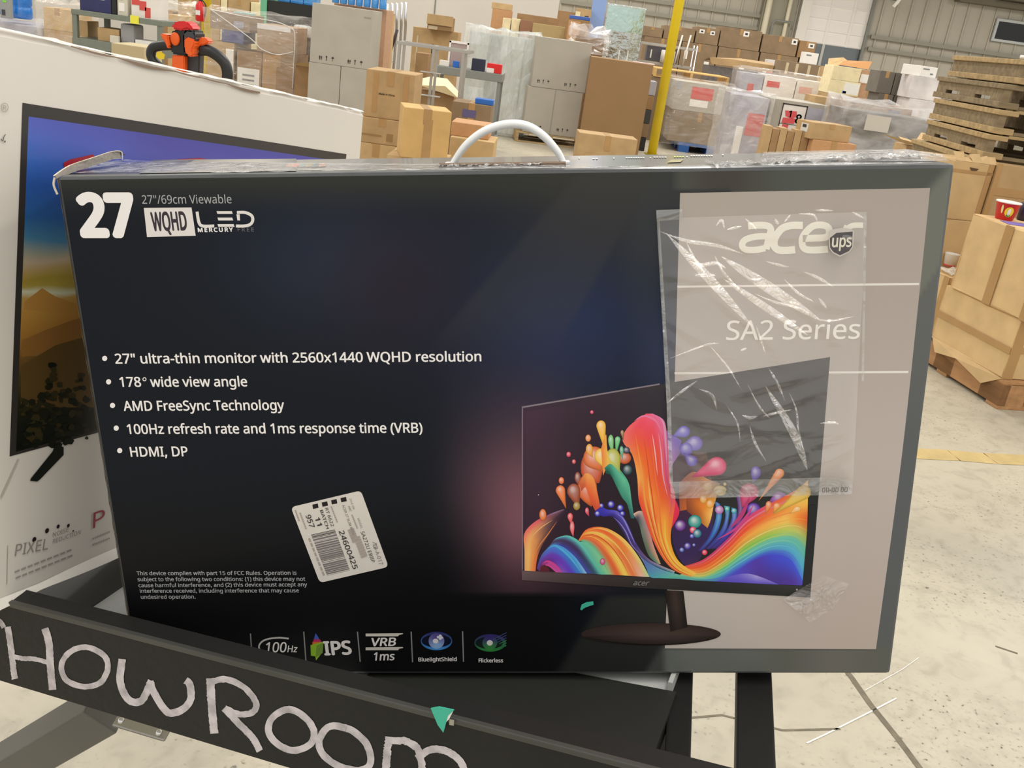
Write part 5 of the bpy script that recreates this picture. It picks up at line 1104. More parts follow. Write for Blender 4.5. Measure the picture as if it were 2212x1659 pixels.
# ---- golden timber pallet lying on a load behind the post
o = carton('dull brown load under the golden timber pallet', (1402, 165), (1560, 187), Yp+1.12, .9, DULL, zt=.985, tape=False)
pl = atY(1412, 160, Yp+1.1)
pallet('golden yellow timber pallet lying on a load behind the yellow post', (pl.x, Yp+1.1), 0, 1.2, .9, .99, WOODY, notch=False)
for k in range(5): carton(('white and blue carton', 'dark brown carton', 'black printed carton', 'tan carton', 'charcoal carton')[k] + (' peeking out right of the big kraft box, highest of five', ' peeking out right of the big kraft box, second from top', ' peeking out right of the big kraft box, middle of five', ' peeking out right of the big kraft box, second from floor', ' peeking out right of the big kraft box, lowest of five')[k], (1384-k*3, 172+k*31), (1420-k*6, 176+k*31), 13.9, .35, (LAV, KRD, DGR, KRX, mat('charcoal_black_board', (44, 42, 42), .6))[k], z0=.78-.195*k, zt=.97-.195*k, tape=False, group='cartons stacked behind the yellow post')
# ---- yellow posts
def ypost(px, py, Y, label):
    p = atY(px, py, Y); t = empty('yellow_post', (p.x, Y, 0)); tag(t, label, 'post')
    tube_obj('post_shaft', [(0, 0, .004), (0, 0, 6.0)], .066, YEL, t, 20)
    box_obj('base_plate', -.1, .1, -.1, .1, 0, .012, mat('dull_yellow_plate', (150, 136, 40), .6), t)
ypost(1440, 155, 13.6, 'yellow round post standing right of the large kraft box')
ypost(446, 60, 13.6, 'yellow round post behind the orange pallet truck tiller')
# ---- wrapped pallet with the red label
base = G(1464, 327); Yp = base.y
t = empty('plastic_pallet', (base.x, Yp, 0)); tag(t, 'blue plastic pallet under the wrapped load with a red label', 'pallet')
box_obj('deck', -.02, 1.02, 0, 1.0, .10, .14, BLUEP, t, .006)
for k in range(3):
    for j in range(3): box_obj('foot', k*.42, k*.42+.16, j*.42, j*.42+.16, 0, .10, BLUEP, t, .006)
w1_ = 1.0
o1 = carton('dull brown lower carton wrapped on the blue pallet', (1452, 240), (1574, 257), Yp+.02, .95, DULL, z0=.142, zt=.60)
o2 = carton('grey upper carton with a red label wrapped on the blue pallet', (1461, 173), (1584, 190), Yp+.02, .95, GRB, z0=.602, labels=((.30, .68, .44, .86, REDP), (.30, .62, .18, .42, LBL), (.02, .10, .7, .98, LAV)), tape=False)
shell('clear stretch wrap around the load on the blue pallet', (1458, 173), (1584, 190), Yp+.02, .95, WRAPT, z0=.10, zt=topz(o2)+.02, seed=4)
# ---- second wrapped load, sign with 18
Y2 = 11.3
o3 = carton('lavender grey carton with a red panel in the milky wrapped load', (1592, 204), (1664, 211), Y2, .8, LAV, z0=.14, labels=((.45, .95, .52, .80, REDP), (.18, .40, .22, .62, PAPER)), tape=False)
o4 = carton('grey carton behind the number sign in the milky wrapped load', (1668, 212), (1790, 226), Y2+.05, .8, GRB, z0=.14, tape=False, labels=((.62, .95, .7, .95, LAV),))
pallet('weathered pallet under the milky wrapped load', (o3.location.x-.25, Y2-.02), 0, 1.2, .85, 0, WOODD)
shell('milky plastic wrap around the load left of the number sign', (1586, 200), (1668, 211), Y2-.04, .8, WRAP, z0=.0, zt=topz(o3)+.03, seed=6)
tl, d, n, w, z0, zt = place((1692, 222), (1746, 229), Y2+.044, 0, 0)
sg = empty('number_sign', (tl.x+w/2, Y2+.044, zt)); tag(sg, 'white paper sign reading 18 with red marking on the wrapped load', 'sign')
hs = w*1.05
box_obj('sign_sheet', -w/2, w/2, 0, .004, -hs, 0, WHB, sg)
for a in ((-w/2, w/2, -.014, -.0), (-w/2, w/2, -hs, -hs+.012), (-w/2, -w/2+.012, -hs, 0), (w/2-.012, w/2, -hs, 0), (-w/2, w/2, -hs*.75, -hs*.73)): box_obj('sign_border', a[0], a[1], -.003, 0, a[2], a[3], INK, sg)
ss3 = Sheet(sg, V((tl.x+w/2, Y2-.11, zt)), V((1, 0, 0)), V((0, 0, 1)), V((0, -1, 0)))
def flat(name, s, x, z, hh, m_):
    me = glyphs(s, bold=.02)
    for v in me.vertices: v.co = (x+v.co.x*hh/.73, -.006, z+v.co.y*hh/.73)
    me.name = name; return mesh_obj(name, me, m_, sg)
flat('sign_digit', '1', -w*.22, -hs*.48, hs*.36, INK); flat('sign_digit', '8', w*.10, -hs*.66, hs*.48, INK)
bm = bmesh.new()
for pts in ([(-.36, -.26), (.10, -.24), (.14, -.42), (-.02, -.52), (-.3, -.46)], [(-.38, -.52), (.12, -.5), (.1, -.70), (-.4, -.72)], [(-.34, -.76), (-.1, -.76), (-.12, -.94), (-.36, -.92)]):
    bm.faces.new([bm.verts.new((x*w, -.0045, z*hs)) for x, z in pts])
bm_obj('red_marking', bm, mat('red_marker', (214, 84, 88), .6), sg)
# ---- kraft cartons in front of them
tl, d, n, w, z0, zt = place((1655, 271), (1750, 289), 10.0, 0, 0)
for k in range(6):
    tn = ('first', 'second', 'third', 'fourth', 'fifth', 'sixth')[k]
    dx = w/6
    bm = bmesh.new(); bx(bm, -dx/2+.002, dx/2-.002, -.1, .1, 0, zt-(.02 if k % 2 else 0), .005); o = bm_obj('flat_carton', bm, (KR, KRD)[k % 2]); o.location = (tl.x+dx*(k+.5), 10.1, 0)
    tag(o, 'upright kraft carton standing on edge, %s from the left below the number sign' % tn, 'box', 'kraft cartons standing on edge')
o5 = carton('kraft carton lying under the carton with the grey label', (1757, 301), (1850, 316), 9.9, .5, ORB, yaw=8, labels=((.72, .96, .25, .85, LBL),))
o6 = carton('kraft carton with a grey label on its left end', (1757, 264), (1841, 277), 9.9, .3, KR, yaw=18, z0=topz(o5)+.001)
w, dp, h = o6['dims']; el_ = box_obj('end_label', -w/2-.003, -w/2, -.08, .05, h*.35, h*.85, mat('pale_grey_label', (206, 206, 200), .5), o6); box_obj('label_code', -w/2-.005, -w/2-.003, -.05, .02, h*.6, h*.78, INK, el_)
# ---- white wrapped boxes, striped brown box, printer box
o7 = carton('white printed carton at the left of the white wrapped row', (1607, 156), (1652, 160), 15.2, .6, LAV, labels=((.3, .6, .78, .88, REDP),), tape=False)
o8 = carton('white printed carton in the middle of the white wrapped row', (1654, 160), (1722, 171), 15.2, .6, WHB, labels=((.1, .5, .86, .93, REDP),), tape=False)
o9 = carton('white printed carton at the right of the white wrapped row', (1724, 171), (1792, 183), 15.2, .6, WHB, labels=((.1, .5, .84, .92, mat('pink_print', (226, 176, 160), .6)),), tape=False)
shell('clear plastic wrap over the row of white cartons', (1604, 155), (1793, 183), 15.15, .6, WRAPT, z0=0, zt=topz(o8)+.05, seed=8)
o10 = carton('long dull brown box with five pale tape strips', (1688, 130), (1806, 146), 17.2, .5, DULL, tape=False, labels=tuple((u, u+.05, .86, .985, TAPEC) for u in (.1, .28, .5, .7, .9)))
o11 = carton('small white box on top of the tape striped brown box', (1739, 112), (1769, 118), 17.3, .25, PAPER, z0=topz(o10)+.001, tape=False, labels=((.15, .5, .7, .82, mat('grey_ink', (130, 130, 130), .6)),))
ft = empty('flattened_carton', (atY(1595, 140, 17.8).x, 17.8, 0)); tag(ft, 'flattened brown carton tray with a bent flap above the wrapped loads', 'carton')
zt = atY(1595, 142, 17.8).z
bm = bmesh.new(); q = lambda px, py, dy=0: V((atY(px, py, 17.6+dy).x-ft.location.x, -.2+dy, atY(px, py, 17.6+dy).z))
for pts in ([(1533, 124, 0), (1580, 128, 0), (1672, 142, 0), (1668, 156, 0), (1580, 143, 0), (1537, 138, 0)], [(1520, 130, .5), (1600, 126, .5), (1668, 136, .5), (1672, 142, 0), (1533, 124, 0)]): bm.faces.new([bm.verts.new(q(*p)) for p in pts])
bm_obj('tray_flap', bm, KR, ft)
box_obj('tray_body', -.55, .68, -.16, .5, 0, zt-.06, mat('dark_film_load', (110, 104, 100), .35, var=.2), ft)
carton('white red printed bag of goods right of the flattened tray', (1660, 128), (1684, 134), 18.5, .3, WHB, tape=False, labels=((.05, .6, .83, .9, REDP),), name='goods_bag', cat='bag')
# ---- cream cartons and their neighbours
c1 = carton('kraft carton at the bottom of the cream carton stack', (1788, 194), (1858, 204), 14.5, .5, KR, zt=1.13)
c2 = carton('cream carton with a white invoice sheet, middle of its stack', (1794, 167), (1861, 176), 14.5, .5, CRB, z0=1.131, zt=1.325, labels=((.5, .98, .1, .9, PAPER), (.48, .6, .12, .3, BLUP)), tape=False)
c3 = carton('cream carton at the top of its stack', (1802, 141), (1862, 150), 14.5, .5, CRB, z0=1.326, tape=False)
c4 = carton('kraft carton with a yellow dot beside the cream cartons', (1859, 178), (1903, 184), 14.55, .5, mat('pinkish_kraft', (190, 150, 118), .7, var=.06), zt=1.31, labels=((.02, .2, .66, .74, YEL), (.68, .96, .58, .74, LBL)))
c5 = carton('kraft carton with two white labels right of the top cream carton', (1863, 150), (1907, 157), 14.55, .5, mat('pinkish_kraft', (190, 150, 118), .7), z0=1.311, labels=((.0, .45, .12, .7, LBL), (.48, .95, .12, .7, LBL)))
oc = empty('open_carton', (atY(1835, 130, 15.95).x, 15.95, 0)); tag(oc, 'open kraft carton with raised flaps above the cream cartons', 'carton')
zz = atY(1835, 146, 15.95).z
q = lambda px, py, Y: V((atY(px, py, Y).x-oc.location.x, Y-15.95, atY(px, py, Y).z))
bm = bmesh.new(); bm.faces.new([bm.verts.new(q(*p)) for p in ((1812, 140, 15.85), (1825, 130, 16.15), (1884, 133, 16.15), (1876, 150, 15.85))]); bm_obj('right_flap', bm, mat('flap_kraft', (186, 134, 80), .75), oc)
bm = bmesh.new(); bm.faces.new([bm.verts.new(q(*p)) for p in ((1790, 126, 16.05), (1822, 124, 16.15), (1830, 130, 16.15), (1812, 142, 15.85), (1788, 140, 15.85))]); bm_obj('left_flap', bm, KRL, oc)
box_obj('carton_body', -.35, .32, -.1, .3, 0, zz-.03, KR, oc)
# charcoal cartons and white scribbled cartons
for k, (L, R, z0_, z1_, lab) in enumerate((((1900, 199), (1932, 204), 0, 1.25, 'lower left charcoal carton beside the white scribbled cartons'), ((1934, 204), (1969, 209), 0, 1.25, 'lower right charcoal carton beside the white scribbled cartons'), ((1903, 154), (1935, 158), 1.252, 1.53, 'upper left charcoal carton beside the white scribbled cartons'), ((1937, 157), (1973, 163), 1.252, 1.53, 'upper right charcoal carton beside the white scribbled cartons'))):
    carton(lab, L, R, 13.0, .45, DGB, z0=z0_, zt=z1_, group='charcoal cartons')
MRB = mat('scribbled_white_board', (218, 212, 210), .6, var=.28, scale=3)
w1 = carton('lower white carton with dark marbled print next to the pallet stack', (1966, 210), (2042, 222), 12.5, .45, MRB, zt=1.25, tape=False)
w2 = carton('upper white carton with dark marbled print next to the pallet stack', (1975, 163), (2044, 173), 12.5, .45, MRB, z0=1.252, tape=False)
w3 = carton('small bright white box on the marbled white carton', (1993, 142), (2026, 149), 12.5, .35, PAPER, yaw=22, z0=topz(w2)+.001, tape=False, labels=((.1, .5, .68, .8, mat('grey_ink', (130, 130, 130), .6)), (.6, .78, .25, .4, mat('grey_ink', (130, 130, 130), .6))))
# dark wrapped load with a paper sheet, flat brown boards on it
d1 = carton('dark grey wrapped load with a paper sheet in front of the charcoal cartons', (1832, 236), (2022, 268), 10.6, .7, mat('dark_wrapped_goods', (104, 98, 92), .4, var=.3, scale=5), name='wrapped_goods', cat='load', tape=False)
shell('shiny clear wrap over the dark grey load', (1832, 234), (2022, 268), 10.55, .7, WRAP, z0=0, zt=topz(d1)+.05, lumps=.05, seed=12)
tl, d, n, w, z0, zt = place((1874, 247), (1926, 254), 10.46, 0, 0); box = box_obj('paper_sheet', -w/2, w/2, -.003, 0, -.16, 0, mat('grey_paper', (196, 190, 178), .6), None); box.location = (tl.x+w/2, 10.46, zt); tag(box, 'paper sheet tucked in the wrap of the dark grey load', 'paper')
b1 = carton('low kraft carton lying left of the dark brown board', (1762, 207), (1796, 213), 11.8, .5, KR, tape=False)
b2_ = carton('rounded kraft carton left of the dark brown board', (1797, 212), (1842, 216), 11.8, .5, KRD, tape=False)
b3 = carton('long dark brown board box in front of the charcoal cartons', (1842, 217), (1972, 237), 11.8, .5, mat('dark_brown_board', (132, 96, 60), .75), tape=False, labels=((.62, .80, .90, .96, NAVY),))
# open carton and black bag near the pallets
oc = empty('open_carton', (atY(1985, 320, 8.0).x, 8.0, 0)); tag(oc, 'open kraft carton with splayed flaps beside the black bag', 'carton')
q = lambda px, py, Y: V((atY(px, py, Y).x-oc.location.x, Y-8.0, atY(px, py, Y).z))
for nm, pts in (('right_flap', ((1990, 286, 8.3), (2025, 294, 8.3), (2008, 318, 8.0), (1972, 312, 8.0))), ('front_flap', ((1904, 288, 7.8), (1938, 298, 7.8), (1996, 314, 7.9), (1960, 312, 8.0), (1935, 303, 8.0))), ('left_flap', ((1940, 294, 8.2), (1960, 300, 8.2), (1998, 316, 7.95), (1956, 311, 8.0)))):
    bm = bmesh.new(); bm.faces.new([bm.verts.new(q(*p)) for p in pts]); bm_obj(nm, bm, KRL, oc)
z = atY(1985, 318, 8.0).z; box_obj('carton_body', -.1, .12, 0, .3, 0, z, KR, oc)
bm = bmesh.new(); bmesh.ops.create_uvsphere(bm, u_segments=20, v_segments=12, radius=1)
rng = random.Random(3)
for v in bm.verts: v.co = V((v.co.x*.20, v.co.y*.2, (v.co.z+.9)*.28 if v.co.z > -.9 else 0))*(1+rng.uniform(-.08, .08))
p = atY(2040, 318, 7.4); o = bm_obj('black_bag', bm, mat('black_bag_plastic', (62, 60, 60), .35, bump=.6, bscale=12), None, True); o.scale = (1, 1, p.z/.53); o.location = (p.x, 7.4, 0); tag(o, 'black plastic bag of goods beside the timber pallet stack', 'bag')
# ---- timber pallet stack on the right
nf = atY(2012, 200, 6.5); X0 = nf.x
zt0 = atY(2066, 112, 6.1).z
npal = 12; ph = zt0/npal
rng = random.Random(5)
ords = ('lowest', 'second', 'third', 'fourth', 'fifth', 'sixth', 'seventh', 'eighth', 'ninth', 'tenth', 'eleventh', 'topmost')
for k in range(npal):
    pallet(ords[k] + ' timber pallet counted from the floor in the tall pallet stack', (X0+rng.uniform(-.03, .05)+(.07 if k == npal-1 else 0), 5.55+rng.uniform(-.04, .04)), rng.uniform(-1.5, 1.5), 1.0, 1.0, k*ph, (WOOD, WOOD, WOODD, WOOD)[(k*7) % 4], H=ph-.0015, group='timber pallets in the tall stack', notch=(k % 2 == 0), side=True)
p = atY(2088, 108, 5.9); cyl('foam_disc', (X0+.2, 5.75, npal*ph), .045, .02, PAPER, 'small white foam disc lying on top of the timber pallet stack', 'disc')
# ---- kraft stack on the near right
cn = G(2152, 884); YW = math.radians(12)
RT = (math.cos(YW), math.sin(YW)); BK = (-math.sin(YW), math.cos(YW))
def loc2(a, b2, z=0): return V((cn.x+RT[0]*a+BK[0]*b2, cn.y+RT[1]*a+BK[1]*b2, z))
def blk(label, a, b2, w, dp, z0, h, m_, name='cardboard_box', tapes=(), yawx=0):
    c = loc2(a+w/2, b2+dp/2, z0); bm = bmesh.new(); bx(bm, -w/2, w/2, -dp/2, dp/2, 0, h, .008)
    bmesh.ops.subdivide_edges(bm, edges=bm.edges[:], cuts=2, use_grid_fill=True); rg = random.Random(int(a*100+z0*77+5))
    for v in bm.verts: v.co += V((rg.uniform(-1, 1), rg.uniform(-1, 1), 0))*.0035
    o = bm_obj(name, bm, m_); o.location = c; o.rotation_euler = (0, 0, YW+math.radians(yawx)); tag(o, label, 'box')
    for kind in tapes:
        if kind == 'lv': box_obj('packing_tape', -w/2-.006, -w/2-.003, -.03, .03, .0, h, TAPE, o)
        if kind == 'lh': box_obj('packing_tape', -w/2-.0065, -w/2-.0035, -dp/2, dp/2, h*.42, h*.52, TAPE, o)
        if kind == 'fv': box_obj('packing_tape', -.03, .03, -dp/2-.006, -dp/2-.003, 0, h, TAPE, o)
        if kind == 'fe': box_obj('packing_tape', -w/2-.006, -w/2+.05, -dp/2-.006, -dp/2-.003, 0, h, TAPE, o)
        if kind == 'fh': box_obj('packing_tape', -w/2, w/2, -dp/2-.0065, -dp/2-.0035, h*.45, h*.55, TAPE, o)
        if kind == 'le': box_obj('packing_tape', -w/2-.0065, -w/2-.0035, -dp/2, -dp/2+.05, 0, h, TAPE, o)
    return o
pm = loc2(0, 0)
bp2 = pallet('brown timber pallet under the near kraft carton stack', (pm.x, pm.y), 12, 1.0, .95, 0, mat('brown_pallet_wood', (176, 132, 88), .8, var=.2, scale=3, stretch=(9, 1.5, 9)), H=.15)
for a in (0, .44, .86):
    for b3_ in (0, .40, .79): box_obj('block', a, a+.14, b3_+.0, b3_+.16, .018, .13, mat('brown_pallet_wood', (176, 132, 88), .8), bp2)
def zat(px, py, a, b2): q = loc2(a, b2); r = ray(px, py); return (CAM + r*(q.y/r.y)).z
z_a = zat(2185, 689, .0, .03); z_b = z_a + .46
KRN = mat('kraft_board_near', (212, 181, 132), .75, var=.10, scale=7, spec=.25)
k1 = blk('bulging kraft carton resting on the brown pallet corner', .0, .03, .6, .62, .152, z_a-.152, KRN, tapes=('lh', 'fe', 'fh'))
k2 = blk('kraft carton with one vertical tape strip under the red cup', -.01, .0, .6, .60, z_a+.001, .40, KRN, tapes=('lv', 'le'), yawx=1)
zk = z_a+.401
k3 = blk('low kraft carton with a white cup and plastic on it', .02, .66, .36, .26, .152, .0+zat(2070, 600, .0, .7)-.152, KRN, tapes=('le',))
k4 = carton('kraft carton standing behind the carton with the white cup', (2044, 472), (2132, 490), 5.40, .36, KRL, yaw=6, tape=False)
k5 = carton('tall kraft carton with crossed tape and a torn hole near the top', (2064, 346), (2152, 352), 5.38, .36, KRL, yaw=12, z0=topz(k4)+.001, labels=((.86, .99, .0, 1, TAPE), (.0, 1, .81, .86, TAPE)), tape=False)
k6b = carton('tall kraft carton right of the one with the torn hole', (2157, 353), (2262, 371), 5.42, .34, KR, yaw=4, labels=((.0, .10, .0, 1, TAPE), (.1, .9, .84, .88, TAPE)), tape=False)
w5, d5, h5 = k5['dims']
bm = bmesh.new(); rg = random.Random(2)
for k in range(5):
    x0 = -w5/2+.01+w5/5*k; bm.faces.new([bm.verts.new(v) for v in (V((x0, -d5/2, h5)), V((x0+w5/5, -d5/2, h5)), V((x0+w5/5+.01, -d5/2+.05, h5+.02+rg.uniform(0, .03))), V((x0-.005, -d5/2+.05, h5+.015+rg.uniform(0, .03))))])
bm_obj('torn_flap', bm, KRL, k5)
bm = bmesh.new(); bm.faces.new([bm.verts.new(v) for v in ((-.03, -d5/2-.004, h5-.028), (.03, -d5/2-.004, h5-.032), (.018, -d5/2-.004, h5-.044), (-.012, -d5/2-.004, h5-.046))]); bm_obj('torn_hole', bm, mat('torn_shadow_brown', (92, 70, 48), .9), k5)
for nm, pts in (('front_flap', ((-.30, -.31, .0), (-.30, .30, .01), (-.33, .2, -.05), (-.33, .02, -.02), (-.32, -.2, -.07))),):
    bm = bmesh.new(); bm.faces.new([bm.verts.new(v) for v in pts]); bm_obj('torn_lower_edge', bm, KRL, k1)
# red noodle cup, white cup, film, purple paper, black items
def oncup(px, py, z): return G(px, py, z)
pc_ = oncup(2168, 474, zk)
t = empty('paper_cup', (pc_.x, pc_.y, zk)); tag(t, 'red paper bowl with a yellow round picture on the kraft stack', 'bowl')
bm = bmesh.new(); lathe_bm(bm, [(.040, 0), (.043, .004), (.058, .085), (.060, .088)], 28); bm_obj('bowl_body', bm, mat('red_bowl_print', (196, 30, 34), .4), t, True)
bm = bmesh.new(); lathe_bm(bm, [(.061, .086), (.062, .090), (.060, .093), (.02, .0935)], 28); bm_obj('lid', bm, PAPER, t, True)
def wrapdisc(name, a0, z0, ra, rz, m_, rr0=lambda z: .0435+(z-.004)*.185):
    bm = bmesh.new(); vs = []
    for k in range(14):
        a = k*2*math.pi/14; z = z0+rz*math.sin(a); r = rr0(z)+.0012; th = a0+ra*math.cos(a); vs.append(bm.verts.new((r*math.cos(th), r*math.sin(th), z)))
    bm.faces.new(vs); return bm_obj(name, bm, m_, t)
wrapdisc('yellow_roundel', -1.75, .045, .42, .026, YEL); wrapdisc('white_emblem', -1.75, .045, .16, .018, PAPER); wrapdisc('green_emblem', -1.75, .027, .22, .007, mat('green_print', (60, 140, 50), .5)); wrapdisc('pale_tag', -2.42, .055, .10, .022, mat('pale_yellow_print', (226, 222, 150), .5))
p = oncup(2044, 572, k3.location.z+k3['dims'][2] if 'dims' in k3 else zat(2070, 600, 0, .7)); z3 = zat(2070, 600, .0, .7)
p = G(2050, 574, z3+.001); t = empty('plastic_cup', (p.x, p.y, z3+.001)); tag(t, 'small ribbed white plastic cup on the low kraft carton', 'cup')
bm = bmesh.new(); lathe_bm(bm, [(.030, 0), (.040, .07), (.042, .072), (.038, .072), (.028, .01)], 24)
for v in bm.verts: pass
bm_obj('cup_body', bm, WHB, t, True); bm = bmesh.new(); lathe_bm(bm, [(.0305, 0), (.032, .010), (.030, .010)], 24); bm_obj('red_foot', bm, REDP, t, True)
bm = bmesh.new(); rg = random.Random(8); gr = [[bm.verts.new((-.10+.2*i/8, -.09+.18*j/6, .003+rg.uniform(0, .02))) for i in range(9)] for j in range(7)]
for j in range(6):
    for i in range(8): bm.faces.new((gr[j][i], gr[j][i+1], gr[j+1][i+1], gr[j+1][i]))
p = G(2068, 592, z3+.001); o = bm_obj('plastic_film', bm, WRAPW); o.location = (p.x, p.y, z3+.002); o.rotation_euler = (0, 0, YW); tag(o, 'crumpled clear plastic film on the low kraft carton by the white cup', 'plastic film')
p = G(2195, 484, zk+.001); o = box_obj('paper_scrap', -.06, .08, -.05, .05, 0, .002, mat('purple_printed_paper', (128, 112, 190), .5)); o.location = (p.x, p.y, zk+.001); tag(o, 'purple printed paper scrap beside the red bowl', 'paper')
p = G(2214, 478, zk+.001); o = cyl('dark_bottle', (p.x+.0, p.y+.03, zk+.002), .03, .09, mat('dark_purple_plastic', (44, 36, 58), .4), 'dark bottle at the frame edge right of the red bowl', 'bottle')
# ---- big kraft box, twin grey cartons, their pallet
bb = carton('large plain kraft box on the floor left of the yellow post', (1278, 122), (1412, 140), 12.6, .6, mat('plain_kraft', (146, 114, 76), .75, var=.04, scale=3), tape=False)
p = atY(1392, 132, 12.75); o = box_obj('pink_sheet', -.14, .14, -.1, .14, 0, .008, mat('pink_paper', (246, 206, 200), .6)); o.location = (p.x, 12.82, topz(bb)+.001); tag(o, 'pale pink sheet lying on the large plain kraft box', 'paper')
sb = carton('low kraft carton with small print in front of the large kraft box', (1252, 286), (1378, 303), 10.0, .35, KR, yaw=4, labels=((.68, .78, .32, .48, mat('print_brown', (150, 118, 74), .7)), (.24, .6, .3, .34, mat('print_brown', (150, 118, 74), .7)), (.24, .55, .38, .42, mat('print_brown', (150, 118, 74), .7)), (.24, .58, .46, .5, mat('print_brown', (150, 118, 74), .7))))
pg = G(1122, 306); yg = 8
pallet('timber pallet under the two grey cartons in the middle', (pg.x-.06, pg.y-.02), yg, .98, .8, 0, WOOD)
Yg = pg.y+.02
g1 = carton('lower grey carton with handling marks on the middle pallet', (1141, 189), (1259, 206), Yg, .7, GRB, yaw=yg, z0=.137, zt=.73, mk=((.12, .1, .045), (.62, .1, .045)), tape=False)
box_obj('carton_seam', -.006, .006, -.353, -.35, 0, .593, mat('seam_grey', (150, 146, 132), .7), g1)
g2 = carton('upper grey carton with handling marks on the middle pallet', (1162, 78), (1280, 95), Yg, .7, GRB, yaw=yg, z0=.732, mk=((.10, .09, .045), (.60, .09, .045)), tape=False)
fl = carton('tall panel load wrapped in milky plastic left of the grey cartons', (1016, 66), (1158, 77), 13.3, .3, mat('pale_panel', (196, 200, 194), .6, var=.08, scale=2), name='wrapped_load', cat='load', tape=False, labels=((.30, .50, .02, .98, mat('grey_panel', (158, 164, 158), .5)), (.84, .86, .02, .98, mat('grey_panel', (158, 164, 158), .5))))
shell('milky plastic sheet hung around the tall panel load', (1014, 64), (1160, 76), 13.25, .34, film('hung_sheet_film', (228, 232, 228), .22, .6, .16, 3, .6, (2, 2, .5)), z0=.05, zt=topz(fl)+.03, lumps=.04, seed=22, name='plastic_sheet')
# left pair of grey cartons
gl = carton('lower left half grey carton under the tall grey carton', (668, 121), (737, 128), 11.5, .6, GRB, zt=.735, tape=False)
gm = carton('lower right half grey carton under the tall grey carton', (738, 128), (797, 136), 11.5, .6, GRB, zt=.735, tape=False)
gu = carton('tall upper grey carton with handling marks left of the open frame', (675, 5), (806, 22), 11.5, .6, GRB, z0=.737, mk=((.16, .06, .05), (.64, .06, .05)), labels=((.86, .97, .86, .885, mat('seam_grey', (150, 146, 132), .7)),), tape=False)
tr = carton('shallow brown tray of blue bottles behind the tall grey carton', (722, 6), (836, 22), 12.6, .5, mat('pinkish_kraft', (190, 150, 118), .7), name='bottle_tray', cat='tray', tape=False)
BB = film('blue_bottle_plastic', (40, 150, 226), .75, .95, .15, 20, .3)
for k in range(7):
    cyl('water_bottle', (tr.location.x-.30+.1*k, 12.5, topz(tr)+.001), .045, .2, BB, ('first', 'second', 'third', 'fourth', 'fifth', 'sixth', 'seventh')[k] + ' blue bottle from the left in the tray behind the tall grey carton', 'bottle', 'blue bottles in the brown tray', prof=[(.04, 0), (.045, .01), (.045, .13), (.018, .17), (.018, .2)], seg=14)
of = empty('open_carton', (atY(824, 40, 13.2).x, 13.2, 0)); tag(of, 'tall open kraft frame carton right of the tall grey carton', 'carton')
z = atY(810, 28, 13.2).z; z_ = atY(815, 130, 13.2).z
box_obj('back_panel', -.13, .13, .28, .30, 0, z, KR, of); box_obj('left_panel', -.13, -.11, 0, .28, 0, z, KRD, of); box_obj('right_panel', .11, .13, 0, .28, 0, z, KRL, of); box_obj('top_panel', -.13, .13, 0, .3, z, z+.02, KR, of)
bm = bmesh.new(); bx(bm, -.12, -.07, -.01, 0, z_, z-.03); bx(bm, .04, .11, -.01, 0, z_, z-.03); bx(bm, -.12, .11, -.01, 0, z-.08, z-.03); bm_obj('front_frame', bm, CRB, of); box_obj('front_panel', -.13, .13, -.01, 0, 0, z_, KR, of)
# ---- foreground kraft pile in the middle
m3 = carton('kraft carton at the bottom of the stack left of the barcoded carton', (764, 276), (866, 293), 8.0, .5, KRL, zt=.368)
m2 = carton('kraft carton with small print under the tall printed carton', (772, 233), (884, 248), 8.0, .5, KR, z0=.37, zt=.578, labels=((.60, .72, .15, .45, mat('print_brown', (150, 118, 74), .7)), (.1, .5, .3, .36, mat('print_brown', (150, 118, 74), .7))))
m1 = carton('tall kraft carton printed Made in China on the middle stack', (792, 148), (898, 164), 8.02, .45, KR, z0=.58, yaw=0, tape=True)
w, dp, h = m1['dims']
def frontword(o, s, u, v, hh, m_):
    w, dp, h = o['dims']; me = glyphs(s, bold=.015)
    for vv in me.vertices: vv.co = (-w/2+w*u+vv.co.x*hh/.73, -dp/2-.004, h*v+vv.co.y*hh/.73)
    me.name = 'printed_words'; return mesh_obj('printed_words', me, m_, o)
frontword(m1, 'Made in China', .28, .50, .022, mat('print_dark_brown', (104, 80, 48), .7))
for u in (.16, .78): decal('tape_strip', w, h, u, u+.1, .12, .96, TAPE, m1, -dp/2, .002)
n2 = carton('long kraft carton with a white barcode label under the taped carton', (840, 281), (966, 302), 7.0, .45, KRL, labels=((.10, .36, .1, .80, LBL),), zt=.44, tape=False)
for k in range(7): decal('label_code', n2['dims'][0], n2['dims'][2], .135+k*.026, .147+k*.026, .58, .74, INK, bpy.data.objects[n2['lb'][0]], -.229)
n1 = carton('yellowish kraft carton with wide tape on the barcoded carton', (874, 231), (976, 247), 6.95, .36, mat('yellow_kraft', (208, 170, 108), .72, var=.08, scale=8), yaw=14, z0=.442, labels=((.44, .62, .0, .8, TAPE),))
r2 = carton('kraft carton right of the barcoded carton, lower of two', (973, 295), (1068, 309), 7.7, .45, KRL, tape=False, labels=((.48, .78, .3, .36, LBL),))
r1 = carton('kraft lid box right of the yellowish carton, upper of two', (976, 262), (1058, 275), 7.8, .35, ORB, z0=topz(r2)+.001, tape=False)
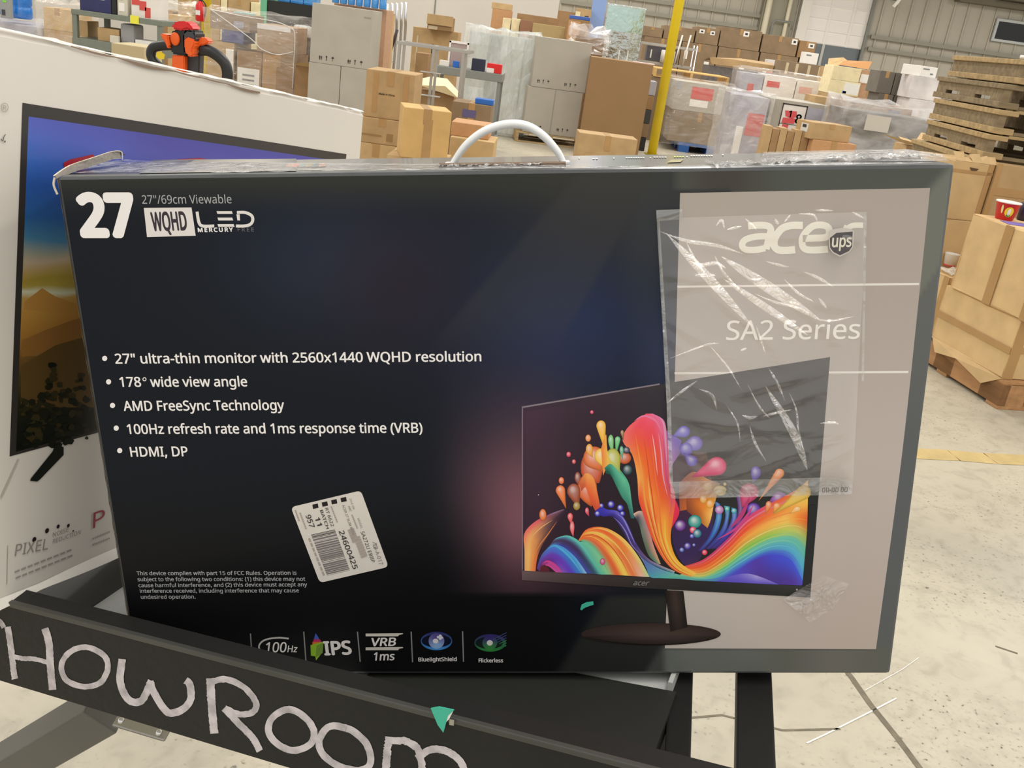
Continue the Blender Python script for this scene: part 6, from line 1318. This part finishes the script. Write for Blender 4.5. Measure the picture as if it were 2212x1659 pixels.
# ---- silver rack frame, grey work cart and goods
t = empty('rack_frame', (atY(935, 100, 9.4).x, 9.4, 0)); tag(t, 'bare silver metal rack frame with uprights behind the kraft pile', 'rack')
def rx(px, py, Y=9.4): q = atY(px, py, Y); return V((q.x-t.location.x, Y-9.4, q.z))
ZT = rx(862, 92).z
GAL = mat('galvanised_tube', (176, 174, 168), .4, metal=.5)
a, b2 = rx(856, 92), rx(1018, 112)
bar_obj('top_rail', (a.x, 0, ZT), (b2.x, 0, ZT), .03, .03, GAL, t); bar_obj('back_rail', (a.x, .3, ZT), (b2.x, .3, ZT), .03, .03, GAL, t)
for px in (862, 937, 1002):
    x = rx(px, 110).x
    for y in (0, .3): bar_obj('upright', (x, y, 0), (x, y, ZT), .026, .026, GAL, t, up=V((0, 1, 0)))
    bar_obj('cross_rail', (x, 0, ZT), (x, .3, ZT), .026, .026, GAL, t)
for px, py in ((930, 158), (928, 208)):
    q = rx(px, py); bm = bmesh.new(); bx(bm, q.x-.10, q.x+.10, -.04, .06, q.z, q.z+.008, .003); bm_obj('bracket_plate', bm, GAL, t)
t = empty('work_cart', (atY(1012, 155, 11.2).x, 11.2, 0)); tag(t, 'grey steel work cart carrying small goods behind the rack frame', 'cart')
q = lambda px, py: V((atY(px, py, 11.2).x-t.location.x, 0, atY(px, py, 11.2).z))
a, b2 = q(940, 140), q(1085, 166); ZT = (a.z+b2.z)/2+.02; CZ = ZT
box_obj('top_tray', a.x, b2.x, 0, .55, ZT-.10, ZT-.01, GST, t, .006)
for z in (.12,): box_obj('lower_tray', a.x, b2.x, 0, .55, z, z+.06, GST, t, .006)
for x in (a.x+.03, b2.x-.03):
    for y in (.03, .52): bar_obj('leg', (x, y, 0), (x, y, ZT-.1), .04, .04, GST, t, up=V((0, 1, 0)))
box_obj('black_bin', b2.x-.42, b2.x-.08, .05, .45, .181, .46, BLK, t, .01)
X11 = t.location.x
def onct(px, py, dy=.12): return V((atY(px, py, 11.2+dy).x, 11.2+dy, CZ-.009))
def small(name, label, cat, px, py, w, dp, h, m_, dy=.12, bev=.004):
    p = onct(px, py, dy); bm = bmesh.new(); bx(bm, -w/2, w/2, -dp/2, dp/2, 0, h, bev); o = bm_obj(name, bm, m_); o.location = p; return tag(o, label, cat)
small('black_case', 'black and navy small case on the grey work cart', 'case', 1034, 140, .15, .16, .13, mat('navy_black_plastic', (38, 42, 62), .4))
o = small('red_box', 'red printed carton at the right end of the grey work cart', 'box', 1068, 150, .17, .14, .10, RED); box_obj('white_panel', -.085, .0, -.073, -.07, .0, .05, WHB, o)
small('blue_pack', 'blue and white small pack on the grey work cart', 'pack', 985, 140, .07, .05, .07, BLUP); small('orange_pack', 'orange topped small pack on the grey work cart', 'pack', 1003, 142, .05, .05, .11, ORG, .2); small('teal_pack', 'teal small pack on the grey work cart beside the orange one', 'pack', 1000, 146, .06, .05, .07, mat('teal_plastic', (60, 150, 170), .5), .05); small('white_pack', 'white crumpled pack at the left of the grey work cart', 'pack', 960, 138, .11, .08, .06, WHB)
o = small('white_rack', 'white wire basket frame standing on the grey work cart', 'basket', 990, 130, .21, .16, .26, mat('dusty_pink_panel', (168, 150, 146), .6), .36)
for x0, x1, z0_, z1_ in ((-.115, -.095, 0, .28), (.095, .115, 0, .28), (-.115, .115, .26, .285)): box_obj('white_frame', x0, x1, -.09, -.08, z0_, z1_, PAPER, o)
# carton with blue print, blue box on it, open cream flapped carton
bp1 = carton('dull brown carton with blue print below the grey work cart', (978, 218), (1062, 231), 9.0, .4, KRX, labels=((.28, .62, .82, .92, mat('purple_print', (96, 90, 130), .7)),))
carton('small bright blue box lying on the dull brown carton', (1027, 212), (1066, 217), 9.05, .15, BLUP, z0=topz(bp1)+.001, tape=False, name='blue_box')
oc = empty('open_carton', (atY(945, 190, 10.0).x, 10.0, 0)); tag(oc, 'open carton with a broad cream flap inside the rack frame', 'carton')
q = lambda px, py, Y: V((atY(px, py, Y).x-oc.location.x, Y-10.0, atY(px, py, Y).z))
z = q(930, 190, 10).z
box_obj('carton_body', -.2, .18, 0, .4, 0, z-.04, KRD, oc)
bm = bmesh.new(); bm.faces.new([bm.verts.new(q(*p)) for p in ((897, 172, 10.2), (932, 165, 10.4), (966, 170, 10.4), (998, 206, 10.0), (990, 212, 9.95), (962, 186, 9.9), (905, 184, 9.9))]); bm_obj('cream_flap', bm, mat('cream_flap', (240, 220, 176), .7), oc)
# chrome hand trucks
t = empty('hand_trucks', (atY(855, 60, 14.3).x, 14.3, 0)); tag(t, 'bundle of chrome folding trolleys with dark grips against the pale wall', 'trolley')
q = lambda px, py: V((atY(px, py, 14.3).x-t.location.x, 0, atY(px, py, 14.3).z))
for k, px in enumerate((837, 846, 855, 864, 872)):
    a, m2_, b2 = q(px, 8-k), q(px-3, 40), q(px-2, 78)
    tube_obj('chrome_pole', cr([(a.x, .05*k, a.z), (m2_.x+.02, .05*k-.03, m2_.z), (b2.x, .05*k, b2.z), (b2.x, .05*k, .12)], 20), .020, CHR, t, 10)
for p0, p1 in (((840, 61), (830, 112)), ((860, 64), (846, 110))):
    a, b2 = q(*p0), q(*p1); tube_obj('dark_grip', [(a.x, -.08, a.z), (b2.x, -.08, b2.z)], .022, mat('maroon_black_grip', (52, 38, 40), .5), t, 8)
a, m2_, b2 = q(829, 112), q(834, 130), q(850, 132); tube_obj('lower_loop', cr([(a.x, -.08, a.z), (m2_.x, -.08, m2_.z), (b2.x, -.08, b2.z)], 10), .012, CHR, t, 8)
box_obj('foot_plate', -.18, .2, -.06, .3, 0, .12, mat('grey_board_dull', (150, 140, 128), .6), t)
# boxes against the pale wall
h1 = carton('kraft carton with a dark handle slot against the pale wall', (893, 57), (991, 68), 15.5, .45, KR, labels=((.44, .48, .66, .82, INK), (.10, .13, .55, .9, TAPEC)))
h2 = carton('kraft carton with an open lid on top of the slotted carton', (925, 32), (978, 40), 15.3, .35, KRD, z0=topz(h1)+.001, tape=False, labels=((.05, .42, .0, .25, TAPEC),))
bm = bmesh.new(); w, dp, h = h2['dims']; bx(bm, -w/2-.01, w/2+.01, -dp/2-.03, -dp/2-.015, h*.35, h+.02, .004); bm_obj('box_lid', bm, KR, h2)
carton('narrow brown carton standing left of the grey work cart', (899, 113), (926, 117), 12.2, .3, KRD, tape=False)
s1 = carton('tall tan wrapped carton against the pale wall', (1064, 18), (1105, 23), 18.0, .5, ORB, tape=False); carton('shallow tan carton on the tall wrapped carton', (1063, 4), (1105, 10), 18.0, .5, KRL, z0=topz(s1)+.001, tape=False)
carton('cream board edge on, left of two behind the milky panels', (1087, 38), (1104, 40), 17.2, .3, CRB, tape=False); carton('cream board edge on, right of two behind the milky panels', (1107, 39), (1124, 41), 17.2, .3, CRB, tape=False)
carton('brown carton with a red corner behind the milky panels', (1126, 42), (1148, 45), 17.1, .3, mat('reddish_brown_board', (150, 108, 82), .7), labels=((.35, .7, .84, .87, RED),), tape=False)
ww = carton('wide olive kraft carton behind the twin grey cartons', (1152, 49), (1222, 58), 16.4, .5, mat('olive_kraft', (176, 154, 106), .7, var=.05), tape=False)
carton('long brown carton behind the wide olive carton', (1118, 28), (1208, 44), 17.6, .4, KRD, tape=False)
oo = carton('orange brown carton tilted between olive carton and blue lid', (1229, 44), (1254, 50), 16.2, .3, ORB, tape=False)
bl0 = carton('brown carton under the blue lid', (1233, 40), (1275, 44), 17.0, .4, KRD, tape=False)
carton('blue plastic lid lying on a brown carton', (1231, 32), (1276, 37), 17.0, .4, mat('blue_lid_plastic', (60, 96, 176), .4), z0=topz(bl0)+.001, tape=False, name='plastic_tray', cat='tray')
carton('kraft carton beneath the far grey wall panel, left of two', (1206, 22), (1243, 27), 18.8, .4, KRD, tape=False); carton('kraft carton beneath the far grey wall panel, right of two', (1245, 17), (1279, 20), 18.8, .4, KR, labels=((.6, .85, .9, .94, INK), (.0, .3, .88, .97, CRB)), tape=False)
dw = carton('dark brown carton under crumpled clear film by the foil crate', (1245, 76), (1306, 86), 14.5, .5, mat('dark_brown_board', (132, 96, 60), .75), tape=False)
shell('crumpled clear film over the dark brown carton by the foil crate', (1243, 70), (1306, 80), 14.45, .5, WRAP, z0=atY(1243, 112, 14.4).z, lumps=.08, seed=31)
# ---- left side: pallet truck tiller
tp0 = V((atY(405, 100, 4.6).x, 4.6, 0)); t = empty('pallet_truck', tp0); tag(t, 'orange and black pallet truck tiller head with looped handles', 'pallet truck')
ZH = atY(405, 100, 4.6).z
k_ = 4.6/F
def hl_(px, py, dy=0): q = atY(px, py, 4.6+dy); return V((q.x-tp0.x, dy, q.z))
def body(name, outline, y0, y1, m_, bev=.008):
    bm = bmesh.new(); f = bm.faces.new([bm.verts.new(hl_(*p)+V((0, y0, 0))) for p in outline])
    r = bmesh.ops.extrude_face_region(bm, geom=[f]); bmesh.ops.translate(bm, vec=(0, y1-y0, 0), verts=[e for e in r['geom'] if isinstance(e, bmesh.types.BMVert)])
    bmesh.ops.bevel(bm, geom=bm.edges[:], offset=bev, segments=2, affect='EDGES'); return bm_obj(name, bm, m_, t, False)
body('head', [(377, 72), (383, 64), (420, 62), (432, 70), (432, 84), (410, 120), (404, 119), (378, 116)], -.05, .07, BLK)
body('head_side', [(404, 72), (412, 64), (428, 66), (433, 80), (428, 100), (406, 118)], -.058, .06, DGR)
body('red_cap', [(381, 62), (383, 50), (392, 46), (412, 46), (422, 54), (428, 66), (414, 63), (404, 67)], -.062, .05, RED)
body('left_grip', [(358, 72), (366, 73), (375, 76), (379, 100), (374, 106), (368, 90), (360, 80)], -.07, .03, ORG, .006)
body('right_grip', [(410, 82), (414, 79), (432, 86), (434, 96), (428, 108), (432, 118), (426, 124), (414, 118), (410, 104)], -.075, .0, ORG, .008)
body('right_paddle', [(430, 84), (440, 79), (452, 86), (455, 92), (446, 97), (438, 98), (432, 108), (428, 106)], -.02, .05, ORG, .006)
c = hl_(388, 84); bm = bmesh.new(); lathe_bm(bm, [(.022, 0), (.022, .008), (.016, .012)], 20); bm.transform(MX.Translation(c+V((0, -.05, 0))) @ MX.Rotation(math.radians(90), 4, 'X') @ MX.Diagonal((1, 1.35, 1, 1))); bm_obj('round_button', bm, ORG, t, True)
body('stem_front', [(379, 118), (406, 120), (406, 160), (379, 158)], -.045, .0, ORG, .005)
body('stem', [(379, 118), (432, 112), (430, 175), (381, 175)], .0, .06, DGR, .006)
bar_obj('lower_stem', V((hl_(405, 170).x, .03, hl_(405, 170).z)), V((hl_(405, 170).x, .25, .35)), .07, .05, DGR, t)
xb_ = hl_(405, 170).x
box_obj('truck_body', xb_-.24, xb_+.24, .20, .52, .09, .44, ORG, t, .05)
box_obj('motor_cover', xb_-.15, xb_+.15, .08, .24, .14, .36, DGR, t, .04)
for sx in (-.19, .19): box_obj('fork', xb_+sx-.08, xb_+sx+.08, .50, 1.62, .05, .11, ORG, t, .015)
bm = bmesh.new(); lathe_bm(bm, [(.09, -.035), (.10, -.03), (.10, .03), (.09, .035)], 24); bm.transform(MX.Translation((xb_, .22, .1)) @ MX.Rotation(math.radians(90), 4, 'Y')); bm_obj('drive_wheel', bm, RUB, t, True)
for sx in (-.19, .19):
    bm = bmesh.new(); lathe_bm(bm, [(.036, -.04), (.04, -.035), (.04, .035), (.036, .04)], 16); bm.transform(MX.Translation((xb_+sx, 1.48, .04)) @ MX.Rotation(math.radians(90), 4, 'Y')); bm_obj('fork_roller', bm, RUB, t, True)
tube_obj('left_handle', cr([tuple(hl_(374, 98)), tuple(hl_(350, 99)), tuple(hl_(332, 103)), tuple(hl_(326, 116)), tuple(hl_(332, 132)), tuple(hl_(352, 150)), tuple(hl_(385, 168))], 36), .023, RUB, t, 14)
tube_obj('right_handle', cr([tuple(hl_(434, 109)), tuple(hl_(452, 110)), tuple(hl_(474, 124)), tuple(hl_(488, 142)), tuple(hl_(491, 168)), tuple(hl_(480, 190)), tuple(hl_(430, 200))], 36), .026, RUB, t, 14)
for nm, p0, p1 in (('handle_tag', (345, 112), (357, 130)),): body('yellow_tag', [(342, 113), (350, 111), (360, 118), (358, 128), (346, 127), (340, 122)], -.02, -.015, YEL, .001)
# ---- left: grey bench with goods
YB = 10.0
t = empty('steel_bench', (atY(250, 40, YB).x, YB, 0)); tag(t, 'grey green steel bench with two shelves at the upper left', 'bench')
q = lambda px, py: V((atY(px, py, YB).x-t.location.x, 0, atY(px, py, YB).z))
a, b2 = q(153, 19), q(350, 46); ZB = (a.z+b2.z)/2; l0 = q(155, 80); ZL = l0.z
GGS = mat('grey_green_steel', (118, 124, 112), .5, var=.06)
box_obj('top_shelf', a.x, b2.x, 0, .6, ZB-.05, ZB, GGS, t, .004); box_obj('lower_shelf', a.x, b2.x, 0, .6, ZL-.09, ZL, GGS, t, .004)
for x in (a.x+.03, a.x+.19): bar_obj('leg', (x, .03 if x < a.x+.1 else .4, 0), (x, .03 if x < a.x+.1 else .4, ZB-.05), .05, .05, GGS, t, up=V((0, 1, 0)))
for y in (.03, .57): bar_obj('leg', (b2.x-.03, y, 0), (b2.x-.03, y, ZB-.05), .05, .05, GGS, t, up=V((0, 1, 0)))
X10 = t.location.x
def bench(name, label, cat, px0, px1, w_y, h, m_, z, Y=None, dep=.25, labels=(), bev=.004):
    Y = Y or YB+.05; x0, x1 = atY(px0, w_y, Y).x, atY(px1, w_y, Y).x; w = x1-x0
    bm = bmesh.new(); bx(bm, -w/2, w/2, -dep/2, dep/2, 0, h, bev); o = bm_obj(name, bm, m_); o.location = ((x0+x1)/2, Y+dep/2, z+.001); tag(o, label, cat)
    for u0, u1, v0, v1, lm in labels: decal('box_label', w, h, u0, u1, v0, v1, lm, o, -dep/2)
    return o
bench('navy_box', 'navy printed carton with a yellow spot on the steel bench', 'box', 173, 240, 28, .30, NAVY, ZB, labels=((.45, .62, .42, .62, YEL), (.25, .4, .4, .6, LAV), (.66, .8, .4, .7, LAV)))
bench('black_box', 'black narrow carton between the navy and the white cartons', 'box', 241, 252, 30, .27, BLK, ZB)
bench('paper_packet', 'pale paper packet standing on the steel bench beside the black carton', 'packet', 254, 276, 32, .20, mat('pale_packet', (206, 200, 184), .6), ZB, dep=.1, labels=((.1, .5, .75, .95, REDP), (.15, .7, .2, .6, PAPER)))
o = bench('red_white_box', 'white carton with red blocks on the steel bench', 'box', 284, 343, 38, .22, WHB, ZB, labels=((.02, .3, .55, .95, REDP), (.3, .55, .35, .75, REDP), (.5, .7, .05, .5, REDP)))
p = atY(289, 27, YB-.02); o = box_obj('sticky_note', -.045, .045, -.003, 0, -.04, .04, mat('yellow_note', (232, 226, 70), .6)); o.location = (p.x, YB-.004, ZB-.02); tag(o, 'yellow sticky note stuck on the edge of the steel bench', 'note')
bench('beige_basket', 'beige open carton basket on the lower bench shelf', 'basket', 211, 257, 70, .13, KR, ZL, dep=.3); bench('grey_bag', 'grey plastic bag standing on the lower bench shelf', 'bag', 259, 290, 75, .20, mat('grey_bag_plastic', (150, 150, 150), .35, bump=.5, bscale=9), ZL, bev=.03); bench('paper_stack', 'stack of white papers on the lower bench shelf', 'paper', 292, 330, 78, .06, PAPER, ZL)
o = bench('label_packet', 'white packet with a printed label leaning on the beige basket', 'packet', 237, 256, 74, .07, mat('pale_packet', (206, 200, 184), .6), ZL, Y=YB-.0, dep=.04); bench('tan_carton', 'tan carton at the left of the lower bench shelf', 'box', 166, 190, 66, .16, KR, ZL, Y=YB+.3)
carton('beige torn carton standing in front of the steel bench', (240, 92), (312, 112), 6.6, .3, mat('beige_kraft', (196, 180, 140), .75), tape=False)
# cartons and jugs at the far left
l1 = carton('lower kraft carton of the wrapped stack left of the steel bench', (94, 50), (153, 59), 11.0, .5, KR, zt=.72); l2 = carton('upper kraft carton of the wrapped stack left of the steel bench', (93, 14), (153, 23), 11.0, .5, KRL, z0=.721)
shell('crinkled clear wrap over the stack left of the steel bench', (91, 8), (155, 17), 10.95, .5, WRAPT, z0=.3, lumps=.05, seed=41)
l3 = carton('pale load under the blue water jugs at the upper left', (-30, 44), (88, 58), 11.2, .8, LAV, tape=False); shell('clear wrap around the pale load under the water jugs', (-30, 42), (88, 56), 11.15, .8, WRAP, z0=0.2, lumps=.03, seed=44)
JUG = film('blue_jug_plastic', (10, 120, 210), .80, .97, .1, 3, .2)
zt = topz(l3)+.06
for k, (px, lab) in enumerate(((38, 'large blue water jug on the wrapped load at the upper left'), (4, 'blue water jug at the left frame edge on the wrapped load'))):
    p = atY(px, 20, 11.4+.35*k); cyl('water_jug', (p.x, 11.45+.34*k, zt), .135, .4, JUG, lab, 'jug', None, [(.12, 0), (.135, .02), (.135, .12), (.125, .14), (.135, .16), (.135, .28), (.06, .36), (.04, .40)], 24)
o = box_obj('handheld_scanner', -.06, .06, -.03, .03, 0, .24, mat('grey_device', (150, 152, 150), .45), None, .006); p = atY(11, 36, 11.1); o.location = (p.x, 11.14, zt-.0); tag(o, 'grey handheld scanner with a green light in front of the blue jug', 'scanner'); box_obj('green_light', -.02, .02, -.034, -.03, .17, .19, mat('green_lamp', (130, 220, 60), .4), o); box_obj('dark_panel', -.04, .0, -.034, -.03, .03, .09, DGR, o)
# cartons behind the left post
for k, (L, R, mm_, lab) in enumerate((((346, 20), (373, 24), KRD, 'brown carton right of the steel bench top'), ((384, -14), (415, -10), KR, 'kraft carton left of the red extinguisher'), ((458, -14), (476, -12), KR, 'narrow kraft carton right of the left yellow post'), ((477, -8), (491, -6), CRB, 'cream narrow carton among the cartons behind the left wrapped pallet'), ((493, -14), (540, -8), KR, 'wide kraft carton behind the left wrapped pallet'), ((542, 4), (562, 7), CRB, 'cream carton left of the green framed cabinet'))):
    carton(lab, L, R, 16.2, .5, mm_, tape=(k in (1, 4)))
sh_ = carton('pale goods under crumpled film left of the red extinguisher', (362, 30), (400, 36), 14.6, .4, KRL, tape=False); shell('crumpled clear film on the pale goods left of the extinguisher', (360, 10), (398, 16), 14.55, .4, WRAPT, z0=topz(sh_)-.1, lumps=.06, seed=51)
p = atY(428, 28, 13.3); t = empty('fire_extinguisher', (p.x, 13.38, atY(428, 46, 13.3).z)); tag(t, 'red fire extinguisher hanging beside the left yellow post', 'fire extinguisher')
bm = bmesh.new(); lathe_bm(bm, [(.05, 0), (.062, .015), (.062, .2), (.03, .245), (.02, .26)], 20); bm_obj('cylinder_body', bm, RED, t, True); box_obj('valve', -.02, .03, -.015, .015, .26, .3, BLK, t, .004); tube_obj('hose', cr([(.02, 0, .28), (.085, -.02, .2), (.07, -.03, .06)], 14), .009, BLK, t, 8); box_obj('paper_tag', -.04, .02, -.066, -.063, .08, .14, LBL, t)
# green framed black cabinet
t = empty('black_cabinet', (atY(622, 30, 15.0).x, 15.0, 0)); tag(t, 'black open cabinet with a green side frame behind the wrapped pallet', 'cabinet')
q = lambda px, py: V((atY(px, py, 15).x-t.location.x, 0, atY(px, py, 15).z)); a, b2 = q(578, 0), q(684, 10)
box_obj('cabinet_body', a.x, b2.x, 0, .6, 0, a.z, mat('matt_black', (36, 38, 36), .7), t); box_obj('green_frame', a.x-.10, a.x-.005, -.02, .6, 0, a.z+.2, mat('sea_green_paint', (110, 186, 146), .5), t)
box_obj('shelf_edge', a.x, b2.x, -.03, 0, q(620, 80).z, q(620, 72).z, GST, t)
for k, (px, lab) in enumerate(((612, 'left blue wrapped bundle on the black cabinet'), (641, 'middle blue wrapped bundle on the black cabinet'), (669, 'right blue wrapped bundle on the black cabinet'))):
    p = atY(px, 4, 15.1); o = box_obj('blue_bundle', -.1, .1, 0, .3, 0, .2, BB, None, .03); o.location = (p.x, 15.1, a.z+.001); tag(o, lab, 'bundle', 'blue bundles on the black cabinet')
# ---- left wrapped pallet load
YL = 12.4
tp_l = atY(502, 182, YL)
pallet('reddish timber pallet under the left wrapped load', (atY(492, 178, YL).x, YL-.02), 0, 1.0, .9, 0, mat('reddish_wood', (158, 108, 88), .8, var=.15), H=.16)
q1 = carton('kraft carton at the left of the left wrapped load', (448, 86), (506, 94), YL, .7, KR, z0=.162, labels=((.70, .98, .35, .88, LBL),), tape=False)
q2 = carton('kraft carton with a printed white sheet in the left wrapped load', (512, 108), (566, 116), YL, .7, KRD, z0=.162, labels=((.04, .92, .05, .62, LBL),), tape=False)
for k in range(3): decal('sheet_lines', q2['dims'][0], q2['dims'][2], .24, .72, .22+.11*k, .26+.11*k, mat('grey_ink', (130, 130, 130), .6), bpy.data.objects[q2['lb'][0]], -.3535)
q3 = carton('kraft carton taped at the right of the left wrapped load', (568, 112), (636, 118), YL, .7, KRD, z0=.162, labels=((.0, .45, .05, .95, TAPE),))
q4 = carton('dull brown carton at the top right of the left wrapped load', (556, 50), (636, 62), YL+.02, .66, mat('mid_dull_brown', (168, 142, 114), .7, var=.06), z0=topz(q3)+.002, labels=((.0, .9, .82, 1.0, mat('white_film_sheet', (230, 226, 224), .3)),), tape=False)
q5 = carton('navy blue flat box in the middle of the left wrapped load', (479, 64), (526, 72), YL+.04, .5, mat('slate_blue_board', (84, 88, 134), .6), z0=max(topz(q1), topz(q2))+.003, tape=False)
q6 = carton('grey brown carton at the top left of the left wrapped load', (454, 22), (540, 36), YL+.06, .6, mat('grey_brown_board', (156, 136, 116), .7, var=.08), z0=topz(q5)+.002, tape=False, labels=((.6, .85, .2, .6, LAV),))
shell('clear stretch wrap around the left load on its reddish pallet', (450, 24), (638, 50), YL-.03, .72, WRAPT, z0=.06, zt=topz(q6)+.02, lumps=.03, seed=61)
bm = bmesh.new()
for pts in (((452, 18), (540, 82), (565, 106), (600, 118), (634, 112)), ((632, 60), (637, 80), (634, 150), (632, 190)), ((456, 20), (520, 34), (600, 48), (636, 66))):
    pv = [atY(*p, YL-.08) for p in pts]; tube_bm(bm, [V(v) for v in cr([tuple(v) for v in pv], 20)], .006, 6)
o = bm_obj('wrap_rope', bm, mat('twisted_film', (220, 218, 214), .25)); tag(o, 'twisted white film strands across the left wrapped load', 'plastic wrap')
carton('small teal and white bags on top of the left wrapped load', (504, 24), (544, 30), YL+.3, .2, mat('pale_teal_plastic', (170, 208, 204), .4), z0=topz(q6)+.001, tape=False, name='goods_bag', cat='bag', bev=.02)
db = carton('black open bin right of the left wrapped load', (640, 80), (674, 84), 13.2, .4, mat('matt_black', (36, 38, 36), .7), tape=False, name='black_bin', cat='bin')
o = carton('crumpled white plastic lying on the black bin', (632, 52), (664, 62), 13.2, .3, WRAPW, z0=topz(db)+.002, tape=False, name='plastic_film', cat='plastic film', bev=.05)
ob = carton('open kraft carton below the black bin', (638, 140), (671, 144), 12.0, .4, KRD, tape=False); w, dp, h = ob['dims']
bm = bmesh.new(); bm.faces.new([bm.verts.new(v) for v in ((-w/2, -dp/2, h), (w/2, -dp/2, h), (w/2+.02, -dp/2-.12, h+.06), (-w/2+.01, -dp/2-.12, h+.03))]); bm_obj('front_flap', bm, KRL, ob)
for o in list(bpy.data.objects):
    for kk in ('dims', 'lb'):
        if kk in o: del o[kk]
